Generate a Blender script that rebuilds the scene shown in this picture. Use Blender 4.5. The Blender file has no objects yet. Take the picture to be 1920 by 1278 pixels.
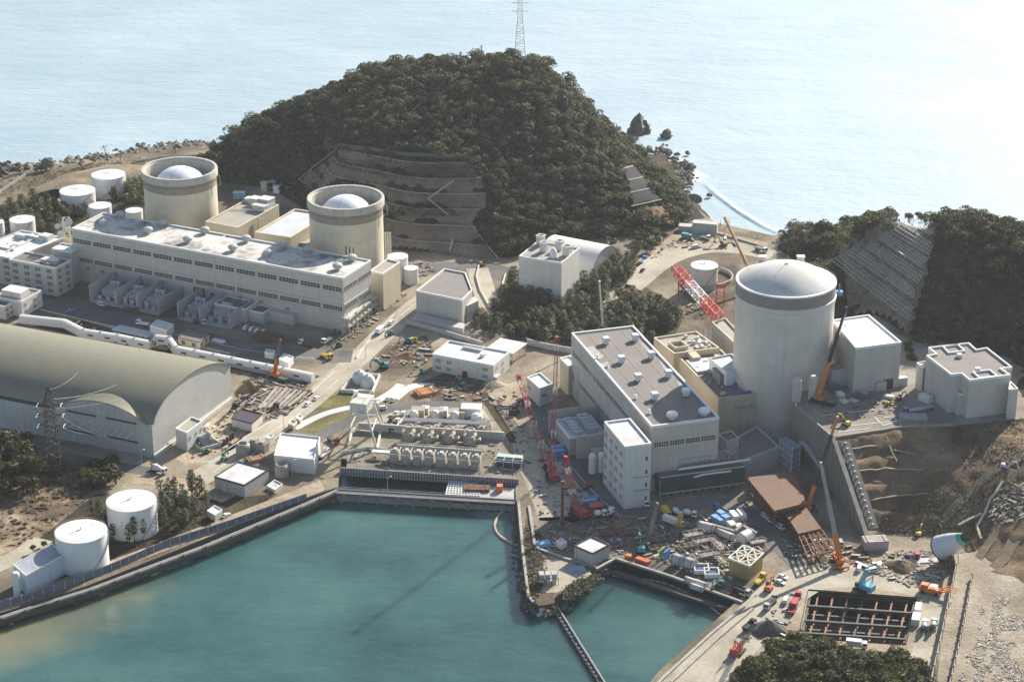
import bpy,math,random
import numpy as np
random.seed(7)
RNG=np.random.default_rng(11)
SC=bpy.context.scene
COL=SC.collection
CAM_H=430.0
PITCH=math.radians(22.7)
FPX=4100.0
SP,CP=math.sin(PITCH),math.cos(PITCH)
def P(px,py,z=5.0):
 x=(px-960.0)/FPX
 y=(639.0-py)/FPX
 d=(x,CP+y*SP,-SP+y*CP)
 t=(z-CAM_H)/d[2]
 return(d[0]*t,d[1]*t,z)
def tag(o,label=None,cat=None,group=None,kind=None):
 if label:o['label']=label
 if cat:o['category']=cat
 if group:o['group']=group
 if kind:o['kind']=kind
 return o
def thing(name,label,cat,loc=(0,0,0),rz=0.0,group=None):
 o=bpy.data.objects.new(name,None)
 o.empty_display_size=1.0
 COL.objects.link(o)
 o.location=loc
 o.rotation_euler=(0,0,rz)
 return tag(o,label,cat,group)
class MB:
 """collects faces for one mesh"""
 def __init__(self):
  self.v=[];self.f=[];self.m=[]
 def add(self,vs,fs,mi=0):
  n=len(self.v)
  self.v.extend(vs)
  for f in fs:
   self.f.append([n+i for i in f]);self.m.append(mi)
  return self
 def box(self,c,s,rz=0.0,mi=0,open_bottom=False):
  """centre of base c, size s"""
  cx,cy,cz=c;hx,hy=s[0]/2,s[1]/2;co,si=math.cos(rz),math.sin(rz)
  vs=[]
  for z in(cz,cz+s[2]):
   for(x,y)in((-hx,-hy),(hx,-hy),(hx,hy),(-hx,hy)):
    vs.append((cx+x*co-y*si,cy+x*si+y*co,z))
  fs=[(4,5,6,7),(0,1,5,4),(1,2,6,5),(2,3,7,6),(3,0,4,7)]
  if not open_bottom:fs.append((3,2,1,0))
  return self.add(vs,fs,mi)
 def prism(self,poly,z0,z1,mi=0,mtop=None,bottom=True):
  n=len(poly)
  a=sum(poly[i][0]*poly[(i+1)%n][1]-poly[(i+1)%n][0]*poly[i][1]for i in range(n))
  if a<0:poly=poly[::-1]
  vs=[(p[0],p[1],z0)for p in poly]+[(p[0],p[1],z1)for p in poly]
  self.add(vs,[(i,(i+1)%n,n+(i+1)%n,n+i)for i in range(n)]+([tuple(range(n-1,-1,-1))]if bottom else[]),mi)
  self.add([(p[0],p[1],z1)for p in poly],[tuple(range(n))],mi if mtop is None else mtop)
  return self
 def quad(self,a,b,c,d,mi=0):
  return self.add([a,b,c,d],[(0,1,2,3)],mi)
 def bar(self,a,b,w=0.2,h=None,mi=0):
  """square bar between two points"""
  if h is None:h=w
  a=np.array(a,float);b=np.array(b,float)
  d=b-a;L=np.linalg.norm(d)
  if L<1e-6:return self
  d/=L
  up=np.array((0,0,1.0))if abs(d[2])<.95 else np.array((0,1.0,0))
  s=np.cross(d,up);s/=np.linalg.norm(s);u=np.cross(s,d)
  vs=[]
  for p in(a,b):
   for(i,j)in((-1,-1),(1,-1),(1,1),(-1,1)):
    vs.append(tuple(p+s*i*w/2+u*j*h/2))
  return self.add(vs,[(0,1,5,4),(1,2,6,5),(2,3,7,6),(3,0,4,7),(3,2,1,0),(4,5,6,7)],mi)
 def tube(self,pts,r,n=8,mi=0,caps=True):
  pts=[np.array(p,float)for p in pts]
  rr=r if isinstance(r,(list,tuple))else[r]*len(pts)
  base=len(self.v);vs=[]
  for k,p in enumerate(pts):
   d=pts[min(k+1,len(pts)-1)]-pts[max(k-1,0)]
   d/=max(np.linalg.norm(d),1e-9)
   up=np.array((0,0,1.0))if abs(d[2])<.95 else np.array((0,1.0,0))
   s=np.cross(d,up);s/=np.linalg.norm(s);u=np.cross(s,d)
   for i in range(n):
    a=2*math.pi*i/n
    vs.append(tuple(p+rr[k]*(math.cos(a)*s+math.sin(a)*u)))
  fs=[]
  for k in range(len(pts)-1):
   for i in range(n):
    j=(i+1)%n
    fs.append((k*n+i,k*n+j,(k+1)*n+j,(k+1)*n+i))
  if caps:
   fs.append(tuple(range(n-1,-1,-1)));fs.append(tuple((len(pts)-1)*n+i for i in range(n)))
  return self.add(vs,fs,mi)
 def lathe(self,c,prof,n=32,mi=0,a0=0.0,a1=2*math.pi):
  """revolve (r, z) profile about the vertical through c"""
  full=abs(a1-a0-2*math.pi)<1e-6
  m=n if full else n+1
  vs=[]
  for(r,z)in prof:
   for i in range(m):
    a=a0+(a1-a0)*i/n
    vs.append((c[0]+r*math.cos(a),c[1]+r*math.sin(a),c[2]+z))
  fs=[]
  for k in range(len(prof)-1):
   for i in range(n):
    j=(i+1)%m if full else i+1
    if prof[k][0]<1e-6:fs.append((k*m+i,(k+1)*m+j,(k+1)*m+i)[::-1]if False else(k*m,(k+1)*m+j,(k+1)*m+i))
    elif prof[k+1][0]<1e-6:fs.append((k*m+i,k*m+j,(k+1)*m))
    else:fs.append((k*m+i,k*m+j,(k+1)*m+j,(k+1)*m+i))
  return self.add(vs,fs,mi)
 def truss(self,a,b,w0,w1,n,t=0.22,mi=0,alt=None):
  """square lattice boom from a to b"""
  a=np.array(a,float);b=np.array(b,float);d=b-a;L=np.linalg.norm(d);d/=L
  up=np.array((0,0,1.0))if abs(d[2])<.9 else np.array((0,1.0,0))
  s=np.cross(d,up);s/=np.linalg.norm(s);u=np.cross(s,d)
  def ring(k):
   p=a+d*L*k/n
   w=w0+(w1-w0)*k/n
   return[p+s*i*w/2+u*j*w/2 for(i,j)in((-1,-1),(1,-1),(1,1),(-1,1))]
  for k in range(n):
   r0,r1=ring(k),ring(k+1)
   m=mi if alt is None else alt(k)
   for i in range(4):
    self.bar(r0[i],r1[i],t,mi=m)
    q=(i+1)%4
    self.bar(r0[i]if k%2 else r0[q],r1[q]if k%2 else r1[i],t*.7,mi=m)
    self.bar(r1[i],r1[q],t*.7,mi=m)
  return self
 def mesh(self,name,mats):
  me=bpy.data.meshes.new(name)
  me.from_pydata([tuple(map(float,p))for p in self.v],[],self.f)
  for m in(mats if isinstance(mats,(list,tuple))else[mats]):me.materials.append(m)
  me.polygons.foreach_set('material_index',self.m)
  me.polygons.foreach_set('use_smooth',[True]*len(self.f))
  me.set_sharp_from_angle(angle=math.radians(28))
  me.update()
  return me
def link(name,me,parent=None,loc=None,rz=0.0,scale=None):
 o=bpy.data.objects.new(name,me)
 COL.objects.link(o)
 if parent is not None:o.parent=parent
 if loc is not None:o.location=loc
 if rz:o.rotation_euler=(0,0,rz)
 if scale is not None:o.scale=scale if isinstance(scale,tuple)else(scale,)*3
 return o
def obj(name,mb,mats,parent=None,**kw):
 return link(name,mb.mesh(name,mats),parent,**kw)
def struct(name,mb,mats,label=None):
 o=obj(name,mb,mats)
 o['kind']='structure'
 return o
def big_mesh(name,V,F,mats,smooth=False):
 """numpy verts (n,3), quads (m,4) or tris (m,3)"""
 me=bpy.data.meshes.new(name)
 k=F.shape[1]
 me.vertices.add(len(V));me.vertices.foreach_set('co',V.astype(np.float32).ravel())
 me.loops.add(F.size);me.loops.foreach_set('vertex_index',F.astype(np.int32).ravel())
 me.polygons.add(len(F))
 me.polygons.foreach_set('loop_start',np.arange(0,F.size,k,dtype=np.int32))
 if smooth:me.polygons.foreach_set('use_smooth',np.ones(len(F),dtype=bool))
 for m in(mats if isinstance(mats,(list,tuple))else[mats]):me.materials.append(m)
 me.update(calc_edges=True)
 return me
MATS={}
def new_mat(name):
 m=bpy.data.materials.new(name);m.use_nodes=True
 nt=m.node_tree;b=nt.nodes['Principled BSDF']
 return m,nt,b
def N(nt,t,**kw):
 n=nt.nodes.new(t)
 for k,v in kw.items():setattr(n,k,v)
 return n
def lk(nt,a,b):nt.links.new(a,b)
def noise(nt,vec,scale,detail=4.0,rough=.55):
 n=N(nt,'ShaderNodeTexNoise');n.inputs['Scale'].default_value=scale
 n.inputs['Detail'].default_value=detail;n.inputs['Roughness'].default_value=rough
 if vec is not None:lk(nt,vec,n.inputs['Vector'])
 return n.outputs['Fac']
def ramp(nt,fac,stops):
 r=N(nt,'ShaderNodeValToRGB');e=r.color_ramp.elements
 while len(e)<len(stops):e.new(.5)
 for k,(p,c)in enumerate(stops):
  e[k].position=p;e[k].color=(c[0],c[1],c[2],1)
 lk(nt,fac,r.inputs['Fac'])
 return r.outputs['Color']
def mixc(nt,fac,a,b,mode='MIX'):
 n=N(nt,'ShaderNodeMix',data_type='RGBA',blend_type=mode)
 for sock,v in((n.inputs['Factor'],fac),(n.inputs['A'],a),(n.inputs['B'],b)):
  pass
 ia,ib,ifac=n.inputs[6],n.inputs[7],n.inputs[0]
 for s,v in((ifac,fac),(ia,a),(ib,b)):
  if hasattr(v,'node'):lk(nt,v,s)
  elif isinstance(v,(tuple,list)):s.default_value=(v[0],v[1],v[2],1)
  else:s.default_value=v
 return n.outputs[2]
def mapr(nt,v,a,b,c,d):
 n=N(nt,'ShaderNodeMapRange');lk(nt,v,n.inputs[0])
 for i,x in enumerate((a,b,c,d)):n.inputs[i+1].default_value=x
 return n.outputs[0]
def pos(nt,scale=None):
 g=N(nt,'ShaderNodeNewGeometry');v=g.outputs['Position']
 if scale:
  m=N(nt,'ShaderNodeMapping');m.inputs['Scale'].default_value=scale
  lk(nt,v,m.inputs['Vector']);v=m.outputs[0]
 return v
def plain(name,col,rough=.6,metal=0.0,var=.18,scale=.25,streak=0.0,grime=(.5,.45,.38),bump=0.0,spec=.5):
 """weathered painted or cast surface: blotches, optional vertical rain streaks"""
 if name in MATS:return MATS[name]
 m,nt,b=new_mat(name)
 v=pos(nt)
 f=noise(nt,v,scale,6,.65)
 lo=tuple(c*(1-var)for c in col);hi=tuple(min(1,c*(1+var*.6))for c in col)
 c=ramp(nt,f,[(.3,lo),(.7,hi)])
 if streak>0:
  s=noise(nt,pos(nt,(.9,.9,.05)),1.0,5,.7)
  sf=mapr(nt,s,.5,.78,0,streak)
  c=mixc(nt,sf,c,tuple(a*g for a,g in zip(col,grime)))
 lk(nt,c,b.inputs['Base Color'])
 b.inputs['Roughness'].default_value=rough;b.inputs['Metallic'].default_value=metal
 b.inputs['Specular IOR Level'].default_value=spec
 if bump:
  bp=N(nt,'ShaderNodeBump');bp.inputs['Strength'].default_value=bump;bp.inputs['Distance'].default_value=.3
  lk(nt,noise(nt,v,scale*8,5),bp.inputs['Height']);lk(nt,bp.outputs[0],b.inputs['Normal'])
 MATS[name]=m
 return m
def panel_wall(name,col,sx=6.0,sz=4.0,rough=.65,dark=.82,streak=.35,rz=0.0):
 """concrete or sheet wall with fine vertical and horizontal joints"""
 if name in MATS:return MATS[name]
 m,nt,b=new_mat(name)
 v=pos(nt)
 f=noise(nt,v,.12,6,.65)
 c=ramp(nt,f,[(.3,tuple(x*.88 for x in col)),(.72,tuple(min(1,x*1.08)for x in col))])
 s=noise(nt,pos(nt,(1.1,1.1,.04)),1.0,5,.7)
 c=mixc(nt,mapr(nt,s,.5,.8,0,streak),c,tuple(x*.6 for x in col))
 sep=N(nt,'ShaderNodeSeparateXYZ');lk(nt,v,sep.inputs[0])
 def joint(val,period,w):
  a=N(nt,'ShaderNodeMath',operation='PINGPONG');lk(nt,val,a.inputs[0]);a.inputs[1].default_value=period/2
  k=N(nt,'ShaderNodeMath',operation='LESS_THAN');lk(nt,a.outputs[0],k.inputs[0]);k.inputs[1].default_value=w
  return k.outputs[0]
 al=N(nt,'ShaderNodeMath',operation='MULTIPLY_ADD');lk(nt,sep.outputs['Y'],al.inputs[0]);al.inputs[1].default_value=.73
 lk(nt,sep.outputs['X'],al.inputs[2])
 j1=joint(al.outputs[0],sx,.12);j2=joint(sep.outputs['Z'],sz,.08)
 mx=N(nt,'ShaderNodeMath',operation='MAXIMUM');lk(nt,j1,mx.inputs[0]);lk(nt,j2,mx.inputs[1])
 ml=N(nt,'ShaderNodeMath',operation='MULTIPLY');lk(nt,mx.outputs[0],ml.inputs[0]);ml.inputs[1].default_value=.55
 c=mixc(nt,ml.outputs[0],c,tuple(x*dark*.8 for x in col))
 lk(nt,c,b.inputs['Base Color']);b.inputs['Roughness'].default_value=rough
 MATS[name]=m
 return m
def roof_mat(name,col,stain,amount=.8,scale=.09,rough=.8):
 """flat roof with ponding stains"""
 if name in MATS:return MATS[name]
 m,nt,b=new_mat(name)
 v=pos(nt)
 big=noise(nt,v,scale,7,.7);fine=noise(nt,v,1.3,4,.6)
 c=ramp(nt,fine,[(.3,tuple(x*.86 for x in col)),(.7,tuple(min(1,x*1.1)for x in col))])
 c=mixc(nt,mapr(nt,big,.47,.62,0,amount),c,stain)
 lk(nt,c,b.inputs['Base Color']);b.inputs['Roughness'].default_value=rough
 MATS[name]=m
 return m
def ground_mat(name,stops,scale=.03,bump=.4,rough=.95,fine=.35):
 if name in MATS:return MATS[name]
 m,nt,b=new_mat(name)
 v=pos(nt)
 f=noise(nt,v,scale,9,.62)
 c=ramp(nt,f,stops)
 g=noise(nt,v,.9,5,.7)
 c=mixc(nt,fine,c,ramp(nt,g,[(.3,(.25,.25,.25)),(.7,(.8,.8,.8))]),'OVERLAY')
 lk(nt,c,b.inputs['Base Color']);b.inputs['Roughness'].default_value=rough
 b.inputs['Specular IOR Level'].default_value=.15
 bp=N(nt,'ShaderNodeBump');bp.inputs['Strength'].default_value=bump;bp.inputs['Distance'].default_value=.5
 lk(nt,noise(nt,v,.6,6,.7),bp.inputs['Height']);lk(nt,bp.outputs[0],b.inputs['Normal'])
 MATS[name]=m
 return m
def leaf_mat(name,stops,scale=.05,nz=.6):
 """foliage: each clump gets its own shade, with broad patches of species"""
 if name in MATS:return MATS[name]
 m,nt,b=new_mat(name)
 g=N(nt,'ShaderNodeNewGeometry')
 f=noise(nt,g.outputs['Position'],scale,4,.6)
 mm=N(nt,'ShaderNodeMath',operation='MULTIPLY_ADD');lk(nt,g.outputs['Random Per Island'],mm.inputs[0])
 mm.inputs[1].default_value=1-nz
 m2=N(nt,'ShaderNodeMath',operation='MULTIPLY');lk(nt,f,m2.inputs[0]);m2.inputs[1].default_value=nz
 lk(nt,m2.outputs[0],mm.inputs[2])
 lk(nt,ramp(nt,mm.outputs[0],stops),b.inputs['Base Color'])
 b.inputs['Roughness'].default_value=.7;b.inputs['Specular IOR Level'].default_value=.3
 tr=N(nt,'ShaderNodeBsdfTranslucent');lk(nt,ramp(nt,mm.outputs[0],[(p,(min(1,c[0]*1.5),min(1,c[1]*1.6),c[2]*.9))for p,c in stops]),tr.inputs['Color'])
 ms=N(nt,'ShaderNodeMixShader');ms.inputs[0].default_value=.3
 lk(nt,b.outputs[0],ms.inputs[1]);lk(nt,tr.outputs[0],ms.inputs[2]);lk(nt,ms.outputs[0],nt.nodes['Material Output'].inputs['Surface'])
 MATS[name]=m
 return m
cam_d=bpy.data.cameras.new('camera');cam=bpy.data.objects.new('camera',cam_d);COL.objects.link(cam)
cam.location=(0,0,CAM_H);cam.rotation_euler=(math.pi/2-PITCH,0,0)
cam_d.sensor_width=36;cam_d.lens=36*FPX/1920.0;cam_d.clip_start=1;cam_d.clip_end=40000
SC.camera=cam
SUN_AZ,SUN_EL=math.radians(34),math.radians(27.5)
sd=bpy.data.lights.new('sun','SUN');sun=bpy.data.objects.new('sun',sd);COL.objects.link(sun)
sd.energy=5.0;sd.angle=math.radians(.55);sd.color=(1,.925,.81)
sun.rotation_euler=(math.pi/2-SUN_EL,0,math.pi-SUN_AZ)
W=bpy.data.worlds.new('World');SC.world=W;W.use_nodes=True
wt=W.node_tree;bg=wt.nodes['Background']
sky=wt.nodes.new('ShaderNodeTexSky');sky.sky_type='NISHITA';sky.sun_disc=False
sky.sun_elevation=SUN_EL;sky.sun_rotation=SUN_AZ;sky.air_density=1.0;sky.dust_density=1.2;sky.ozone_density=1.0
wt.links.new(sky.outputs[0],bg.inputs[0]);bg.inputs[1].default_value=.08
SC.view_settings.view_transform='Standard';SC.view_settings.look='None'
SC.view_settings.exposure=1.0;SC.view_settings.gamma=1
SC.cycles.volume_step_rate=10;SC.cycles.volume_bounces=0;SC.cycles.max_bounces=6
SC.cycles.diffuse_bounces=3;SC.cycles.glossy_bounces=3
hz=MB().box((0,3000,-12),(11000,11000,470))
hm,nt,b=new_mat('air')
nt.nodes.remove(b)
pv=N(nt,'ShaderNodeVolumePrincipled');pv.inputs['Color'].default_value=(.86,.92,1,1)
pv.inputs['Density'].default_value=.000031;pv.inputs['Anisotropy'].default_value=.35
lk(nt,pv.outputs[0],nt.nodes['Material Output'].inputs['Volume'])
o=obj('haze',hz,hm);o['kind']='stuff'
def water_mat(name,stops,scale,rough,wave,wscale,stretch=(1,1,1),sand=None,wdist=.6,spec=.5):
 m,nt,b=new_mat(name)
 v=pos(nt)
 c=ramp(nt,noise(nt,v,scale,5,.6),stops)
 if sand:c=sand(nt,v,c)
 lk(nt,c,b.inputs['Base Color']);b.inputs['Roughness'].default_value=rough
 b.inputs['IOR'].default_value=1.33
 n1=noise(nt,pos(nt,stretch),wscale,6,.62)
 n2=noise(nt,pos(nt,tuple(s*.17 for s in stretch)),wscale,3,.5)
 ad=N(nt,'ShaderNodeMath',operation='MULTIPLY_ADD');lk(nt,n2,ad.inputs[0]);ad.inputs[1].default_value=2.2;lk(nt,n1,ad.inputs[2])
 bp=N(nt,'ShaderNodeBump');bp.inputs['Strength'].default_value=wave;bp.inputs['Distance'].default_value=wdist
 lk(nt,ad.outputs[0],bp.inputs['Height']);lk(nt,bp.outputs[0],b.inputs['Normal'])
 b.inputs['Specular IOR Level'].default_value=spec
 return m
sea_m=water_mat('sea_water',[(.32,(.265,.37,.44)),(.55,(.315,.42,.48)),(.7,(.365,.465,.52))],.006,.52,.8,.13,(1,2.0,1),spec=.82)
def lagoon_sand(nt,v,c):
 a=np.array(P(0,1190,0));bb=np.array(P(630,945,0));t=(bb-a)/np.linalg.norm(bb-a);n=np.array((t[1],-t[0],0))
 def dot(vec,off):
  d=N(nt,'ShaderNodeVectorMath',operation='DOT_PRODUCT');lk(nt,v,d.inputs[0]);d.inputs[1].default_value=tuple(vec)
  s=N(nt,'ShaderNodeMath',operation='SUBTRACT');lk(nt,d.outputs['Value'],s.inputs[0]);s.inputs[1].default_value=float(off)
  return s.outputs[0]
 d=dot(n,n@a);u=dot(t,t@a)
 nz=noise(nt,v,.06,6,.6)
 dd=N(nt,'ShaderNodeMath',operation='MULTIPLY_ADD');lk(nt,nz,dd.inputs[0]);dd.inputs[1].default_value=26;lk(nt,d,dd.inputs[2])
 f1=mapr(nt,dd.outputs[0],14,46,1,0)
 uu=N(nt,'ShaderNodeMath',operation='MULTIPLY_ADD');lk(nt,nz,uu.inputs[0]);uu.inputs[1].default_value=30;lk(nt,u,uu.inputs[2])
 f2=mapr(nt,uu.outputs[0],20,95,1,0)
 f=N(nt,'ShaderNodeMath',operation='MULTIPLY');lk(nt,f1,f.inputs[0]);lk(nt,f2,f.inputs[1])
 c=mixc(nt,f.outputs[0],c,(.20,.19,.115))
 def spot(px,py,r0,r1,col,c,amt=1.0):
  ds=N(nt,'ShaderNodeVectorMath',operation='DISTANCE');lk(nt,v,ds.inputs[0]);ds.inputs[1].default_value=P(px,py,0)
  q=N(nt,'ShaderNodeMath',operation='MULTIPLY_ADD');lk(nt,nz,q.inputs[0]);q.inputs[1].default_value=14;lk(nt,ds.outputs['Value'],q.inputs[2])
  return mixc(nt,mapr(nt,q.outputs[0],r0,r1,amt,0),c,col)
 c=spot(945,958,9,22,(.26,.36,.30),c,.8)
 c=spot(262,1122,8,18,(.24,.24,.16),c,.3)
 return c
lag_m=water_mat('lagoon_water',[(.3,(.018,.060,.059)),(.52,(.036,.099,.094)),(.72,(.060,.140,.125))],.016,.09,.5,.4,(1,1.7,1),lagoon_sand,.3)
_b=lag_m.node_tree.nodes['Principled BSDF'];_b.subsurface_method='BURLEY';_b.inputs['Subsurface Weight'].default_value=1;_b.inputs['Subsurface Radius'].default_value=(.8,1,1);_b.inputs['Subsurface Scale'].default_value=5.0
lag=[P(*p,0)for p in((-120,1160),(640,870),(985,870),(1000,1080),(1170,1030),(1420,1120),(1280,1300),(1150,1420),(-260,1420))]
lm=MB();lm.add([(p[0],p[1],.05)for p in lag],[tuple(range(len(lag)))])
struct('lagoon',lm,lag_m)
coast=[(-260,352),(-80,340),(20,330),(95,322),(180,309),(300,287),(392,281),(600,300),(900,280),(1180,320),(1240,300),(1262,330),(1278,372),(1305,405),(1340,432),(1445,456),(1560,470),(2200,500),(2400,1500),(1600,1420),(1120,1420),(1236,1278),(1396,1133),(1155,1052),(1060,1128),(1026,1150),(1000,1143),(986,1128),(976,1040),(966,938),(972,902),(640,878),(634,932),(560,958),(440,1006),(300,1064),(160,1120),(0,1170),(-140,1225),(-300,1180)]
cw=[P(px,py,0)[:2]for(px,py)in coast]
GROUND=ground_mat('site_ground',[(.32,(.075,.060,.042)),(.45,(.15,.122,.086)),(.54,(.24,.205,.15)),(.68,(.34,.30,.23))],.022,.5,fine=.5)
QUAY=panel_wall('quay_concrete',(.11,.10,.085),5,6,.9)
from mathutils.geometry import tessellate_polygon
from mathutils import Vector
PIT=[(1518,1107),(1719,1122),(1697,1206),(1500,1194)]
def holed(mb,outer,hole,z,mi=0):
 vs=outer+hole;tri=tessellate_polygon([[Vector((p[0],p[1],0))for p in outer],[Vector((p[0],p[1],0))for p in hole]])
 fs=[]
 for t in tri:
  a,b_,c=(vs[i]for i in t)
  fs.append(t if(b_[0]-a[0])*(c[1]-a[1])-(b_[1]-a[1])*(c[0]-a[0])>0 else t[::-1])
 mb.add([(p[0],p[1],z)for p in vs],fs,mi)
pit0=[P(a,b_,5)[:2]for a,b_ in PIT]
sm_=MB();cx_,cy_=np.mean(np.array(pit0),0);holed(sm_,[(-5000,-1500),(5000,-1500),(5000,8000),(-5000,8000)],[(cx_+(a-cx_)*1.02,cy_+(b_-cy_)*1.02)for a,b_ in pit0],0.0);struct('sea',sm_,sea_m)
gm=MB();holed(gm,cw,pit0,5.0)
n_=len(cw);ar_=sum(cw[i][0]*cw[(i+1)%n_][1]-cw[(i+1)%n_][0]*cw[i][1]for i in range(n_));cc_=cw if ar_>0 else cw[::-1]
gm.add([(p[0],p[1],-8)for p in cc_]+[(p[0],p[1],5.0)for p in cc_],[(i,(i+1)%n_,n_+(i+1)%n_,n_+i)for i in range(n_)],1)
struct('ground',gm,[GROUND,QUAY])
struct('seabed',MB().quad((-900,500,-7),(900,500,-7),(900,1700,-7),(-900,1700,-7)),GROUND)
def sheet(name,px,mat,z=5.03,kind='structure',zref=5.0):
 """a flat patch on the ground, outlined in surveyed points"""
 w=[P(a,b_,zref)for(a,b_)in px]
 m=MB();q=[(p[0],p[1],z)for p in w]
 a=sum(q[i][0]*q[(i+1)%len(q)][1]-q[(i+1)%len(q)][0]*q[i][1]for i in range(len(q)))
 if a<0:q=q[::-1]
 m.add(q,[tuple(range(len(q)))])
 o=obj(name,m,mat);o['kind']=kind
 return o
def strip(name,px,width,mat,z=5.04,kind='structure',zref=5.0):
 """a road or path of constant width along surveyed points"""
 w=[np.array(P(a,b_,zref)[:2])for(a,b_)in px]
 for _ in range(2):
  q=[w[0]]
  for i in range(len(w)-1):
   q+=[w[i]*.75+w[i+1]*.25,w[i]*.25+w[i+1]*.75]
  w=q+[w[-1]]
 m=MB();L=[];R=[]
 for i,p in enumerate(w):
  d=w[min(i+1,len(w)-1)]-w[max(i-1,0)];d/=np.linalg.norm(d);n=np.array((-d[1],d[0]))
  L.append(p+n*width/2);R.append(p-n*width/2)
 k=len(w)
 m.add([(p[0],p[1],z)for p in L+R],[(k+i,k+i+1,i+1,i)for i in range(k-1)])
 o=obj(name,m,mat)
 if kind:o['kind']=kind
 return o
ROAD=ground_mat('road_concrete',[(.3,(.25,.225,.175)),(.5,(.37,.335,.265)),(.7,(.47,.43,.345))],.05,.15,fine=.3)
ASPH=ground_mat('asphalt',[(.3,(.085,.085,.085)),(.5,(.13,.128,.122)),(.7,(.18,.172,.16))],.05,.15,fine=.35)
DIRT=ground_mat('brown_dirt',[(.3,(.045,.035,.026)),(.5,(.115,.085,.06)),(.7,(.21,.165,.115))],.06,.9,fine=.6)
TAN=ground_mat('tan_dirt',[(.3,(.20,.155,.105)),(.5,(.34,.28,.2)),(.7,(.45,.385,.29))],.06,.6,fine=.5)
GRASS=ground_mat('dry_grass',[(.3,(.075,.075,.025)),(.5,(.15,.135,.05)),(.7,(.24,.2,.095))],.08,.9,fine=.5)
PALE=ground_mat('pale_paving',[(.3,(.5,.48,.44)),(.5,(.6,.58,.54)),(.7,(.7,.68,.64))],.08,.1,fine=.25)
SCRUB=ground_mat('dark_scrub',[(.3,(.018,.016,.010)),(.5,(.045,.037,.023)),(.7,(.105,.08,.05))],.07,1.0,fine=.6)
strip('main_road',[(330,925),(400,880),(470,828),(555,775),(640,700),(690,655),(745,600),(815,545)],13,ROAD)
strip('service_road',[(60,566),(180,590),(330,622),(470,655),(600,668),(660,668)],15,ASPH,5.05)
strip('harbour_road',[(1000,760),(1040,830),(1110,915),(1165,962),(1250,958),(1330,940),(1390,945),(1440,995),(1500,1060)],9,ASPH,5.06)
strip('coast_road',[(740,515),(830,500),(920,500),(955,520)],16,ASPH,5.05)
strip('curved_ramp',[(895,503),(905,535),(915,570),(935,590)],12,ROAD,5.07)
strip('upper_road',[(1170,580),(1140,565),(1180,540),(1225,500),(1270,475),(1340,462),(1400,468),(1450,480)],15,ROAD,5.05)
strip('quay_road',[(1240,1330),(1330,1250),(1420,1160),(1490,1090),(1560,1075),(1680,1085),(1750,1100)],20,ROAD,5.05)
strip('pit_road',[(1765,1100),(1750,1160),(1728,1240),(1715,1330)],9,ROAD,5.06)
strip('ring_path',[(552,803),(600,778),(645,765),(690,760)],4.5,PALE,5.07)
strip('pale_path',[(700,755),(735,735),(752,720)],4.5,PALE,5.07)
strip('curved_path',[(738,748),(765,726),(790,721),(812,723)],5.5,PALE,5.08)
strip('dark_loop_road',[(585,825),(625,803),(670,782),(730,765),(800,757),(900,762)],8,ASPH,5.06)
strip('back_shore_road',[(-60,845),(60,845),(160,862),(290,885)],7,ASPH,5.06)
strip('tank_road',[(-60,1085),(40,1040),(80,1010)],10,ROAD,5.06)
strip('yard_lane',[(205,890),(270,900),(350,905),(430,935)],9,TAN,5.06)
sheet('dirt_yard',[(700,672),(745,640),(800,628),(815,660),(790,690),(720,690)],DIRT)
sheet('lawn',[(590,768),(622,740),(668,732),(695,745),(660,762)],GRASS)
sheet('verge',[(560,808),(600,785),(660,772),(640,800),(590,812)],GRASS)
sheet('dirt_bank',[(780,720),(830,700),(930,715),(985,740),(960,790),(900,755),(810,752)],DIRT,5.035)
sheet('bright_dirt',[(905,735),(975,712),(1005,770),(985,800),(940,780)],TAN,5.05)
sheet('crane_yard',[(945,830),(985,780),(1040,830),(1110,920),(1080,980),(1010,975),(985,900)],ROAD,5.04)
sheet('machine_yard',[(650,888),(650,835),(700,790),(930,790),(960,830),(975,900)],ground_mat('yard_concrete',[(.3,(.13,.115,.09)),(.5,(.22,.195,.155)),(.7,(.33,.295,.24))],.06,.4,fine=.5),5.045)
sheet('screen_deck',[(690,800),(745,765),(905,765),(930,800)],ROAD,5.05)
sheet('storage_yard',[(430,770),(470,700),(560,712),(590,735),(540,775),(490,790)],DIRT,5.04)
sheet('hall_yard',[(330,860),(380,800),(440,750),(490,775),(440,840),(360,880)],TAN,5.04)
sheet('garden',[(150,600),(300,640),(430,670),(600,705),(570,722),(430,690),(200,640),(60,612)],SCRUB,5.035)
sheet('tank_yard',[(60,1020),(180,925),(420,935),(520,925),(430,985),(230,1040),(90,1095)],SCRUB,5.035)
sheet('bare_hillside',[(-60,1070),(-60,890),(120,880),(200,925),(120,1000),(20,1045)],ground_mat('bare_tan',[(.34,(.06,.045,.03)),(.48,(.17,.125,.08)),(.6,(.33,.26,.175)),(.7,(.42,.34,.24))],.07,1,fine=.6),5.03)
sheet('hall_verge',[(-60,830),(130,850),(280,880),(260,895),(100,880),(-60,865)],GRASS,5.05)
sheet('quay_strip',[(-60,1168),(200,1073),(430,986),(610,918),(600,900),(420,970),(190,1058),(-60,1146)],TAN,5.04)
sheet('headland',[(985,970),(1015,1000),(1035,1060),(1040,1130),(1010,1135),(985,1110)],DIRT,5.04)
sheet('headland_yard',[(1020,1050),(1060,1045),(1110,1075),(1055,1110),(1015,1110)],ROAD,5.05)
sheet('work_yard',[(1010,970),(1130,965),(1250,975),(1390,960),(1440,1030),(1390,1120),(1150,1045),(1080,1060),(1020,1020)],ground_mat('dark_yard',[(.3,(.07,.062,.052)),(.5,(.14,.125,.105)),(.7,(.27,.245,.205))],.06,.5,fine=.5),5.04)
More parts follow.
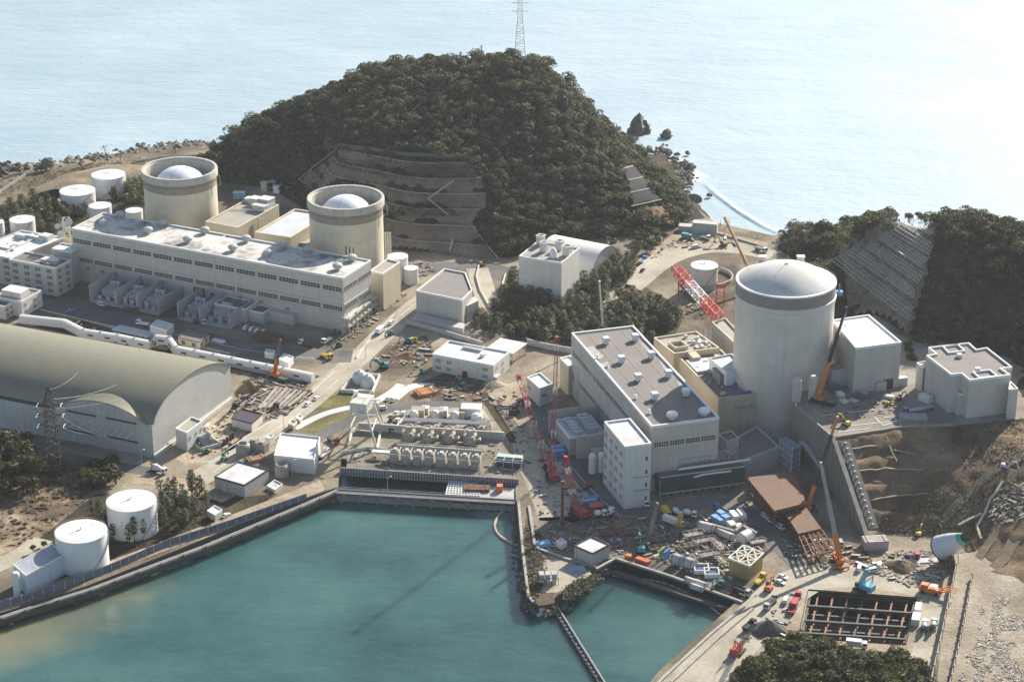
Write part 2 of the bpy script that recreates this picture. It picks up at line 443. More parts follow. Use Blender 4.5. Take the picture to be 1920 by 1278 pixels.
m=MB();holed(m,[P(a,b_,5)[:2]for a,b_ in((1400,1150),(1500,1070),(1700,1040),(1790,1080),(1760,1200),(1700,1300),(1380,1300))],pit0,5.035)
struct('pit_surround',m,TAN)
sheet('beach_terrace',[(1790,1040),(1850,1030),(1990,1000),(2100,1400),(1740,1400),(1760,1250)],ground_mat('beach_sand',[(.3,(.2,.165,.12)),(.5,(.29,.25,.19)),(.7,(.4,.36,.29))],.05,.9,fine=.6),5.035)
sheet('shore_terrace',[(-60,350),(70,330),(270,295),(290,340),(200,420),(-60,450)],ground_mat('shore_soil',[(.32,(.07,.055,.036)),(.5,(.15,.12,.08)),(.68,(.27,.225,.16))],.06,.9,fine=.6),5.03)
sheet('shore_ground',[(1212,312),(1240,298),(1262,328),(1278,370),(1305,404),(1322,424),(1290,430),(1250,380)],SCRUB,5.045,zref=0)
sheet('tank_compound',[(-60,480),(-60,400),(100,360),(270,330),(285,430),(120,440)],SCRUB,5.04)
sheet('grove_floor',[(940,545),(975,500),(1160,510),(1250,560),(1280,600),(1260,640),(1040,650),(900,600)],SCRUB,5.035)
sheet('upper_yard',[(1280,560),(1290,500),(1370,490),(1400,520),(1390,600),(1330,620)],DIRT,5.045)
sheet('upper_terrace',[(1180,500),(1260,440),(1330,430),(1440,455),(1440,480),(1380,475),(1260,470)],TAN,5.035)
sheet('slope_foot_yard',[(1440,960),(1500,1000),(1620,1020),(1640,1060),(1560,1075),(1480,1050)],DIRT,5.04)
class TPS:
 def __init__(self,pts,ridge_line=None):
  self.rl=ridge_line;A=np.array(pts,float);self.c=A[:,:2]/100.0;z=A[:,2];n=len(A)
  K=self.U(np.linalg.norm(self.c[:,None]-self.c[None],axis=2))+np.eye(n)*.02
  Pm=np.hstack([np.ones((n,1)),self.c])
  M=np.zeros((n+3,n+3));M[:n,:n]=K;M[:n,n:]=Pm;M[n:,:n]=Pm.T
  self.w=np.linalg.solve(M,np.concatenate([z,np.zeros(3)]))
 def U(self,r):return np.where(r>1e-9,r*r*np.log(np.maximum(r,1e-9)),0)
 def __call__(self,xy):
  q=np.asarray(xy,float)/100.0;out=np.zeros(len(q))
  for s in range(0,len(q),20000):
   k=q[s:s+20000]
   out[s:s+20000]=self.U(np.linalg.norm(k[:,None]-self.c[None],axis=2))@self.w[:-3]+self.w[-3]+k@self.w[-2:]
  if self.rl is not None:out-=np.maximum(0,np.asarray(xy)[:,1]-np.interp(np.asarray(xy)[:,0],*self.rl)-22)*.75
  return out
def vnoise(x,y,s,seed=0):
 """smooth value noise on numpy arrays"""
 x=x/s+seed*17.3;y=y/s-seed*9.1
 xi=np.floor(x);yi=np.floor(y);fx=x-xi;fy=y-yi
 fx=fx*fx*(3-2*fx);fy=fy*fy*(3-2*fy)
 def h(a,b_):return np.modf(np.abs(np.sin(a*127.1+b_*311.7+seed)*43758.5453))[0]
 return(h(xi,yi)*(1-fx)+h(xi+1,yi)*fx)*(1-fy)+(h(xi,yi+1)*(1-fx)+h(xi+1,yi+1)*fx)*fy
def inside(poly,x,y):
 r=np.zeros(x.shape,bool);n=len(poly)
 for i in range(n):
  x0,y0=poly[i];x1,y1=poly[(i+1)%n]
  if y0==y1:continue
  c=((y0>y)!=(y1>y))&(x<(x1-x0)*(y-y0)/(y1-y0)+x0)
  r^=c
 return r
def hill(name,tps,x0,x1,y0,y1,step,mats,zmin=-3.0,rough=1.2,poly=None,mati=None,fn=None):
 nx=int((x1-x0)/step)+1;ny=int((y1-y0)/step)+1
 X,Y=np.meshgrid(np.linspace(x0,x1,nx),np.linspace(y0,y1,ny))
 Z=tps(np.stack([X.ravel(),Y.ravel()],1)).reshape(X.shape)
 Z+=rough*(vnoise(X,Y,14,1)-.5)*2+rough*.6*(vnoise(X,Y,5,2)-.5)*2
 if fn is not None:Z=fn(X,Y,Z)
 keep=Z>zmin
 if poly is not None:keep&=inside(poly,X,Y)
 Zc=np.maximum(Z,zmin-1)
 V=np.stack([X.ravel(),Y.ravel(),Zc.ravel()],1)
 i=np.arange(ny-1)[:,None]*nx+np.arange(nx-1)[None]
 F=np.stack([i,i+1,i+nx+1,i+nx],-1).reshape(-1,4)
 k=keep.ravel()
 F=F[k[F].sum(1)>=(4 if poly is not None else 1)]
 me=big_mesh(name,V,F,mats,True)
 o=link(name,me);o['kind']='structure'
 return o
def pp(l):return[P(*p)for p in l]
def below(l,dy,z):return[(x,y+dy,z)for(x,y,_)in pp(l)]
ridge=[(430,266,20),(520,226,35),(600,189,46),(700,137,60),(760,121,65),(830,123,68),(880,126,70),(960,114,77),(1010,118,75),(1066,172,57),(1120,228,38),(1176,282,17)]
main_pts=pp(ridge+[(390,294,3),(1235,328,4),(1285,372,3),(1305,420,3),(400,345,4),(470,352,4),(540,370,5),(575,395,4),(640,430,4),(720,466,4),(830,478,4),(940,492,4),(1000,478,4),(1100,455,4),(1200,440,4),(1270,432,4),(900,205,60),(760,215,58),(900,300,40),(1050,300,38),(1050,400,17),(1140,300,30),(1180,400,14),(640,205,47),(500,290,20),(640,292,40),(760,300,43),(880,312,41),(600,350,20),(560,345,14),(1000,200,60),(700,380,20),(860,400,20)])
main_pts+=[(x,y+75,z*.5)for(x,y,z)in pp(ridge)]+below(ridge,150,-6)+below([(300,280,0),(1260,330,0)],60,-8)
_r=np.array(pp(ridge));RL1=(_r[:,0],_r[:,1])
T1=TPS(main_pts,RL1)
HILLSOIL=ground_mat('wooded_soil',[(.3,(.016,.016,.010)),(.5,(.03,.028,.017)),(.7,(.05,.044,.028))],.06,1,fine=.5)
hx0=P(375,288)[0]-20;hx1=P(1310,400)[0]+10
hill('hill',T1,hx0,hx1,1125,1470,4.0,HILLSOIL)
right_pts=pp([(1452,462,3),(1520,440,14),(1600,447,34),(1660,415,52),(1740,421,68),(1850,418,70),(1930,450,66),(2020,480,66),(1480,480,6),(1560,500,14),(1640,560,20),(1700,640,26),(1800,650,27),(1900,660,29),(1980,720,30),(1800,545,46),(1900,560,48),(1700,520,43),(1720,470,56),(1500,500,4),(1600,570,14),(1620,600,18),(1660,640,24),(1780,690,26),(1900,740,27),(1980,800,27),(2180,800,27),(2180,720,32),(2180,620,48)])
rr_=[(1452,462,3),(1520,440,14),(1590,425,32),(1660,415,52),(1740,421,68),(1850,418,70),(1930,450,66),(2020,480,66),(2180,520,60)]
right_pts+=pp([(1440,425,-6),(1500,395,-7),(1560,385,-8)])
right_pts+=[(x+15,y+60,z*.45)for(x,y,z)in pp(rr_)]+below(rr_,130,-8)
_r=np.array(pp(rr_));RL2=(_r[:,0],_r[:,1]+np.array((0,0,0,0,55,30,10,0,0)))
T2=TPS(right_pts,RL2)
hill('headland_hill',T2,P(1445,470)[0],P(2180,600)[0],880,1320,4.0,HILLSOIL)
PLATZ=28.0
plat=[(1487,757),(1562,822),(1690,802),(1790,797),(2220,755),(2220,690),(1960,690),(1720,620),(1640,590),(1560,600),(1500,690)]
platw=[P(a,b_,PLATZ)[:2]for a,b_ in plat]
PLATC=ground_mat('platform_paving',[(.3,(.15,.14,.12)),(.5,(.22,.2,.17)),(.7,(.3,.275,.235))],.06,.3,fine=.4)
struct('terrace',MB().prism(platw,0,PLATZ,1,0),[PLATC,panel_wall('terrace_face',(.23,.21,.18),4,5,.9)])
slope_pts=pp([(1562,824,27.5),(1625,812,27.5),(1690,804,27.5),(1790,799,27.5),(1915,779,27.5),(2000,770,27.5),(1590,890,19),(1610,940,12),(1640,900,17),(1750,900,17.5),(1625,1010,4),(1700,1008,4.5),(1760,1012,4.5),(1800,965,11),(1850,900,19),(1920,860,25),(1930,950,15),(1900,1040,7),(1850,1080,4),(1950,1120,4),(2050,950,16),(2050,1150,5),(2200,762,27),(2200,900,20),(2200,1150,6)])
T3=TPS(slope_pts)
def terr(X,Y,Z):
 q=(Z-4.0)/6.0;k=np.floor(q);f=q-k
 st=(k+np.clip((f-.22)/.6,0,1))*6.0+4.0
 w=np.clip((P(1790,900,17)[0]-X)/25.0,0,1)
 return Z*(1-w)+st*w+(vnoise(X,Y,3.5,5)-.5)*.9
def slope_mat():
 m,nt,b=new_mat('cut_slope')
 g=N(nt,'ShaderNodeNewGeometry');v=g.outputs['Position']
 f=noise(nt,v,.05,9,.68)
 c=ramp(nt,f,[(.3,(.11,.075,.045)),(.5,(.18,.128,.08)),(.7,(.28,.21,.135))])
 c=mixc(nt,.5,c,ramp(nt,noise(nt,v,.8,6,.75),[(.3,(.2,.2,.2)),(.7,(.85,.85,.85))]),'OVERLAY')
 lk(nt,c,b.inputs['Base Color']);b.inputs['Roughness'].default_value=.95;b.inputs['Specular IOR Level'].default_value=.1
 bp=N(nt,'ShaderNodeBump');bp.inputs['Strength'].default_value=1;bp.inputs['Distance'].default_value=.7
 lk(nt,noise(nt,v,.5,8,.75),bp.inputs['Height']);lk(nt,bp.outputs[0],b.inputs['Normal'])
 return m
sp_poly=[P(1560,823,PLATZ)[:2],P(1690,801,PLATZ)[:2],P(1790,796,PLATZ)[:2],P(2215,755,PLATZ)[:2],P(2240,1000,10)[:2],P(2160,1220,5)[:2],P(1850,1110,4)[:2],P(1770,1022,4)[:2],P(1628,1016,5)[:2]]
hill('slope',T3,P(1550,950)[0],P(2260,1000)[0],690,900,1.5,slope_mat(),zmin=2.5,rough=.7,poly=sp_poly,fn=terr)
kn=[(1540,1290,17),(1370,1280,5),(1430,1235,8),(1500,1222,11),(1600,1245,11),(1680,1245,9),(1760,1290,5),(1450,1330,10),(1650,1340,12),(1540,1200,4.5),(1700,1215,4),(1400,1400,4),(1750,1400,4)]
T4=TPS(pp(kn))
kpoly=[P(a,b_)[:2]for a,b_ in((1365,1262),(1440,1215),(1530,1200),(1620,1225),(1700,1222),(1790,1300),(1780,1420),(1360,1420))]
hill('knoll',T4,P(1340,1280)[0],P(1800,1280)[0],690,850,2.0,HILLSOIL,zmin=3,rough=.5,poly=kpoly)
bm=[(70,372,4.5),(95,350,12),(150,336,13),(230,318,13),(262,318,12),(255,345,5),(180,360,4.5),(120,378,4.5),(75,345,4.5),(150,322,4.5),(240,306,4.5),(285,318,4.5),(60,400,4)]
T5=TPS(pp(bm))
hill('earth_bank',T5,P(55,370)[0],P(290,320)[0],1240,1345,3.0,ground_mat('berm_soil',[(.3,(.11,.085,.055)),(.5,(.2,.16,.11)),(.7,(.3,.25,.18))],.06,.9,fine=.5),zmin=4.2,rough=.6)
def inset(poly,d):
 """miter inset of a counter-clockwise polygon"""
 n=len(poly);out=[]
 for i in range(n):
  p0,p1,p2=(np.array(poly[k%n],float)for k in(i-1,i,i+1))
  e1=p1-p0;e2=p2-p1;e1/=np.linalg.norm(e1);e2/=np.linalg.norm(e2)
  n1=np.array((-e1[1],e1[0]));n2=np.array((-e2[1],e2[0]))
  m=n1+n2;k=d/max(.2,(1+n1@n2))
  out.append(tuple(p1+m*k))
 return out
def ccw(poly):
 a=sum(poly[i][0]*poly[(i+1)%len(poly)][1]-poly[(i+1)%len(poly)][0]*poly[i][1]for i in range(len(poly)))
 return list(poly)if a>0 else list(poly)[::-1]
def rim_ring(mb,poly,z0,z1,w,out=.06,mi=0):
 poly=ccw(poly);o=inset(poly,-out);i_=inset(poly,w);n=len(poly)
 vs=[(p[0],p[1],z0)for p in o]+[(p[0],p[1],z1)for p in o]+[(p[0],p[1],z1)for p in i_]+[(p[0],p[1],z0)for p in i_]
 fs=[]
 for k in range(n):
  j=(k+1)%n
  fs+=[(k,j,n+j,n+k),(n+k,n+j,2*n+j,2*n+k),(2*n+k,2*n+j,3*n+j,3*n+k),(3*n+k,3*n+j,j,k)]
 return mb.add(vs,fs,mi)
WHITE=plain('white_paint',(.70,.69,.66),.5,var=.1)
TRIM=plain('parapet_white',(.74,.73,.70),.5,var=.08)
GLASS=plain('dark_glass',(.028,.032,.038),.12,var=.3,scale=.8)
DARK=plain('dark_steel',(.04,.04,.045),.5)
W_GREY=panel_wall('wall_grey',(.49,.475,.435),9,7.5)
W_GREY3=panel_wall('wall_pale',(.50,.48,.43),7,6)
W_BEIGE=panel_wall('wall_beige',(.56,.49,.355),8,30,streak=.3)
W_WHITE=panel_wall('wall_white',(.62,.605,.565),6,4,streak=.3)
W_CONC=panel_wall('wall_concrete',(.42,.41,.385),5,5,streak=.5)
R_STAIN=roof_mat('roof_stained',(.56,.54,.50),(.12,.112,.108),.95,.06)
R_GREY=roof_mat('roof_grey',(.165,.15,.138),(.21,.195,.18),.5,.05)
R_WHITE=roof_mat('roof_white',(.72,.73,.73),(.5,.5,.5),.3)
R_TAN=roof_mat('roof_tan',(.33,.30,.255),(.2,.18,.15),.7,.07)
R_BROWN=roof_mat('roof_brown',(.155,.138,.128),(.2,.18,.165),.5,.1)
R_BLUE=roof_mat('roof_bluewhite',(.5,.53,.57),(.34,.36,.4),.6,.1)
R_PALE=roof_mat('roof_pale',(.55,.55,.56),(.36,.36,.37),.6,.1)
class Bld:
 """a flat roofed building standing on footprint poly (world), with walls, parapet and roof parts"""
 def __init__(s,name,label,cat,poly,zt,zb,wall,roof,group=None,rim=.5,par=.5,parm=None,parent=None):
  s.poly=ccw(poly);s.zt,s.zb=zt,zb
  c=np.mean(np.array(s.poly),axis=0)
  s.c=(c[0],c[1],zb)
  if parent is None:
   s.e=thing(name,label,cat,s.c,group=group)
  else:s.e=parent
  s.off=np.array(s.e.location)
  s.part('wall',MB().prism(s.poly,zb,zt-.35,bottom=False),wall)
  r=MB();ins=inset(s.poly,rim)
  r.add([(p[0],p[1],zt-.32)for p in ins],[tuple(range(len(ins)))])
  s.part('roof',r,roof)
  m=MB();rim_ring(m,s.poly,zt-.6,zt+par,rim)
  s.part('parapet',m,parm or TRIM)
 def part(s,name,mb,mat,parent=None):
  o=obj(name,mb,mat,parent or s.e)
  mb_off=s.off
  if parent is None:o.location=tuple(-mb_off)
  return o
 def edge(s,k):
  return np.array(s.poly[k]),np.array(s.poly[(k+1)%len(s.poly)])
def world_part(root,name,mb,mat):
 """a part whose vertices were written in site coordinates"""
 o=obj(name,mb,mat,root);o.location=tuple(-np.array(root.location));
 return o
def face_box(mb,a,b,u0,u1,z0,z1,out,mi=0,inn=.05):
 """slab on the wall a->b (outward normal to the right of a->b), from u0 to u1 metres along"""
 a=np.array(a[:2],float);b=np.array(b[:2],float);t=(b-a)/np.linalg.norm(b-a);n=np.array((t[1],-t[0]))
 p=[a+t*u0-n*inn,a+t*u1-n*inn,a+t*u1+n*out,a+t*u0+n*out]
 return mb.prism([tuple(q)for q in p],z0,z1,mi)
def window_band(root,a,b,u0,u1,z0,z1,nm,frame=None,name='window'):
 """a glazed strip with nm mullions"""
 m=MB();face_box(m,a,b,u0,u1,z0,z1,.04,0)
 L=u1-u0
 for k in range(nm+1):
  u=u0+L*k/nm
  face_box(m,a,b,u-.12,u+.12,z0,z1,.13,1)
 face_box(m,a,b,u0,u1,(z0+z1)/2-.1,(z0+z1)/2+.1,.12,1)
 face_box(m,a,b,u0-.2,u1+.2,z0-.22,z0,.2,1)
 return world_part(root,name,m,[GLASS,frame or W_GREY])
def quad3(A,B,C,z):
 a,b,c=(np.array(P(*q,z)[:2])for q in(A,B,C))
 return[tuple(a),tuple(b),tuple(c),tuple(a+c-b)]
def rectify(q):
 """square up a surveyed parallelogram A,B,C,D about its long side"""
 A,B,C,D=(np.array(p)for p in q)
 t=(B-A)/np.linalg.norm(B-A);n=np.array((-t[1],t[0]));w=(C-B)@n
 return[tuple(A),tuple(B),tuple(B+n*w),tuple(A+n*w)]
q=rectify(quad3((134,429),(643,522.5),(693,488.5),34))
TH=Bld('turbine_hall','long grey turbine hall with stained flat roof below the two open-topped concrete drums','turbine hall',q,34,5,W_GREY,R_STAIN,rim=.7)
A,B,C,D=(np.array(p)for p in q);L=np.linalg.norm(B-A);Wd=np.linalg.norm(C-B)
n=13;pitch_=L/n
for k in range(n):
 window_band(TH.e,A,B,k*pitch_+.8,(k+1)*pitch_-.8,26.6,28.8,6)
 window_band(TH.e,A,B,k*pitch_+.8,(k+1)*pitch_-.8,16.2,18.3,8)
for k in range(2):
 window_band(TH.e,B,C,k*Wd/2+.7,(k+1)*Wd/2-.7,26.6,28.8,6)
 window_band(TH.e,B,C,k*Wd/2+.7,(k+1)*Wd/2-.7,16.2,18.3,6)
for(u,z)in((8,12),(17,12),(26,12),(78,12),(87,11),(96,10.5),(104,12),(104,9),(117,12),(117,9),(133,11),(133,8)):
 if u<L-4:window_band(TH.e,A,B,u,u+2.6,z,z+1.5,3)
m=MB()
t_=(B-A)/L;n_=np.array((-t_[1],t_[0]))
for fr in(.475,):
 p=A+t_*L*fr
 m.bar((*(p+n_*.5),33.95),(*(p+n_*(Wd-.5)),33.95),.7,.5)
world_part(TH.e,'roof_joint',m,TRIM)
m=MB();face_box(m,A,B,0,L,19.6,20.1,.35);face_box(m,A,B,0,L,15.1,15.4,.2);face_box(m,B,C,0,Wd,19.6,20.1,.35)
world_part(TH.e,'ledge',m,W_GREY)
m=MB();face_box(m,A,B,L*.455,L*.455+7,5,14,.08)
world_part(TH.e,'door',m,DARK)
VENT_PALE=plain('vent_green_grey',(.42,.46,.43),.45,var=.2)
VENT_WHITE=plain('vent_white',(.72,.73,.74),.4,var=.1)
def vent_mesh(kind):
 m=MB()
 if kind=='round':
  m.lathe((0,0,0),[(1.5,0),(1.5,.9),(2.0,1.1),(2.5,1.6),(2.6,2.3),(2.2,3.0),(1.2,3.5),(0,3.65)],14)
  for k in range(8):
   a=k*math.pi/4;m.bar((2.3*math.cos(a),2.3*math.sin(a),.9),(2.7*math.cos(a),2.7*math.sin(a),2.4),.14)
 else:
  m.box((0,0,0),(2.2,2.2,1.6));m.box((0,0,1.5),(3.2,3.0,1.5));m.box((0,0,3.0),(2.9,2.7,.25));m.box((1.75,0,1.7),(.4,2.0,1.0))
  m.box((-1.75,0,1.7),(.4,2.0,1.0))
 return m
vr=vent_mesh('round').mesh('roof_ventilator',VENT_PALE);vb=vent_mesh('box').mesh('roof_ventilator',VENT_WHITE)
vents12=[(195,420),(225,405),(278,434),(304,420),(352,451),(384,434),(437,467),(462,450),(503,477),(529,462),(551,487),(577,470),(633,502),(660,486)]
where12=['nearest the office end, front row','nearest the office end, back row','second from the office end, front row','second from the office end, back row','third from the office end, front row','third from the office end, back row','just past the roof joint, front row','just past the roof joint, back row','fifth from the office end, front row','fifth from the office end, back row','sixth from the office end, front row','sixth from the office end, back row','nearest the free end, front row','nearest the free end, back row']
for(x,y),wh in zip(vents12,where12):
 o=link('roof_ventilator',vr,None,P(x,y+3,33.7),random.random())
 tag(o,'pale mushroom ventilator on the stained roof, '+wh,'ventilator','ventilators on the long stained roof')
BAY=panel_wall('bay_concrete',(.40,.40,.39),4,4,streak=.5)
TRF=plain('transformer_grey',(.40,.43,.46),.45,var=.2,scale=.6)
fwdn=-n_
def along(u,d):return A+t_*u+fwdn*d
ang=math.atan2(t_[1],t_[0])
baywhere=['beside the office block','second from the office','third from the office','just past the door opening','nearest the annex']
bay_u=[(.159*L,.255*L),(.259*L,.335*L),(.339*L,.416*L),(.489*L,.568*L),(.572*L,.676*L)]
BD=23
for k,(u0,u1)in enumerate(bay_u):
 bay=thing('transformer_bay','roofless concrete blast-wall bay against the long hall, '+baywhere[k],'transformer bay',(*along((u0+u1)/2,12),5),group='transformer bays of the long hall')
 for u in(u0,u1):
  m=MB();pts=[(*along(u-.3,.1),0),(*along(u+.3,.1),0),(*along(u+.3,BD),0),(*along(u-.3,BD),0)]
  m.prism([p[:2]for p in pts],5,14.5 if u==u0 else 13.5)
  world_part(bay,'blast_wall',m,BAY)
 m=MB();m.prism([tuple(along(u0+.3,.3)),tuple(along(u1-.3,.3)),tuple(along(u1-.3,BD)),tuple(along(u0+.3,BD))],5,5.6);world_part(bay,'floor_slab',m,BAY)
 for s_ in range(3):
  u=u0+(u1-u0)*(s_+.5)/3;m=MB();m.bar((*along(u,3),5.6),(*along(u,3),13),.3);m.bar((*along(u,7),5.6),(*along(u,7),13),.3);m.bar((*along(u,3),12.6),(*along(u,7),12.6),.35);m.lathe((*along(u,5),12.8),[(.3,0),(.4,.5),(.2,1.4),(0,1.5)],7);world_part(bay,'bus_support',m,TRF);world_part(bay,'cubicle',MB().box((*along(u,18),5.6),(2.2,2,random.uniform(1.5,4)),0),TRF)
 tr=thing('transformer','grey power transformer with cooling fins inside the blast wall bay '+baywhere[k],'transformer',(*along((u0+u1)/2,12),5.55),ang,'transformers of the long hall');tr.scale=(1.35,1.35,1.35)
 m=MB().box((0,0,.3),(6,4,4));m.box((0,0,0),(6.6,4.6,.3));obj('tank',m,TRF,tr)
 for y_ in(-3.1,2.8):
  m=MB().box((0,y_,3.9),(7,.3,.25))
  for j in range(9):m.box((-3.2+j*.8,y_,.8),(.45,1.5,3.2))
  obj('radiator',m,TRF,tr)
 for j in range(3):
  m=MB().lathe((-1.8+j*1.8,0,4.3),[(.35,0),(.25,.4),(.32,.6),(.2,1.0),(.28,1.3),(.15,2.2),(0,2.25)],8)
  obj('bushing',m,plain('porcelain',(.5,.5,.48),.3),tr)
 m=MB().tube([(-2.2,.9,5.6),(2.2,.9,5.6)],.6,10);m.bar((-1.5,.9,4.2),(-1.5,.9,5.2),.3);m.bar((1.5,.9,4.2),(1.5,.9,5.2),.3)
 obj('conservator',m,TRF,tr)
annex=Bld('annex','low grey annex with dark flat roof against the long turbine hall beside parked vans','annex',[tuple(along(97,.1)),tuple(along(97,12)),tuple(along(116,12)),tuple(along(116,.1))],12.5,5,W_GREY,R_BROWN,par=.2)
annex2=Bld('annex','smaller lower annex with dark roof at the corner end of the long hall','annex',[tuple(along(116.2,.1)),tuple(along(116.2,9)),tuple(along(125,9)),tuple(along(125,.1))],11,5,W_GREY,R_BROWN,par=.2)
m=MB();m.prism([tuple(along(125.2,.1)),tuple(along(125.2,4)),tuple(along(140,4)),tuple(along(140,.1))],5,10.5)
world_part(annex2.e,'lean_to',m,W_GREY)
q=quad3((694,508),(718,514),(750,492),25)
end_block=Bld('end_block','beige end block with sunken tan roof between the long hall and two small white tanks','plant block',q,25,5,W_BEIGE,R_TAN,rim=.6)
CONC_DRUM=panel_wall('drum_beige',(.63,.565,.43),60,40,streak=.3)
DRUM_DARK=plain('drum_band',(.30,.255,.195),.8,var=.15,streak=.3)
DRUM3=panel_wall('drum_white',(.58,.555,.49),60,40,streak=.4)
BAND3=plain('drum_band_grey',(.225,.205,.19),.75,var=.12,streak=.2)
DOME=plain('steel_dome',(.70,.72,.77),.38,metal=.0,var=.06)
def open_reactor(label,c,r,zt):
 e=thing('reactor_building',label,'reactor building',(c[0],c[1],5))
 h=zt-5
 m=MB().lathe((0,0,0),[(r,0),(r,h-9.2)],64);obj('drum_wall',m,CONC_DRUM,e)
 m=MB().lathe((0,0,0),[(r,h-9.2),(r,h-4.9),(r+.3,h-4.85)],64);obj('band',m,DRUM_DARK,e)
 m=MB().lathe((0,0,0),[(r+.3,h-4.85),(r+.35,h-4.2)],64);obj('groove',m,BAND3,e)
 m=MB().lathe((0,0,0),[(r+.35,h-4.2),(r+.9,h-4.0),(r+.9,h-.4),(r+.7,h),(r-.6,h),(r-.7,h-.9),(r-1.2,h-1.1),(r-1.3,h-14)],64)
 obj('parapet_ring',m,plain('drum_inside',(.47,.445,.375),.8,var=.2,scale=.3,streak=.6),e)
 rd=r*.785;zb=h-14
 prof=[(r-1.3,zb),(rd,zb)]
 m=MB().lathe((0,0,0),prof,48);obj('gallery_floor',m,W_CONC,e)
 m=MB().lathe((0,0,0),[(rd*math.cos(a),zb+14.6*math.sin(a))for a in np.linspace(0,math.pi/2,16)][:-1]+[(0,zb+14.6)],48)
 obj('dome',m,DOME,e)
 m=MB()
 pts=[(rd*1.004*math.cos(a)*-.35,rd*1.004*math.cos(a)*-.94,zb+14.7*math.sin(a))for a in np.linspace(.5,1.5,12)]
 m.tube(pts,.16,5);obj('dome_ladder',m,plain('ladder_grey',(.35,.36,.38),.5),e)
 m=MB()
 for k in range(40):
  a=k*2*math.pi/40
  m.bar(((r+1.2)*math.cos(a),(r+1.2)*math.sin(a),h-5.2),((r+1.2)*math.cos(a+.157),(r+1.2)*math.sin(a+.157),h-5.2),.12)
 obj('ring_rail',m,DARK,e)
 m=MB()
 pts=[((r+.9),-2,h-3),(r+2.3,-2,h-4),(r+2.4,-2,h-9),(r+.2,-2,h-10)]
 m.tube(pts,.15,5);obj('cable_conduit',m,W_BEIGE,e)
 return e
c1=P(336,315,54);c2=P(648,369,54)
open_reactor('beige open-topped reactor drum with white inner dome, farther one beside the coastal tanks',c1,20.0,54)
open_reactor('beige open-topped reactor drum with white inner dome, nearer one below the terraced slope',c2,19.6,54)
c3=P(1474,523,74)
e=thing('reactor_building','large domed white reactor building standing beside the excavated slope','reactor building',(c3[0],c3[1],5))
r=22.4;h=69
obj('drum_wall',MB().lathe((0,0,0),[(r,0),(r,h-8.6)],80),DRUM3,e)
obj('collar',MB().lathe((0,0,0),[(r,h-8.6),(r+.5,h-8.2),(r+.6,h-6.4),(r+.1,h-6.2)],80),DRUM3,e)
obj('band',MB().lathe((0,0,0),[(r+.1,h-6.2),(r+.1,h-.9)],80),BAND3,e)
obj('rim',MB().lathe((0,0,0),[(r+.1,h-.9),(r+.35,h-.8),(r+.35,h-.1),(r-.2,h),(r-.9,h)],80),TRIM,e)
R=(22.1**2+9.8**2)/(2*9.8)
pr=[]
for k in range(15):
 x=21.5*(1-k/14);pr.append((x,h-.2+7.6*(1-(x/21.5)**2.0)))
DOME3=plain('dome_concrete',(.56,.545,.515),.85,var=.2,scale=.1,streak=0)
obj('dome',MB().lathe((0,0,0),pr,80),DOME3,e)
m=MB().tube([(0,0,h+7.3),(0,0,h+11.8)],.12,6);m.lathe((0,0,h+7.2),[(1,0),(.9,.5),(0,.6)],12);obj('lightning_rod',m,W_CONC,e)
m=MB()
for k in range(72):
 a=k*2*math.pi/72;p=((r+.1)*math.cos(a),(r+.1)*math.sin(a))
 q2=((r+.1)*math.cos(a+.0873),(r+.1)*math.sin(a+.0873))
 m.bar((*p,h),(*p,h+1),.07);m.bar((*p,h+1),(*q2,h+1),.06)
obj('railing',m,W_CONC,e)
for ox in(-5.5,5.5):
 m=MB().box((ox*1.6,19.3,h+.6),(3.2,2.4,3.0));m.box((ox*1.6,19.3,h+3.6),(3.8,3,.4));obj('roof_hatch',m,W_WHITE,e)
m=MB()
for k in range(10):
 m.bar((-6+k*.35,-15+k*1.5,h+4.9+k*.48),(-6+(k+1)*.35,-15+(k+1)*1.5,h+4.9+(k+1)*.48),.25)
m=MB().tube([(r+.4,1,h-7),(r+2.2,1,h-6),(r+2.2,1,h-3)],.4,6);m.box((r+2.2,1,h-8),(3,3,1.8));obj('service_cabin',m,plain('cabin_blue',(.10,.25,.52),.5),e)
q=quad3((385,416.5),(446,428),(523,385),33)
ax=Bld('auxiliary_building','beige auxiliary building with tan roof and white roof cabins between the two drums','auxiliary building',q,33,5,W_BEIGE,R_TAN,rim=.8,parm=W_BEIGE)
pa=[np.array(p)for p in q]
def loc(q,u,v):return np.array(q[0])+(np.array(q[1])-q[0])*u+(np.array(q[3])-np.array(q[0]))*v
az=math.atan2(pa[1][1]-pa[0][1],pa[1][0]-pa[0][0])
for(u,v,s)in((.42,.9,(6,5,4)),(.72,.92,(7,6,4.5)),(.75,.75,(8,5,3)),(.15,.97,(5,4,2))):
 m=MB().box((*loc(q,u,v),32.7),s,az);m.box((*loc(q,u,v),32.7+s[2]),(s[0]+.6,s[1]+.6,.3),az);world_part(ax.e,'roof_cabin',m,W_WHITE)
m=MB().tube([(*loc(q,.08,.55),33.4),(*loc(q,.35,.62),33.4),(*loc(q,.6,.66),33.4),(*loc(q,.98,.68),33.4)],.35,6);world_part(ax.e,'pipe',m,WHITE)
m=MB();pth=[(*loc(q,1.04,.45),33),(*loc(q,1.04,.45),20)];m.tube(pth,.4,6);world_part(ax.e,'downpipe',m,W_BEIGE)
q=quad3((478,436.5),(545,446.5),(618,402),33)
ax2=Bld('auxiliary_building','beige auxiliary building with blue-white roof tucked against the nearer drum','auxiliary building',q,33,5,W_BEIGE,R_BLUE,rim=1.0,parm=W_BEIGE)
q2=quad3((556,455),(590,461),(660,430),27)
Bld('side_block','narrow beige block with lower roof squeezed between blue-white roof and nearer drum','plant block',q2,27,5,W_BEIGE,R_TAN,parm=W_BEIGE)
q=quad3((17,487),(104,503),(134,488),21)
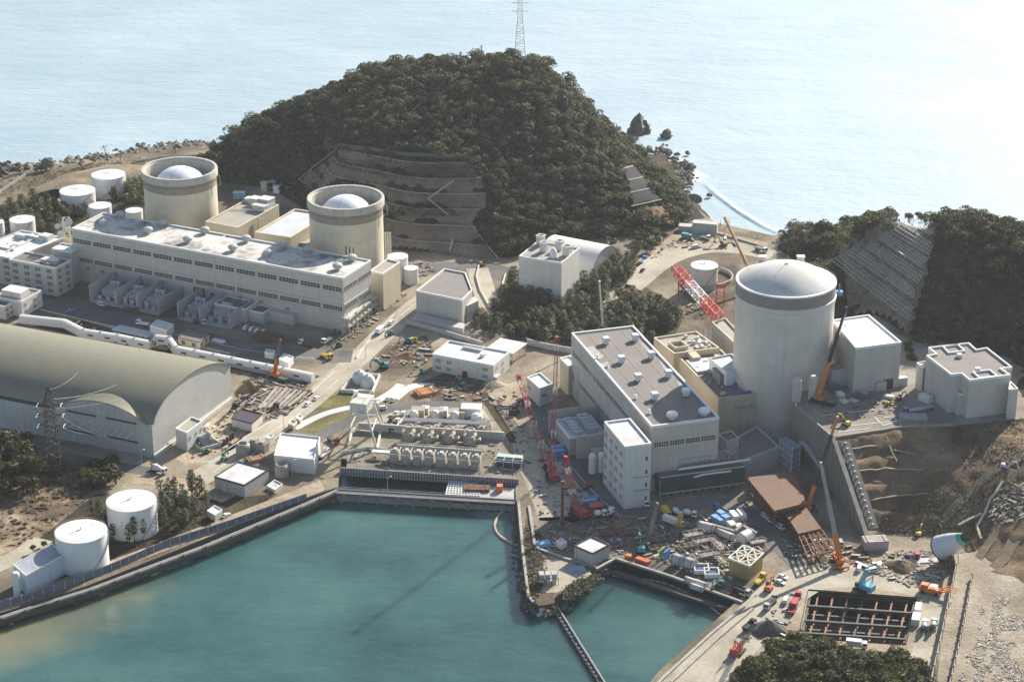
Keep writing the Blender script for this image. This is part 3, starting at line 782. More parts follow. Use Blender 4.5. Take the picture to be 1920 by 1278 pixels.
off=Bld('office_block','grey four-storey office block with dark roof at the end of the long hall','office block',q,21,5,W_GREY,R_BROWN)
A2,B2,C2=(np.array(p)for p in q[:3]);L2=np.linalg.norm(B2-A2);W2=np.linalg.norm(C2-B2)
for fl in range(4):
 for k in range(4):
  window_band(off.e,A2,B2,2+k*L2/4.1,2+k*L2/4.1+3.4,7+fl*3.6,8.7+fl*3.6,3)
 for k in range(2):
  window_band(off.e,B2,C2,1.5+k*W2/2,1.5+k*W2/2+2.6,7+fl*3.6,8.7+fl*3.6,2)
m=MB().box((*loc(q,.72,.5),20.7),(9,4,1.2),az);m.box((*loc(q,.72,.5),22.4),(9.4,4.4,.3),az)
world_part(off.e,'roof_deck',m,W_WHITE)
for k in range(14):
 p=loc(q,random.uniform(.5,.95),random.uniform(.1,.9));m=MB().box((*p,20.7),(random.uniform(.6,1.8),random.uniform(.6,1.6),random.uniform(.5,1.8)),az);world_part(off.e,'roof_unit',m,W_CONC)
q=quad3((-60,471),(22,485),(122,446),20.5)
ofw=Bld('office_wing','white-roofed office wing with roof ducts behind the grey office block','office block',q,20.5,5,W_GREY,R_WHITE)
A3,B3=np.array(q[0]),np.array(q[1]);L3=np.linalg.norm(B3-A3)
for fl in range(4):
 for k in range(4):window_band(ofw.e,A3,B3,2+k*L3/4.1,5.4+k*L3/4.1,7+fl*3.6,8.7+fl*3.6,3)
m=MB()
for(u,v,s)in((.75,.85,(6,5,3)),(.55,.8,(12,2.2,2)),(.3,.75,(5,2,2.4)),(.45,.3,(14,.8,1)),(.6,.5,(.8,24,1)),(.2,.2,(4,5,2))):
 world_part(ofw.e,'roof_unit',MB().box((*loc(q,u,v),20.2),s,az),W_WHITE)
for k in range(24):world_part(ofw.e,'roof_unit',MB().box((*loc(q,random.uniform(.05,.6),random.uniform(.05,.95)),20.2),(random.uniform(.6,2),random.uniform(.6,2),random.uniform(.5,1.6)),az),W_WHITE)
q=quad3((97,467),(134,473),(152,462),23.5)
Bld('office_wing','small blue-grey penthouse wing with white roof touching the long hall end wall','office block',q,23.5,5,W_GREY,R_WHITE)
e=thing('antenna_tower','yellow steel antenna tower with white dishes beside the corner of the long hall','antenna tower',(*P(127,455,21)[:2],20.3))
m=MB().truss((0,0,0),(0,0,15),3.6,3.2,5,.22);obj('frame',m,plain('antenna_yellow',(.62,.58,.32),.5),e)
for(x,z,r_)in((-3.2,6.5,1.9),(1.5,9,1.9),(1.8,13.5,2.1),(-1.2,12,1.7),(-4.4,11,1.5)):
 m=MB();m.lathe((0,0,0),[(0,0),(r_*.5,.12),(r_,.5),(r_,.65),(0,.2)],16)
 o=obj('dish',m,plain('dish_pale',(.72,.72,.66),.5),e,loc=(x,-2,z));o.rotation_euler=(math.radians(80),0,random.uniform(-.5,.5))
 m=MB()
m=MB()
for(x,z)in((-3.2,6.5),(-4.4,11)):m.bar((x,-1.9,z),(-1.2,-1.2,z),.25)
obj('dish_arm',m,W_WHITE,e)
q=quad3((-10,556),(40,566),(78,545),13.5)
wb=Bld('gatehouse','white two-storey block with roof cabin at the start of the covered walkway','office block',q,13.5,5,W_WHITE,R_BROWN)
A2,B2,C2=(np.array(p)for p in q[:3]);W2=np.linalg.norm(C2-B2)
for fl in range(2):
 for k in range(2):window_band(wb.e,B2,C2,2+k*W2/2.2,4+k*W2/2.2,6.6+fl*3.6,8+fl*3.6,2)
m=MB().prism(quad3((2,543),(38,550),(55,540),17),13,17);world_part(wb.e,'roof_cabin',m,W_WHITE)
q=quad3((-30,567),(9,576),(31,562),12)
wb2=Bld('gatehouse','low white block with dark flat roof and corner windows in front of the two-storey block','office block',q,12,5,W_WHITE,R_BROWN)
A2,B2,C2=(np.array(p)for p in q[:3]);W2=np.linalg.norm(C2-B2)
for fl in range(2):
 for k in range(3):window_band(wb2.e,B2,C2,.8+k*W2/3,2.8+k*W2/3,6.5+fl*3,7.8+fl*3,2)
VAULT=plain('vault_metal',(.27,.25,.175),.48,metal=.6,var=.1,scale=.3,streak=.25)
ENDW=panel_wall('vault_wall',(.46,.455,.43),2.2,50,streak=.25)
F=np.array(P(289,858,5)[:2]);K=np.array(P(433,749,5)[:2]);G=np.array(P(-40,792,5)[:2])
tx=(F-G)/np.linalg.norm(F-G);ny=np.array((-tx[1],tx[0]));span=(K-F)@ny
Fa=F;vh=thing('vaulted_hall','long hall under a curved metal vault with arched side dormers beside the lattice pylon','vaulted hall',(*F,5))
ze,zp=21.3,33.0;zb_=18.0
def vz(v):
 """height of the vault across the hall, v from 0 near to 1 far"""
 R_=0;a=ze+(zb_-ze)*v
 s=math.sin(math.pi*(v*.96+.02))if False else max(0.0,1-((v-.52)/.52)**2)**.62
 return a+(zp-(ze+zb_)/2)*s
LEN=215
def vp(u,v,z):
 p=F-tx*u+ny*span*v
 return(p[0],p[1],z)
ns=28
m=MB();vs=[vp(u,k/ns,vz(k/ns)+.05)for u in(-.8,LEN)for k in range(ns+1)]
m.add(vs,[(k,k+1,ns+2+k,ns+1+k)[::-1]for k in range(ns)])
vs2=[vp(-.8,k/ns,vz(k/ns)+.05-d)for d in(0,.5)for k in range(ns+1)]
m.add(vs2,[(k,ns+1+k,ns+2+k,k+1)for k in range(ns)])
vroof=world_part(vh,'roof',m,VAULT)
m=MB();vs=[vp(0,k/ns,vz(k/ns)-.1)for k in range(ns+1)]
m.add([vp(0,0,5),vp(0,1,5)]+vs,[(0,1)+tuple(2+k for k in range(ns,-1,-1))])
world_part(vh,'end_wall',m,ENDW)
m=MB().quad(vp(0,0,5),vp(LEN,0,5),vp(LEN,0,ze),vp(0,0,ze));world_part(vh,'front_wall',m,ENDW)
m=MB().quad(vp(0,1,5),vp(LEN,1,5),vp(LEN,1,zb_),vp(0,1,zb_));world_part(vh,'back_wall',m,ENDW)
m=MB();face_box(m,F,K,0,span,5,6.6,1.1);face_box(m,F,K,12,span,6.6,7.4,.5);world_part(vh,'plinth',m,W_WHITE)
def dormer(u0,u1):
 n2=20;uc=(u0+u1)/2;hw=(u1-u0)/2
 def dz(s):return ze+6.8*(1-s*s)
 fr=[];bk=[]
 for k in range(n2+1):
  s=-1+2*k/n2;z=dz(s)
  lo_,hi_=0.0,.5
  for _ in range(24):
   mid=(lo_+hi_)/2
   if vz(mid)<z+.4*(1-s*s):lo_=mid
   else:hi_=mid
  fr.append(vp(uc+s*hw,-.012,z));bk.append(vp(uc+s*hw,hi_,z+.4*(1-s*s)))
 md=MB().add(fr+bk,[(k,k+1,n2+2+k,n2+1+k)for k in range(n2)])
 d=world_part(vh,'dormer',md,VAULT)
 mw=MB();mw.add([vp(uc+(-1+2*k/n2)*hw,-.003,z_)for z_ in(ze-.5,)for k in range(n2+1)]+[(p[0],p[1],p[2]-.15)for p in fr],[(k,k+1,n2+2+k,n2+1+k)for k in range(n2)])
 o=obj('dormer_wall',mw,ENDW,d)
 mt=MB();mt.tube(fr,.28,5);obj('trim',mt,plain('dormer_trim',(.2,.19,.16),.5),d)
dormer(2,50);dormer(84,132)
for(u0,u1,z)in((8,24,20.2),(8,24,11.0),(29,45,20.0),(29,45,10.8),(88,104,19.6),(88,104,10.6)):
 world_part(vh,'louvre',face_box(MB(),F-tx*u1,F,0,u1-u0,z,z+.5,.7),DARK)
m=MB();face_box(m,F-tx*83.2,F,0,29.4,ze-.2,ze-.05,.36)
for k in range(26):
 u=54+k*1.15;face_box(m,F-tx*(u+.8),F,0,.8,ze-1.7,ze-.1,.35)
world_part(vh,'clerestory',m,DARK)
m=MB()
for k in range(9):
 u=10+k*3.9+(6 if k>4 else 0);p0=np.array(vp(u,-.01,16));p1=np.array(vp(u+1.8,-.06,14.0));m.bar(p0,p1,.18)
world_part(vh,'roof_drain',m,WHITE)
q=quad3((329,804),(350,812),(380,790),14)
sh=Bld('switch_house','narrow two-storey white switch house against the end wall of the vaulted hall','switch house',q,14,5,W_WHITE,R_TAN)
A2,B2,C2=(np.array(p)for p in q[:3]);W2=np.linalg.norm(C2-B2)
for(u,z)in((.12,10),(.5,10),(.82,10)):window_band(sh.e,B2,C2,u*W2,u*W2+1.6,z,z+1.3,2)
m=MB();face_box(m,B2,C2,W2*.55,W2*.55+1.4,5,7.4,.06);world_part(sh.e,'door',m,DARK)
e=thing('substation_transformer','grey transformer in a white walled pen beside the narrow switch house','transformer',P(386,833,5),.6)
obj('tank',MB().box((0,0,.3),(4.5,3.4,4)),TRF,e)
for y_ in(-2.4,2.4):
 m=MB().box((0,y_,3.5),(5,.3,.25))
 for j in range(6):m.box((-2+j*.8,y_,.6),(.4,1.2,3.0))
 obj('radiator',m,TRF,e)
m=MB()
for s in(-1,1):m.box((s*5,0,0),(.4,10,1.6));m.box((0,s*5,0),(10.4,.4,1.6))
obj('pen_wall',m,W_WHITE,e)
m=MB().box((1.4,-.2,0),(.5,4.4,6.4));obj('fire_wall',m,W_WHITE,e)
q=quad3((1071.5,625),(1221.7,800.3),(1349.4,784.8),36)
q=rectify(q)
T3H=Bld('turbine_hall','grey turbine hall with plain brown-grey roof in front of the large domed reactor','turbine hall',q,36,5,W_GREY3,R_GREY,rim=.8)
A,B,C,D=(np.array(p)for p in T3H.poly)
A,B,C,D=(np.array(p)for p in q)
L3_=np.linalg.norm(B-A);W3_=np.linalg.norm(C-B)
for k in range(9):
 u0,u1=2+k*(L3_-4)/9+.4,2+(k+1)*(L3_-4)/9-.4
 window_band(T3H.e,A,B,u0,u1,26.3,28.3,8,W_GREY3)
 window_band(T3H.e,A,B,u0,u1,14.5,16.3,8,W_GREY3)
for k in range(4):
 u0,u1=1+k*(W3_-2)/4+.3,1+(k+1)*(W3_-2)/4-.3
 window_band(T3H.e,B,C,u0,u1,26.3,28.3,6,W_GREY3)
 window_band(T3H.e,B,C,u0,u1,11.5,13.3,6,W_GREY3)
m=MB();face_box(m,A,B,6,12,5,22,.15);world_part(T3H.e,'door',m,W_CONC)
m=MB()
ta=(B-A)/L3_;na=np.array((-ta[1],ta[0]))
for fr in(.24,.5,.77):
 p0=A+na*W3_*fr;m.bar((*(p0+ta*1),35.72),(*(p0+ta*(L3_-1)),35.72),.35,.14)
world_part(T3H.e,'roof_joint',m,plain('joint_tan',(.3,.27,.2),.8))
v3=[(1136,640,'b','farthest of the row along the window side'),(1191,634,'b','farthest of the row along the reactor side'),(1165,675,'b','second of the row along the window side'),(1221,667,'b','second of the row along the reactor side'),(1196,709,'b','third of the row along the window side'),(1253,702,'b','third of the row along the reactor side'),(1227,744,'b','fourth of the row along the window side'),(1286,737,'b','fourth of the row along the reactor side'),(1260,781,'r','rounded one of the window side row nearest the low end'),(1320,774,'r','rounded one of the reactor side row nearest the low end')]
vr3=vent_mesh('round').mesh('roof_ventilator',VENT_WHITE)
for(x,y,k,wh)in v3:
 wh=wh.replace(' of the row','').replace('rounded one','rounded').replace(' of the window side row',', window side').replace(' of the reactor side row',', reactor side')
 o=link('roof_ventilator',vb if k=='b' else vr3,None,P(x,y+4,35.7),math.atan2(ta[1],ta[0]))
 tag(o,'white ventilator on brown-grey hall roof, '+wh,'ventilator','ventilators on the brown-grey roof')
for(x,y,lb)in((1191,748,'tiny white roof pipe near the window-side edge of brown-grey hall roof'),(1217,776,'white roof pipe with thin mast close to the near end of brown-grey roof'),(1138,688,'small white hatch box on pale patch of brown-grey hall roof'),(1120,673,'white ring hatch by the window-side parapet of brown-grey roof')):
 m=MB().box((0,0,0),(1.4,1.4,.8));m.lathe((0,0,.8),[(.45,0),(.45,.8),(.7,.9),(.6,1.3),(0,1.5)],10)
 if 'mast' in lb:m.bar((0,0,1),(0,0,5),.12)
 o=obj('roof_cowl',m,VENT_WHITE,loc=P(x,y,35.7));tag(o,lb,'roof cowl')
for pl in(((1096,652),(1112,648),(1132,668),(1118,676)),((1120,682),(1138,679),(1144,690),(1128,693)),((1198,640),(1212,646),(1226,664),(1216,660)),((1232,668),(1246,678),(1262,700),(1246,694)),((1270,714),(1280,718),(1284,726),(1274,724))):
 w=ccw([P(a_,b_,35.7)[:2]for a_,b_ in pl]);world_part(T3H.e,'roof_patch',MB().add([(p[0],p[1],35.7)for p in w],[(0,1,2,3)]),plain('roof_patch',(.34,.335,.33),.8,var=.2))
q=quad3((1133,791.5),(1171.7,838.5),(1212,821),34)
q=rectify(q)
sb=Bld('service_block','white multi-storey service block with white roof at near corner of brown-grey hall','service block',q,34,5,W_WHITE,R_PALE,rim=.6)
A2,B2,C2=(np.array(p)for p in q[:3]);L2=np.linalg.norm(B2-A2);W2=np.linalg.norm(C2-B2)
for fl in range(5):
 for k in range(4):window_band(sb.e,A2,B2,1.2+k*L2/4,1.2+k*L2/4+3.2,8.0+fl*5.1,9.8+fl*5.1,3,W_WHITE)
for fl in range(4):
 m=MB();face_box(m,B2,C2,W2*.8,W2*.8+.9,8+fl*6.2,9.8+fl*6.2,.05);world_part(sb.e,'window',m,GLASS)
for z in(13,19.2):world_part(sb.e,'balcony',face_box(MB(),B2,C2,W2*.35,W2,z,z+.35,.8),W_CONC)
def along3(u,d):
 nn=np.array((ta[1],-ta[0]));return A+ta*u+nn*d
for(u0,u1,d,zt,lb)in((40,41,24,17,'tall grey blast wall farthest along the window side of brown-grey hall'),(68,69,20,16,'grey blast wall in the middle of the window side of brown-grey hall'),(80,81,17,15,'grey blast wall close to the white service block')):
 o=obj('blast_wall',MB().prism([tuple(along3(u0,.1)),tuple(along3(u0,d)),tuple(along3(u1,d)),tuple(along3(u1,.1))],5,zt),W_CONC);tag(o,lb,'wall')
bb=Bld('switchgear_bay','grey open switchgear bay with white roof units beside the window side of the hall','transformer bay',[tuple(along3(44,5)),tuple(along3(44,22)),tuple(along3(64,22)),tuple(along3(64,5))],13.5,5,W_CONC,R_PALE)
for k in range(10):world_part(bb.e,'roof_unit',MB().box((*along3(47+k//2*3.5,10+7*(k%2)),13.2),(2.6,5-1.5*(k%2),3-k%2),math.atan2(ta[1],ta[0])),TRF)
Bld('lean_to_shed','long low shed with brown ribbed roof against the window side of brown-grey hall','shed',[tuple(along3(60,.2)),tuple(along3(60,4.5)),tuple(along3(79,4.5)),tuple(along3(79,.2))],16,5,W_CONC,R_BROWN,par=.1)
for(u,d,lb)in((83.5,13.5,'pair-standing slim white tank nearest the blast wall by the service block'),(83.5,17.5,'slim white tank on the road side next to its twin by the service block')):
 e=thing('vessel',lb,'tank',(*along3(u,d),5));obj('shell',MB().lathe((0,0,0),[(1.8,0),(1.8,8),(1.2,9),(0,9.3)],20),WHITE,e)
q=quad3((1233,893),(1395,874),(1368,862),14)
gs=thing('pipe_deck','raised pipe deck wrapped in dark green netting below the brown-grey hall end','pipe deck',(*np.mean(np.array(q),axis=0),5))
NET=plain('green_netting',(.03,.072,.058),.85,var=.3,scale=.4)
a0=np.array(P(1214,903,14)[:2]);a1=np.array(P(1238,896,14)[:2]);a2=np.array(P(1397,875,14)[:2]);nn_=(C-B)/W3_
dpt=np.array((-nn_[1],nn_[0]))*13
poly=[tuple(a1),tuple(a2),tuple(a2+dpt),tuple(a1+dpt)]
m=MB().prism(poly,13.4,14);world_part(gs,'deck',m,plain('deck_brown',(.16,.13,.12),.8))
m=MB();Lg=np.linalg.norm(a2-a1);face_box(m,a1,a2,0,Lg,6.8,14.2,.42,inn=-.34);face_box(m,a1+dpt,a1,0,13,6.8,14.2,.42,inn=-.34);world_part(gs,'netting',m,NET)
m=MB()
for k in range(12):
 p=a1+(a2-a1)*k/11;m.bar((*p,5),(*p,13.4),.5);p=p+dpt;m.bar((*p,5),(*p,13.4),.5)
world_part(gs,'column',m,W_CONC)
m=MB();face_box(m,a1,a2,0,Lg,6.4,6.8,.5);face_box(m,a1,a2,0,Lg,14.2,14.5,.3)
world_part(gs,'edge_beam',m,plain('rail_white',(.6,.6,.58),.5))
m=MB();g_t=(a2-a1)/Lg
def gd(u,v):p=a1+g_t*u+dpt/13*v;return(p[0],p[1])
for k in range(11):
 u=13+k*2.4;m.lathe((*gd(u,7.5),14),[(.45,0),(.55,1.6),(.35,2.2),(.35,3.4)],8)
 m.tube([(*gd(u,7.5),16.8),(*gd(u,5),16.8),(*gd(u,5),14)],.22,6)
m.tube([(*gd(10,4),15.4),(*gd(38,4),15.4)],.35,6);m.tube([(*gd(10,10),17.5),(*gd(40,10),17.5)],.3,6)
for k in range(7):m.bar((*gd(11+k*4.5,9),14),(*gd(11+k*4.5,9),19),.25);m.bar((*gd(11+k*4.5,5.5),14),(*gd(11+k*4.5,5.5),19),.25)
for z in(16.4,18.9):
 for v in(5.5,9):m.bar((*gd(11,v),z),(*gd(38,v),z),.2)
world_part(gs,'valve',m,plain('valve_tan',(.42,.36,.3),.5))
m=MB()
for u in(4,7):m.tube([(*gd(u,6),14),(*gd(u,6),20.5),(*gd(u+2,6),21),(*gd(u+2,6),14)],.45,8)
m.tube([(*gd(9,2),16),(*gd(42,2),16.2)],.5,8);m.tube([(*gd(15,-1.2),13.0),(*gd(19,-1.2),13.6),(*gd(32,-1.2),13.6)],.4,6)
world_part(gs,'pipe',m,WHITE)
tb=math.atan2(ta[1],ta[0])
q=quad3((1228,634),(1262,657),(1345,648),27)
q=[P(1226,634,27)[:2],P(1264,664,27)[:2],P(1349,653,27)[:2],P(1306,622,27)[:2]]
b1=Bld('auxiliary_building','tan-roofed auxiliary block with roof boxes at the far corner of brown-grey hall','auxiliary building',q,27,5,W_BEIGE,R_TAN,parm=W_BEIGE,rim=.7)
m=MB();rim_ring(m,[tuple(loc(q,u,v))for u,v in((.45,.12),(.8,.12),(.8,.42),(.45,.42))],26.7,28.4,.5);world_part(b1.e,'light_well',m,W_BEIGE)
for k in range(16):world_part(b1.e,'roof_unit',MB().box((*loc(q,random.uniform(.15,.9),random.uniform(.55,.95)),26.7),(random.uniform(.8,3),random.uniform(.8,2),random.uniform(.6,1.8)),tb),W_WHITE)
q=[P(1268,665,25)[:2],P(1347,748,25)[:2],P(1430,738,25)[:2],P(1352,656,25)[:2]]
b2=Bld('auxiliary_building','long auxiliary block with tan side wall and cluttered dark roof between hall and domed reactor','auxiliary building',q,25,5,W_BEIGE,R_BROWN,parm=W_BEIGE,rim=.6)
m=MB().box((*loc(q,.3,.3),24.7),(14,11,1.2),tb);world_part(b2.e,'roof_slab',m,R_PALE)
m=MB().box((*loc(q,.62,.5),24.7),(9,9,4.5),tb);m.box((*loc(q,.62,.5),29.2),(9.5,9.5,.3),tb);world_part(b2.e,'roof_cabin',m,plain('cabin_grey',(.2,.21,.23),.6))
m=MB().box((*loc(q,.12,.28),24.7),(8,4,2.6),tb);world_part(b2.e,'roof_cabin',m,plain('cabin_tan',(.5,.43,.3),.6))
for k in range(36):world_part(b2.e,'roof_unit',MB().box((*loc(q,random.uniform(.1,.98),random.uniform(.05,.9)),24.7),(random.uniform(.5,2.6),random.uniform(.5,2),random.uniform(.4,1.6)),tb+random.uniform(-.2,.2)),W_CONC)
for k in range(8):world_part(b2.e,'tarpaulin',MB().box((*loc(q,random.uniform(.7,.98),random.uniform(.3,.9)),24.7),(1.5,1.2,1.2),tb),plain('tarp_blue',(.06,.14,.4),.6))
A2,B2=np.array(b2.poly[1]),np.array(b2.poly[2]);LL=np.linalg.norm(B2-A2)
for u in(.38,.55,.72):world_part(b2.e,'vent_hood',face_box(MB(),A2,B2,u*LL,u*LL+1.8,19,20.6,.9),W_CONC)
for u in(.12,.5,.88):world_part(b2.e,'downpipe',face_box(MB(),A2,B2,u*LL,u*LL+.25,5,24.5,.25),W_CONC)
q=[P(1330,672,31)[:2],P(1362,700,31)[:2],P(1395,693,31)[:2],P(1372,664,31)[:2]]
Bld('intake_house','bright white house with pale blue roof leaning on the domed reactor wall','plant block',q,31,24,plain('white_clean',(.75,.77,.8),.45,var=.05),R_BLUE,rim=.3)
q=[P(1350,838,14)[:2],P(1388,866,14)[:2],P(1461,838,14)[:2],P(1420,800,14)[:2]]
Bld('plant_block','low concrete block with sunken dark roof at the foot of the domed reactor','plant block',q,14,5,W_CONC,R_BROWN,parm=W_GREY3)
q=[P(1345,815,18)[:2],P(1362,829,18)[:2],P(1386,822,18)[:2],P(1370,808,18)[:2]]
Bld('plant_block','small grey tower block with open roof between hall end and low concrete block','plant block',q,18,5,W_GREY3,R_BROWN,parm=W_GREY3)
q=[P(1335,605,28)[:2],P(1378,645,28)[:2],P(1400,640,28)[:2],P(1360,597,28)[:2]]
b4=Bld('auxiliary_building','narrow tan pipe block running behind the domed reactor under the red boom','auxiliary building',q,28,5,W_CONC,R_TAN,parm=W_BEIGE)
m=MB()
for k in range(10):
 z=8+k*2;m.bar((*P(1322,655,20)[:2],z),(*P(1332,648,20)[:2],z),.3)
for s in((1322,655),(1332,648),(1318,640),(1328,634)):m.bar((*P(*s,20)[:2],5),(*P(*s,20)[:2],30),.4)
world_part(b4.e,'stair_tower',m,W_CONC)
q=[P(1560,601,50)[:2],P(1604.5,653.5,50)[:2],P(1690,642.5,50)[:2],P(1629,591,50)[:2]]
wr=Bld('fuel_building','pale cubic block with brilliant white roof on the platform beside the domed reactor','plant block',q,50,20,W_GREY3,plain('roof_brilliant',(.86,.86,.86),.5,var=.03),rim=.6)
A2,B2,C2=(np.array(p)for p in q[:3]);W2=np.linalg.norm(C2-B2)
m=MB();face_box(m,B2,C2,W2*.66,W2*.88,28,33,.08);world_part(wr.e,'door',m,DARK)
q=[P(1553,690,35)[:2],P(1562,698,35)[:2],P(1591,694,35)[:2],P(1576,676,35)[:2]]
Bld('plant_block','low pale block wedged between domed reactor and brilliant white roof','plant block',q,35.5,20,W_GREY3,R_TAN,parm=W_GREY3)
for(c,s,lb)in(((1645,727),(8,5,4.5),'small concrete cabin with dark roof before the pale cubic block'),((1687,722),(3,6,4),'narrow concrete pen wall at the near corner of pale cubic block')):
 o=obj('plant_cabin',MB().box((0,0,0),s,tb),W_CONC,loc=(*P(*c,28)[:2],28));tag(o,lb,'cabin')
pts=[(1740.5,652.6),(1816.8,643.9),(1830.6,656.4),(1850.6,653),(1897.7,689.7),(1877,692),(1894.4,704),(1818,714),(1803,701.5),(1783,703.5),(1737,667.7),(1755,664.7)]
rb=Bld('diesel_building','pale cross-shaped block with brown roof and white parapets on the far platform end','plant block',[P(a,b_,46)[:2]for a,b_ in pts],46,20,W_GREY3,R_BROWN,rim=.6,par=.6)
m=MB();rim_ring(m,[P(a,b_,46)[:2]for a,b_ in((1767,650.5),(1796,646.5),(1810,659),(1778,662.5))],45.7,46.6,.5);rim_ring(m,[P(a,b_,46)[:2]for a,b_ in((1823,698),(1856,694),(1871,706),(1836,710))],45.7,46.6,.5)
world_part(rb.e,'light_well',m,TRIM)
for(x,y)in((1799,668),(1833,694)):
 m=MB().box((*P(x,y,46)[:2],45.7),(2.2,2,1.6));world_part(rb.e,'roof_unit',m,VENT_WHITE)
for(pl,zt)in((((1783,722),(1798,740),(1822,736),(1806,719)),38),(((1893,719),(1891,731),(1909,730),(1895,716)),42),(((1719,681),(1731,690),(1742,686),(1734,678)),40)):
 w=[P(a,b_,zt)[:2]for a,b_ in pl]
 m=MB().prism(w,20,zt);world_part(rb.e,'wing',m,W_GREY3)
 m=MB();rim_ring(m,w,zt-.3,zt+.5,.4);world_part(rb.e,'parapet',m,TRIM)
q=quad3((810.6,664.5),(925,686),(955.5,660),13.5)
mo=Bld('canteen','white two-storey building with shaded white roof beside the pale-roofed open shed','office block',q,13.5,5,W_WHITE,R_PALE)
A2,B2,C2=(np.array(p)for p in q[:3]);L2=np.linalg.norm(B2-A2);W2=np.linalg.norm(C2-B2)
for(u,z)in((.05,6.5),(.22,6.5),(.23,10.2),(.82,10.2),(.82,6.5),(.05,10.2)):window_band(mo.e,A2,B2,u*L2,u*L2+3,z,z+1.4,3,W_WHITE)
for z in(6.5,10.0):
 for u in(.15,.5):window_band(mo.e,B2,C2,u*W2,u*W2+2.6,z,z+1.4,3,W_WHITE)
m=MB();face_box(m,A2,B2,L2*.5,L2*.5+2.6,5,8,.06);world_part(mo.e,'door',m,DARK)
m=MB().box((*loc(q,.45,.8),13.2),(10,3,1.2),az);m.tube([(*loc(q,.3,.85),14.8),(*loc(q,.6,.85),14.8)],.3,6);m.box((*loc(q,.7,.5),13.2),(2,3,1.6),az)
world_part(mo.e,'roof_unit',m,W_WHITE)
m=MB().box((*loc(q,1.0,.1),5),(4,4,3),az);world_part(mo.e,'porch',m,W_WHITE)
q=[P(914,650,11)[:2],P(962,663,11)[:2],P(989,643,11)[:2],P(938,633,11)[:2]]
e=thing('open_shed','open shed under a plain pale grey slab roof behind the white two-storey building','shed',(*np.mean(np.array(q),axis=0),5))
world_part(e,'roof',MB().prism(q,10.5,11),R_PALE)
m=MB()
for p in inset(ccw(q),.8):m.bar((*p,5),(*p,10.5),.5)
world_part(e,'post',m,W_CONC)
m=MB().prism(inset(ccw(q),4),5,9.5);world_part(e,'store_room',m,W_WHITE)
pl=[(780,546),(866.5,563.5),(885.5,544.5),(873,512),(833,504.5)]
w=[P(a,b_,19)[:2]for a,b_ in pl]
hb=Bld('training_hall','pale windowless building with five-sided dark grey roof beside the curved ramp','plant block',w,19,5,W_GREY,roof_mat('roof_slate',(.19,.175,.168),(.24,.22,.21),.4,.2),rim=.6,parm=TRIM)
m=MB().prism([P(a,b_,14)[:2]for a,b_ in((872,567),(876,573),(897,563),(889,556))],5,14);world_part(hb.e,'side_annex',m,W_WHITE)
m=MB().bar((*P(803,565,12)[:2],5),(*P(803,565,12)[:2],17),1.0);world_part(hb.e,'duct',m,W_GREY)
m=MB().prism([P(a,b_,8)[:2]for a,b_ in((770,596),(868,616),(872,607),(785,585))],5,8);world_part(hb.e,'loading_dock',m,W_GREY)
q=quad3((973,481),(1053,494),(1087,465.5),29)
wbk=Bld('ventilation_block','pale blue-white block with five roof chimneys rising from the pine grove','plant block',q,29,5,W_WHITE,R_TAN)
CH=[(.12,.9,3.6,'bc'),(.35,.55,3.4,'d'),(.62,.78,3.6,'e'),(.9,.55,4,'f')]
for(u,v,s,_)in CH:
 m=MB().box((*loc(q,u,v),28.7),(s,s,5),az);
 c_=loc(q,u,v);m.box((*c_,33.7),(s+.5,s+.5,.3),az);m.box((*c_,34.0),(s-.8,s-.8,.03),az,mi=1)
 world_part(wbk.e,'chimney',m,[W_WHITE,DARK])
m=MB().lathe((*loc(q,.68,.3),28.7),[(1.9,0),(1.9,3),(1.3,4.2),(.5,5),(0,5.1)],12);world_part(wbk.e,'roof_cowl',m,VENT_WHITE)
F2=np.array(P(1108,525,5)[:2]);K2=np.array(P(1158,492,5)[:2]);d_=(K2-F2);sp2=np.linalg.norm(d_);d_/=sp2;bk=np.array((-d_[1],d_[0]))
if bk[0]>0:bk=-bk
e=thing('vaulted_store','white barrel-vaulted store behind the pale block with roof chimneys','vaulted hall',(*F2,5))
nn2=20;prof=[(sp2*(.5-.5*math.cos(math.pi*k/nn2)),5+14*math.sin(math.pi*k/nn2)**.9)for k in range(nn2+1)]
m=MB();vs=[(*(F2+d_*s+bk*u),z)for u in(-.5,34)for(s,z)in prof]
m.add(vs,[(k,nn2+1+k,nn2+2+k,k+1)[::-1]for k in range(nn2)]);world_part(e,'roof',m,plain('vault_white',(.66,.66,.64),.5,var=.06))
m=MB().add([(*(F2+d_*s),z-.1)for(s,z)in prof],[tuple(range(nn2+1))]);world_part(e,'end_wall',m,W_CONC)
q=quad3((988,708),(1012,729),(1037,720),14)
hut=Bld('pump_hut','white two-storey hut with sunlit roof behind the lattice crane boom','office block',q,14,5,W_WHITE,R_WHITE)
A2,B2,C2=(np.array(p)for p in q[:3]);W2=np.linalg.norm(C2-B2)
window_band(hut.e,B2,C2,1.2,4.4,9.2,10.8,2,W_WHITE);window_band(hut.e,A2,B2,2,4.4,9.2,10.8,2,W_WHITE)
q=quad3((1050,672),(1066,688),(1085,683),20)
Bld('stair_block','cream block with pale roof against the far end of the brown-grey hall','plant block',q,20,5,W_BEIGE,R_WHITE)
def shed(label,A_,B_,C_,zt,wall,roof,cat='shed',par=.15,rim=.3,parm=None,name='shed',zb=5):
 q=quad3(A_,B_,C_,zt);b_=Bld(name,label,cat,q,zt,zb,wall,roof,par=par,rim=rim,parm=parm);b_.q=q;return b_
s1=shed('white shed with broad white roof beside the gantry crane yard',(514,854),(589,862),(600,820),12,W_WHITE,R_WHITE,par=.4)
s2=shed('grey block shed with pale slab roof beside the shore fence',(402,893),(458,909),(503,880),11,W_GREY,R_PALE,parm=DARK)
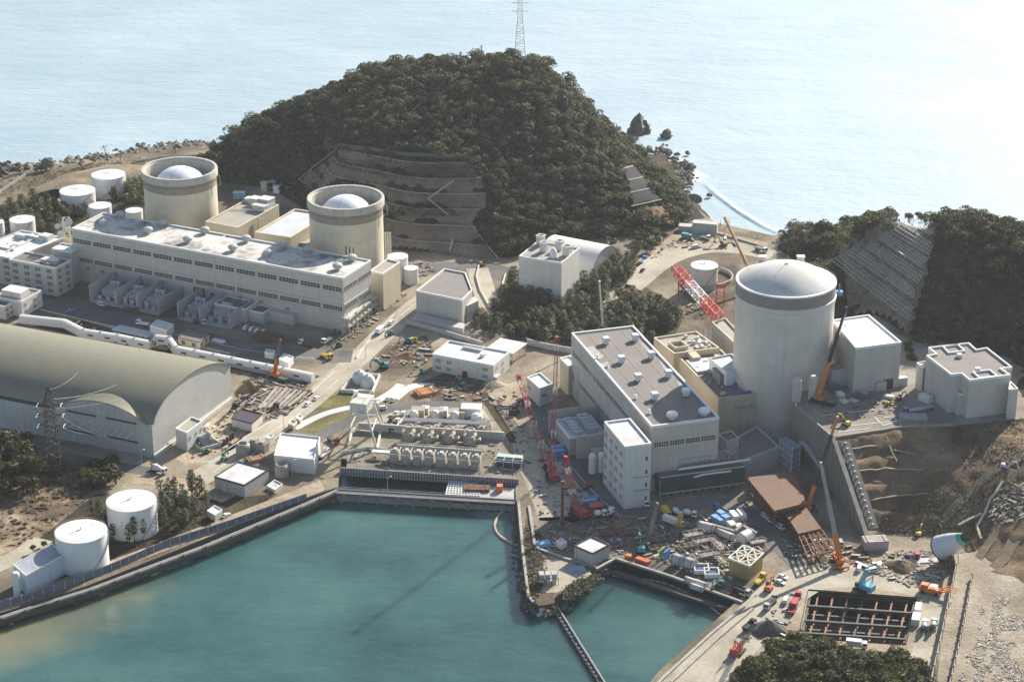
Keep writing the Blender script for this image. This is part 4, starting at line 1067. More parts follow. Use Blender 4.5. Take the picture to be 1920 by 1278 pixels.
m=MB();a_,b2_=np.array(s2.q[0]),np.array(s2.q[1]);face_box(m,a_,b2_,4,6,5,9,.1);world_part(s2.e,'door',m,W_WHITE)
s3=shed('small white shed with dark brown ribbed roof beside the main road',(434,783),(472,793),(492,775),9.5,W_WHITE,plain('ribbed_brown',(.05,.04,.05),.55,var=.3,scale=.9),parm=plain('ribbed_brown2',(.05,.04,.05),.55))
s4=shed('white flat-roofed box shed beside the covered walkway',(281,610),(312,619),(326,608),9.5,W_WHITE,R_PALE)
s5=shed('cream hut with dark brown roof and windows beside the covered walkway',(334,632),(373,641),(392,625),9.5,W_BEIGE,R_BROWN,parm=R_BROWN)
A2,B2,C2=(np.array(p)for p in s5.q[:3]);L2=np.linalg.norm(B2-A2);W2=np.linalg.norm(C2-B2)
for u in(.15,.65):window_band(s5.e,A2,B2,u*L2,u*L2+2.4,6.4,8.2,1,W_BEIGE)
for u in(.12,.6):window_band(s5.e,B2,C2,u*W2,u*W2+2.4,6.4,8.2,1,W_BEIGE)
s6=shed('blue-white container store with grey ridge roof on the shore by the lower tank',(25,1058),(49,1078),(121,1038),14,panel_wall('store_blue',(.55,.62,.67),4,40),plain('store_roof',(.33,.35,.4),.6),rim=.2,par=.1)
e=thing('vessel','slim white upright tank beside the blue-white store on the shore','tank',P(33,1115,5));obj('shell',MB().lathe((0,0,0),[(1.5,0),(1.5,9.5),(1.1,10.2),(0,10.4)],20),WHITE,e)
s7=shed('grey pump house with pale roof and dark edge at the harbour corner',(1077,1022),(1111,1037),(1143,1020),11,W_CONC,R_PALE,parm=DARK)
shed('white site cabin next to the blue-roofed tarpaulin by the harbour',(1042,1014),(1053,1021),(1063,1015),7.5,WHITE,R_WHITE,'cabin')
shed('small white hut by the road near the walkway end',(523,673),(540,680),(550,669),8.5,WHITE,R_WHITE,'cabin')
shed('blue-white container cabin beside the orange truck crane',(496,660),(512,663),(516,657),8,plain('cabin_blue_white',(.55,.6,.68),.5),R_BLUE,'cabin')
shed('pale low shed by the shore railings beside the slab-roofed block',(500,910),(515,918),(530,907),6.5,WHITE,R_PALE)
shed('white box cabin beside the white road shed',(497,819),(505,822),(514,816),8.5,WHITE,R_WHITE,'cabin')
shed('cream container store next to the sewage pipe on shore',(388,957),(403,965),(417,955),8.2,plain('cream_box',(.6,.55,.45),.6),R_WHITE,'container')
shed('tan crate stack at the end of the ring path, larger',(540,793),(550,797),(557,790),7.5,plain('crate_tan',(.42,.33,.2),.7),R_TAN,'container')
shed('tan crate at the end of the ring path, smaller',(555,783),(563,787),(568,780),7,plain('crate_tan',(.42,.33,.2),.7),R_WHITE,'container')
wk=thing('covered_walkway','long white tube-like covered walkway with skylights behind the vaulted hall','walkway',P(155,615,5))
pl=[(38,590),(120,599),(156,617),(220,627),(283,640),(291,636),(318,639),(330,649),(400,663),(470,677),(530,689),(587,701)]
pw=[np.array(P(a,b_,9))for a,b_ in pl]
zs=[9,9,9,9,9,11.3,11.3,9,9,9,9,9]
for p,z in zip(pw,zs):p[2]=z
m=MB();sl=MB();wn=MB()
sec=[(-1.8,-4),(-1.8,-.9),(-1.3,-.1),(0,.25),(1.3,-.1),(1.8,-.9),(1.8,-4)]
rings=[]
for k,p in enumerate(pw):
 d=pw[min(k+1,len(pw)-1)]-pw[max(k-1,0)];d[2]=0;d/=np.linalg.norm(d);s=np.array((-d[1],d[0],0))
 rings.append([tuple(p+s*-o_+np.array((0,0,z if z>-3 else-4+(0 if abs(zs[k]-9)<.1 else 0))))for(o_,z)in sec])
ns_=len(sec)
m.add([v for r_ in rings for v in r_],[(k*ns_+i,k*ns_+i+1,(k+1)*ns_+i+1,(k+1)*ns_+i)[::-1]for k in range(len(rings)-1)for i in range(ns_-1)])
m.add(rings[-1],[tuple(range(ns_))])
world_part(wk,'tube',m,plain('walkway_white',(.74,.73,.70),.45,var=.06))
for k in range(2,len(pw)-1):
 Ls=np.linalg.norm(pw[k+1][:2]-pw[k][:2]);n_s=max(1,int(Ls/9));d=(pw[k+1]-pw[k])/np.linalg.norm(pw[k+1]-pw[k])
 for j in range(n_s):
  c=pw[k]+(pw[k+1]-pw[k])*(j+.5)/n_s
  wn.bar(c-d*1.6+np.array((d[1],-d[0],0))*1.84+np.array((0,0,-1.9)),c+d*1.6+np.array((d[1],-d[0],0))*1.84+np.array((0,0,-1.9)),.12,.8)
  c2_=pw[k]+(pw[k+1]-pw[k])*(j+.02)/n_s
  sl.bar(c2_-d*.5+np.array((0,0,.12)),c2_+d*.5+np.array((0,0,.12)),2.4,.5)
world_part(wk,'window',wn,GLASS);world_part(wk,'skylight',sl,plain('skylight',(.2,.25,.33),.2))
def proj(p):
 p=np.asarray(p,float);d=p-np.array((0,0,CAM_H))
 zc=d[...,1]*CP-d[...,2]*SP;yc=d[...,1]*SP+d[...,2]*CP
 return 960+FPX*d[...,0]/zc,639-FPX*yc/zc
def hit(pxs,T,zmin=3.0):
 """survey photo points onto a hill surface"""
 pxs=np.asarray(pxs,float);x=(pxs[:,0]-960)/FPX;y=(639-pxs[:,1])/FPX
 d=np.stack([x,CP+y*SP,-SP+y*CP],1)
 zs=np.linspace(95,zmin,140);done=np.zeros(len(pxs),bool);out=np.zeros((len(pxs),3))
 for z in zs:
  t=(z-CAM_H)/d[:,2];q=d*t[:,None];q[:,2]=z
  h=T(q[:,:2]);k=(~done)&(h>=z)
  if k.any():
   lo,hi=np.full(k.sum(),z),np.full(k.sum(),z+.8)
   for _ in range(14):
    mid=(lo+hi)/2;qq_=d[k]*((mid-CAM_H)/d[k][:,2])[:,None];b_=T(qq_[:,:2])>=mid
    lo=np.where(b_,mid,lo);hi=np.where(b_,hi,mid)
   qq_[:,2]=mid;out[k]=qq_
  done|=k
 out[~done]=(d*((zmin-CAM_H)/d[:,2])[:,None])[~done];out[~done,2]=zmin
 return out
def leaf_quads(rng,centres,size,outward):
 """one small quad per leaf clump, facing roughly outward"""
 n=len(centres)
 nrm=outward+rng.normal(0,.42,(n,3));nrm/=np.linalg.norm(nrm,axis=1)[:,None]
 a=np.cross(nrm,rng.normal(0,1,(n,3)));a/=np.linalg.norm(a,axis=1)[:,None];b_=np.cross(nrm,a)
 s=size*rng.uniform(.6,1.25,n)[:,None]
 e=rng.uniform(.55,1.0,n)[:,None]
 V=np.stack([centres-a*s-b_*s*e*.4,centres+a*s*.3-b_*s*e,centres+a*s+b_*s*e*.3,centres-a*s*.2+b_*s*e],1)
 return V
def crown_broad(rng,r,h,z0,n,size,lobes=6):
 """lumpy broadleaf crown as leaf quads, returned as (n,4,3)"""
 lc=rng.normal(0,1,(lobes,3));lc/=np.linalg.norm(lc,axis=1)[:,None];lc[:,2]=np.abs(lc[:,2])*.8
 lc=lc*np.array((r*.55,r*.55,h*.36))+np.array((0,0,z0+h*.38));lr=r*rng.uniform(.42,.68,lobes)
 k=rng.integers(0,lobes,n);d=rng.normal(0,1,(n,3));d/=np.linalg.norm(d,axis=1)[:,None];d[:,2]=np.where(d[:,2]<-.35,-d[:,2],d[:,2])
 c=lc[k]+d*lr[k][:,None]*rng.uniform(.78,1.06,n)[:,None]*np.array((1,1,.8))
 return leaf_quads(rng,c,size,d)
def crown_pine(rng,r,h,z0,n,size):
 """open conifer crown in drooping whorls"""
 tiers=7;t=(rng.integers(0,tiers,n)+rng.uniform(-.22,.22,n))/tiers;t=np.clip(t,0,1)
 rad=r*np.sin(np.pi*np.clip(t*.8+.17,0,1))**.75*np.sqrt(rng.uniform(.05,1,n));a=rng.integers(0,9,n)*.7+t*9+rng.normal(0,.2,n)
 c=np.stack([rad*np.cos(a),rad*np.sin(a),z0+t*h-rad*.14+rng.normal(0,.12,n)],1)
 o_=np.stack([np.cos(a)*.5,np.sin(a)*.5,np.ones(n)],1)
 return leaf_quads(rng,c,size,o_)
def quads_mesh(name,V,mat):
 n=len(V);return big_mesh(name,V.reshape(-1,3),np.arange(n*4).reshape(n,4),mat)
LEAF_HILL=leaf_mat('leaf_hill',[(.25,(.018,.025,.015)),(.42,(.042,.05,.028)),(.55,(.072,.078,.044)),(.68,(.115,.108,.062)),(.82,(.18,.158,.10))],.05,.55)
LEAF_PINE=leaf_mat('leaf_pine',[(.25,(.03,.038,.018)),(.45,(.06,.072,.03)),(.6,(.095,.10,.042)),(.8,(.15,.13,.06))],.12,.5)
LEAF_BROAD=leaf_mat('leaf_broad',[(.25,(.018,.023,.009)),(.45,(.045,.05,.017)),(.62,(.08,.077,.028)),(.82,(.135,.118,.05))],.15,.5)
BARK=plain('bark',(.075,.058,.042),.9,var=.3,scale=2)
CUT1=[(556,345),(585,322),(632,287),(700,296),(760,303),(880,309),(905,340),(916,385),(890,418),(905,455),(938,494),(830,480),(722,470),(716,400),(700,355),(660,350),(600,365)]
CUT2=[(1166,318),(1188,314),(1242,384),(1250,400),(1185,402),(1176,350)]
GRID=[[(1579,485),(1711,585),(1703,609),(1558,496)],[(1607,470),(1714,550),(1713,565),(1586,482)],[(1637,462),(1730,520),(1721,540),(1623,471)],[(1661,444),(1738,495),(1730,509),(1648,453)],[(1690,430),(1749,467),(1741,486),(1670,444)],[(1716,424),(1752,439),(1751,453),(1710,430)]]
CUT3=[(1550,492),(1600,463),(1690,418),(1720,415),(1756,436),(1742,520),(1718,600),(1706,650),(1640,600),(1580,560)]
BARE=[(880,120),(860,135),(800,175),(755,225),(740,250),(775,215),(820,175),(880,130)]
def woods(T,x0,x1,y0,y1,step,rng,holes,nleaf,size,r0,r1,zlo=5.5,poly=None):
 X,Y=np.meshgrid(np.arange(x0,x1,step),np.arange(y0,y1,step));n=X.size
 xy=np.stack([X.ravel()+rng.uniform(-.45,.45,n)*step,Y.ravel()+rng.uniform(-.45,.45,n)*step],1)
 z=T(xy);p=np.column_stack([xy,z]);px,py=proj(p)
 ok=(z>zlo)
 for h in holes:ok&=~inside(h,px,py)
 if poly is not None:ok&=inside(poly,px,py)
 e=4.0;zb=T(xy+np.array((0,-e)));slope=(z-zb)/e
 ok&=slope>-1.6
 p=p[ok];V=[]
 thick=np.where(inside(BARE,px[ok],py[ok]),.3,1.0)
 for i,q in enumerate(p):
  r=rng.uniform(r0,r1)*(1.35 if rng.random()<.12 else 1)*(.45 if thick[i]<1 else 1);h=r*rng.uniform(1.2,1.7)
  m=int(nleaf*(r/r1)**1.6)+12
  c=crown_broad(rng,r,h,-.4,m,size,rng.integers(3,7))if rng.random()>.05 else crown_pine(rng,r*.85,h*1.15,-.5,m,size)
  V.append(c+q+np.array((0,0,-.5)))
 return np.concatenate(V)
rg=np.random.default_rng(3)
Vh=woods(T1,hx0,hx1,1125,1420,6.0,rg,[CUT1,CUT2,BARE],300,.56,2.6,5.6)
Vu=woods(T1,hx0,hx1,1125,1400,4.6,rg,[CUT1,CUT2,BARE],70,.62,1.8,2.9)
o=link('understory',quads_mesh('understory',Vu,LEAF_HILL));o['kind']='stuff'
o=link('forest',quads_mesh('forest',Vh,LEAF_HILL));o['kind']='stuff'
Vr=woods(T2,P(1445,470)[0],P(2180,600)[0],900,1260,4.8,rg,[CUT3,[(1480,757),(1562,822),(1690,802),(1790,797),(2220,760),(2220,700),(1960,700),(1900,668),(1850,640),(1720,650),(1700,640),(1640,585),(1560,590),(1500,690)]],190,.52,2.6,5.2)
o=link('headland_wood',quads_mesh('headland_wood',Vr,LEAF_HILL));o['kind']='stuff'
def scrub(name,T,poly,n,size,mat,rng,lift=.2,zflat=None,holes=()):
 P0=np.array(poly,float);px=rng.uniform(P0[:,0].min(),P0[:,0].max(),n*3);py=rng.uniform(P0[:,1].min(),P0[:,1].max(),n*3)
 k=inside(poly,px,py)
 for h in holes:k&=~inside(h,px,py)
 px,py=px[k][:n],py[k][:n]
 c=hit(np.stack([px,py],1),T)if T is not None else np.array([P(a,b_,zflat)for a,b_ in zip(px,py)])
 rep=5;c=np.repeat(c,rep,0)+rng.normal(0,1,(len(c)*rep,3))*np.array((.9,.9,.3));c[:,2]+=lift
 o=link(name,quads_mesh(name,leaf_quads(rng,c,size,np.tile((0,0,1.0),(len(c),1))),mat));o['kind']='stuff';return o
def step1(X,Y,Z):
 q=(Z-7.3)/6.6;k=np.floor(q);f=q-k
 return 7.3+6.6*(k+np.clip((f-.3)/.7,0,1))
def sheet_on(name,T,poly,step,mat,lift=.35,kind='structure',fn=None):
 w=hit(np.array(poly,float),T);pw_=[tuple(p[:2])for p in w]
 A_=np.array(pw_);x0,y0=A_.min(0);x1,y1=A_.max(0)
 nx=int((x1-x0)/step)+2;ny=int((y1-y0)/step)+2
 X,Y=np.meshgrid(np.linspace(x0,x1,nx),np.linspace(y0,y1,ny))
 Z=T(np.stack([X.ravel(),Y.ravel()],1)).reshape(X.shape)+lift+1.9
 if fn is not None:Z=fn(X,Y,Z-lift-1.9)+lift+1.9
 Z+=.35*(vnoise(X,Y,3,8)-.5)
 V=np.stack([X.ravel(),Y.ravel(),Z.ravel()],1)
 i=np.arange(ny-1)[:,None]*nx+np.arange(nx-1)[None];F=np.stack([i,i+1,i+nx+1,i+nx],-1).reshape(-1,4)
 k=inside(pw_,V[:,0],V[:,1]);F=F[k[F].all(1)]
 o=link(name,big_mesh(name,V,F,mat,True))
 if kind:o['kind']=kind
 return o
CUTM=ground_mat('cut_slope_grey',[(.3,(.10,.084,.066)),(.5,(.155,.13,.102)),(.7,(.215,.18,.145))],.09,.7,fine=.4)
sheet_on('cut_slope_ground',T1,CUT1,1.2,CUTM,fn=lambda X,Y,Z:step1(X,Y,Z))
DRAIN=plain('drain_concrete',(.27,.255,.23),.85,var=.25)
def on_line(T,pts,lift=2.4,sub=7):
 q=[]
 for a,b_ in zip(pts[:-1],pts[1:]):
  for k in range(sub):q.append((a[0]+(b_[0]-a[0])*k/sub,a[1]+(b_[1]-a[1])*k/sub))
 q.append(pts[-1]);w=hit(np.array(q),T);w[:,2]+=lift
 w[:,2]=T(w[:,:2])+lift
 return[tuple(p)for p in w]
def ribbon(name,label,cat,T,pts,w,hgt,mat,lift=2.2,group=None):
 m=MB();q=on_line(T,pts,lift)
 for a,b_ in zip(q[:-1],q[1:]):m.bar(a,b_,w,hgt)
 o=obj(name,m,mat);return tag(o,label,cat,group)
berms=[]
_w=hit(np.array(CUT1,float),T1);_xs=np.arange(_w[:,0].min(),_w[:,0].max(),3.0);_ys=np.arange(1110,1290,.4)
for k_,wh in enumerate(('lowest, along the service road','second from the bottom','third from the bottom, at the stair foot','middle one crossed by the stair','second from the top','highest, under the green safety fence')):
 zk=7.3+6.6*k_;m=MB();ln=[]
 for x_ in _xs:
  h_=T1(np.column_stack([np.full(len(_ys),x_),_ys]));g_=np.argmax(h_>=zk)
  if h_[g_]<zk:continue
  px_,py_v=proj((x_,_ys[g_],zk))
  if inside(CUT1,np.array([px_]),np.array([py_v]))[0]:ln.append((x_,_ys[g_],zk+2.3))
  elif len(ln)and np.hypot(ln[-1][0]-x_,0)>6:pass
 berms.append(ln)
 for a,b_ in zip(ln[:-1],ln[1:]):
  if np.hypot(a[0]-b_[0],a[1]-b_[1])<14:m.bar(a,b_,.7,.5)
 if m.v:tag(obj('berm_drain',m,DRAIN),'pale concrete berm drain across the terraced slope, '+wh,'drain','berm drains of the terraced slope')
ribbon('slope_stair','long zigzag maintenance stair climbing the terraced slope behind the nearer drum','stair',T1,[(851,346),(803,380),(840,410)],1.0,.5,plain('stair_pale',(.4,.39,.37),.7),2.5)
ribbon('slope_stair','short straight stair at the low end of the pale berm line','stair',T1,[(849,456),(844,478)],.9,.5,plain('stair_pale',(.4,.39,.37),.7),2.5)
ribbon('slope_edge','slanting concrete edge along the right margin of the terraced slope','drain',T1,[(883,429),(936,494)],.8,.6,DRAIN,2.4)
ribbon('slope_edge','concrete edge climbing the margin of the terraced slope beside the blue cabins','drain',T1,[(560,345),(585,322),(632,287)],.8,.6,DRAIN,2.4)
f=thing('safety_fence','long green mesh fence along the top berm of the terraced slope','fence',tuple(on_line(T1,[(624,290),(640,292)])[0]))
m=MB();q=on_line(T1,[(624,288),(640,285),(755,301),(883,308)],2.2)
for k,p in enumerate(q):m.bar(p,(p[0],p[1],p[2]+3),.18)
world_part(f,'post',m,DARK)
m=MB()
for a,b_ in zip(q[:-1],q[1:]):m.bar((a[0],a[1],a[2]+1.9),(b_[0],b_[1],b_[2]+1.9),.08,2.2)
world_part(f,'mesh_panel',m,plain('fence_green',(.06,.085,.075),.8))
sc=scrub('slope_grass',T1,[(740,385),(810,385),(880,412),(720,412)],300,.5,LEAF_BROAD,rg,2.3)
scrub('berm_grass',T1,[(600,300),(890,315),(905,345),(720,338),(600,310)],700,.45,leaf_mat('leaf_dry',[(.3,(.05,.045,.022)),(.6,(.09,.08,.04)),(.8,(.14,.115,.065))],.2),rg,2.1)
sheet_on('shotcrete_ground',T1,[(1168,318),(1188,316),(1240,382),(1185,398)],1.5,plain('shotcrete',(.06,.058,.06),.95,var=.25,spec=.05),.9)
for pts,wh in(([(1169,325),(1186,320)],'topmost'),([(1178,347),(1205,341)],'second'),([(1181,371),(1225,361)],'third'),([(1184,396),(1241,383)],'lowest')):
 ribbon('berm_kerb','white kerb line across the shotcrete wedge on the shoulder, '+wh,'kerb',T1,pts,.6,.6,plain('kerb_pale',(.4,.39,.37),.8),3.0,group='kerbs of the shotcrete wedge')
sheet_on('bare_bank',T1,[(1183,402),(1240,392),(1268,420),(1262,432),(1205,424),(1185,410)],1.5,ground_mat('ochre_bank',[(.3,(.12,.085,.045)),(.5,(.22,.15,.08)),(.7,(.33,.25,.13))],.1,.9),.6)
sheet_on('frame_slope_ground',T2,CUT3,2.0,ground_mat('cut_slope_dark',[(.3,(.10,.09,.078)),(.5,(.155,.14,.118)),(.7,(.21,.185,.155))],.1,.8,fine=.4),.3)
FRAME=plain('slope_frame_concrete',(.34,.325,.295),.85,var=.25)
gname=['lowest','second from the bottom','third from the bottom','third from the top','second from the top','topmost']
for g,wh in zip(GRID,gname):
 g=np.array(g,float);cols=max(6,int(np.linalg.norm(g[1]-g[0])/5.2));rows=3
 pts=[]
 for j in range(rows+1):
  for i in range(cols+1):
   u,v=i/cols,j/rows
   pts.append((g[0]*(1-u)+g[1]*u)*(1-v)+(g[3]*(1-u)+g[2]*u)*v)
 w=hit(np.array(pts),T2);w[:,2]=T2(w[:,:2])+2.6
 m=MB()
 for j in range(rows+1):
  for i in range(cols+1):
   a=w[j*(cols+1)+i]
   if i<cols:m.bar(a,w[j*(cols+1)+i+1],.42,.4)
   if j<rows:m.bar(a,w[(j+1)*(cols+1)+i],.42,.4)
 o=obj('retaining_frame',m,FRAME);tag(o,'concrete lattice frame pinned on the far slope, '+wh+' band','retaining frame','lattice frames of the far slope')
for i,(pts,wh)in enumerate((([(1586,484),(1713,568)],'lower'),([(1648,456),(1730,512)],'upper'))):
 ribbon('berm_drain','grey berm walkway between lattice bands on the far slope, %s one'%wh,'drain',T2,pts,1.2,.5,DRAIN,2.7)
scrub('berm_weeds',T2,CUT3,800,.4,LEAF_BROAD,rg,2.2,holes=GRID)
f=thing('safety_fence','thin wire fence climbing beside the woods on the far lattice slope','fence',(*P(1610,470,30)[:2],30))
m=MB();q=on_line(T2,[(1552,492),(1600,463),(1612,455),(1690,414),(1735,402)],2.0,6)
for k,p in enumerate(q):
 m.bar(p,(p[0],p[1],p[2]+2.6),.16)
 if k:
  for hh in(1.0,1.7,2.5):m.bar((*q[k-1][:2],q[k-1][2]+hh),(p[0],p[1],p[2]+hh),.09)
world_part(f,'fence_wire',m,plain('fence_grey',(.35,.35,.34),.6))
def tree_proto(kind,seed):
 rng=np.random.default_rng(seed);m=MB()
 if kind=='pine':
  h=9.0;m.tube([(0,0,-.6),(.05,.08,h*.5),(0,0,h*.94)],[.26,.17,.04],6)
  for k in range(10):
   z=2.4+k*.62;a=k*2.4;L_=(2.2-k*.16);m.tube([(0,0,z),(L_*math.cos(a),L_*math.sin(a),z+.3)],[.07,.02],4)
  V=crown_pine(rng,3.1,6.6,1.9,330,.46)
  return m.mesh('trunk',BARK),quads_mesh('crown',V,LEAF_PINE)
 if kind=='thin':
  h=9.0;m.tube([(0,0,-.6),(.1,.0,h*.5),(0,0.1,h*.95)],[.2,.13,.03],6)
  for k in range(9):
   z=3.4+k*.6;a=k*2.4;L_=(1.7-k*.12);m.tube([(0,0,z),(L_*math.cos(a),L_*math.sin(a),z+.4)],[.06,.02],4)
  V=crown_pine(rng,1.8,6.0,3.3,170,.4)
  return m.mesh('trunk',BARK),quads_mesh('crown',V,LEAF_PINE)
 h=7.0;m.tube([(0,0,-.8),(.1,.1,1.6),(0,.2,3.4)],[.4,.3,.12],7)
 for k in range(5):
  a=k*1.3;m.tube([(0,0,1.3+k*.3),(1.9*math.cos(a),1.9*math.sin(a),3.6+k*.3)],[.16,.04],5)
 V=crown_broad(rng,3.4,6.2,1.0,620,.42,9)
 return m.mesh('trunk',BARK),quads_mesh('crown',V,LEAF_BROAD)
PROTO={k:[tree_proto(k,100+i)for i in range(4)]for k in('pine','thin','broad')}
tr_rng=random.Random(5)
def tree(kind,loc,s,label,group,name):
 tm,cm=tr_rng.choice(PROTO[kind])
 e=thing(name,label,'tree',loc,tr_rng.uniform(0,6.28),group)
 e.scale=(s*tr_rng.uniform(.9,1.12),s*tr_rng.uniform(.9,1.12),s*tr_rng.uniform(.85,1.2))
 link('trunk',tm,e);link('crown',cm,e)
def grove(poly,n,kind,s0,s1,label,group,name='pine_tree',zf=5.0,mind=3.2,T=None):
 P0=np.array(poly,float);got=[]
 tries=0
 while len(got)<n and tries<n*60:
  tries+=1
  x=tr_rng.uniform(P0[:,0].min(),P0[:,0].max());y=tr_rng.uniform(P0[:,1].min(),P0[:,1].max())
  if not inside(poly,np.array([x]),np.array([y]))[0]:continue
  p=np.array(P(x,y,zf))if T is None else hit(np.array([(x,y)]),T)[0]
  if any(np.hypot(*(p[:2]-q[:2]))<mind for q in got):continue
  got.append(p)
 for p in got:tree(kind,tuple(p),tr_rng.uniform(s0,s1),label,group,name)
grove([(890,605),(925,585),(945,560),(1000,555),(1075,555),(1160,560),(1235,575),(1275,600),(1265,630),(1240,645),(1120,640),(1065,648),(1000,640),(940,632),(890,618)],120,'pine',.8,1.2,'dark olive pine in the dense grove below the pale block with roof chimneys','pines of the central grove',mind=3.7)
grove([(945,560),(965,520),(975,535),(1050,540),(1095,525),(1150,535),(1130,555),(1040,556)],26,'pine',.8,1.2,'pine rising against the walls of pale block with roof chimneys','pines against the pale block',mind=4)
grove([(1120,500),(1160,480),(1185,490),(1200,510),(1160,540),(1120,535)],24,'pine',.7,1.05,'bushy pine between the white barrel-vaulted store and the curving upper road','pines by the barrel-vaulted store',mind=3.6)
grove([(1185,450),(1215,430),(1250,430),(1245,455),(1210,480),(1185,475)],14,'broad',.7,1.0,'grey-green bushy tree between the ochre bank and the upper road bend','trees under the ochre bank','leafy_tree',mind=4)
grove([(900,440),(935,405),(1000,400),(1040,420),(1040,450),(985,470),(945,480)],26,'broad',.9,1.35,'leafy tree bulging over the foot of the wooded hill beside the terraced slope','trees at the hill foot','leafy_tree',mind=5,T=T1)
grove([(200,372),(270,345),(280,375),(262,395),(215,392)],18,'pine',.85,1.15,'pine crowded between the coastal tanks and the farther drum','pines beside the farther drum',mind=3.8)
grove([(100,395),(165,378),(175,395),(165,412),(120,415)],13,'pine',.8,1.1,'pine in front of the broad white coastal tank','pines before the coastal tank',mind=3.6)
grove([(0,400),(40,375),(110,385),(118,440),(75,450),(60,420),(0,440)],24,'pine',.75,1.1,'pine scattered around the low white tank by the office wing','pines by the office wing',mind=3.8)
grove([(150,1010),(175,965),(230,975),(290,985),(300,1000),(240,1035),(212,1030)],15,'thin',.85,1.3,'thin pine standing between the two big white shore tanks','pines between the shore tanks',mind=3)
grove([(290,935),(330,910),(375,920),(395,960),(330,1000),(290,985)],30,'thin',.8,1.3,'slender bare-stemmed pine on the dark bank beside the upper shore tank','pines beside the upper shore tank',mind=2.6)
for i,(x,y,s,w)in enumerate(((36,325,.9,'crooked lone pine on the far shore, set apart from a row of four'),(68,323,.7,'first of the four small shore pines near the earth bank'),(78,321,.75,'second of four small shore pines near the earth bank'),(86,320,.85,'third of four small shore pines near the earth bank'),(95,318,.95,'tallest, last of the four shore pines near the earth bank'),(152,313,.5,'low round pine between shore boulders and earth bank'),(177,305,.7,'small pine next to the leaning utility pole on the shore'))):
 tree('pine',P(x,y),s,w,None,'pine_tree')
grove([(-20,850),(50,845),(70,880),(60,930),(-20,945)],22,'broad',1.2,1.8,'dark round tree in the thicket beside the lattice pylon','trees of the pylon thicket','leafy_tree',mind=4.2)
grove([(152,890),(215,882),(222,915),(160,920)],14,'broad',.8,1.15,'dense dark shrub tree beyond the upper shore tank','shrub trees beyond the upper tank','leafy_tree',mind=3)
grove([(60,1030),(100,1010),(105,1040),(65,1050)],4,'broad',.4,.55,'low olive shrub behind the lower shore tank','shrubs behind the lower tank','shrub',mind=2.4)
grove([(1385,1275),(1440,1232),(1500,1215),(1560,1222),(1600,1262),(1690,1250),(1760,1300),(1700,1330),(1400,1330)],95,'broad',.95,1.5,'big dark evergreen on the knoll in front of the strutted pit','evergreens of the knoll','leafy_tree',mind=2.7,T=T4)
grove([(1700,640),(1718,655),(1712,690),(1700,680)],5,'broad',.5,.7,'small tree squeezed between lattice slope and cross-shaped block','trees behind the cross-shaped block','leafy_tree',zf=26,mind=2.5)
grove([(1900,640),(1935,650),(1935,720),(1912,690)],8,'broad',.8,1.1,'leafy tree by the track behind the cross-shaped block','trees by the far track','leafy_tree',zf=28,mind=4)
scrub('undergrowth',None,[(890,612),(950,550),(1080,545),(1160,545),(1275,600),(1240,645),(1060,648),(940,632)],900,.55,LEAF_BROAD,rg,.5,zflat=5)
scrub('shore_scrub',None,[(150,1035),(170,940),(290,960),(420,950),(390,985),(230,1035)],700,.4,leaf_mat('leaf_russet',[(.3,(.03,.018,.012)),(.6,(.075,.045,.025)),(.8,(.12,.085,.045))],.2),rg,.3,zflat=5)
scrub('headland_brush',None,[(985,980),(1012,1005),(1022,1090),(1005,1130),(988,1115)],260,.5,leaf_mat('leaf_dry',[])if False else MATS['leaf_dry'],rg,.5,zflat=5)
scrub('headland_brush',None,[(1055,1110),(1085,1088),(1125,1080),(1100,1105),(1062,1128)],260,.5,LEAF_BROAD,rg,.6,zflat=5)
scrub('compound_scrub',None,[(-20,460),(0,380),(100,375),(270,340),(290,400),(120,440)],500,.5,LEAF_BROAD,rg,.4,zflat=5)
scrub('slope_weeds',T3,[(1640,1000),(1700,930),(1790,900),(1900,880),(1920,960),(1830,1000),(1760,1010)],900,.35,MATS['leaf_dry'],rg,.3)
scrub('far_bank_weeds',T3,[(1780,800),(1920,785),(1925,860),(1800,880)],500,.4,MATS['leaf_dry'],rg,.3)
scrub('pylon_scrub',None,[(-20,930),(0,850),(160,870),(230,900),(140,935),(60,940)],500,.5,LEAF_BROAD,rg,.5,zflat=5)
ROCK=plain('rock',(.17,.15,.125),.95,var=.45,scale=.35,bump=.9)
def rock_mesh(rng,sx,sy,sz,name='rock'):
 nu,nv=14,9;vs=[];fs=[]
 ph=rng.uniform(0,6,6)
 for j in range(nv+1):
  t=math.pi*j/nv*.62
  for i in range(nu):
   a=2*math.pi*i/nu
   k=1+.28*math.sin(2*a+ph[0])+.2*math.sin(3*a+ph[1]+t*2)+.22*rng.normal()*(.35+.3*math.sin(t))
   vs.append((sx*k*math.sin(t)*math.cos(a),sy*k*math.sin(t)*math.sin(a),sz*math.cos(t)*(1+.12*rng.normal())-sz*math.cos(math.pi*.62)*.3-.6 if j else sz*1.02))
 for j in range(nv):
  for i in range(nu):fs.append((j*nu+i,(j+1)*nu+i,(j+1)*nu+(i+1)%nu,j*nu+(i+1)%nu))
 return MB().add(vs,fs)
rr=np.random.default_rng(21)
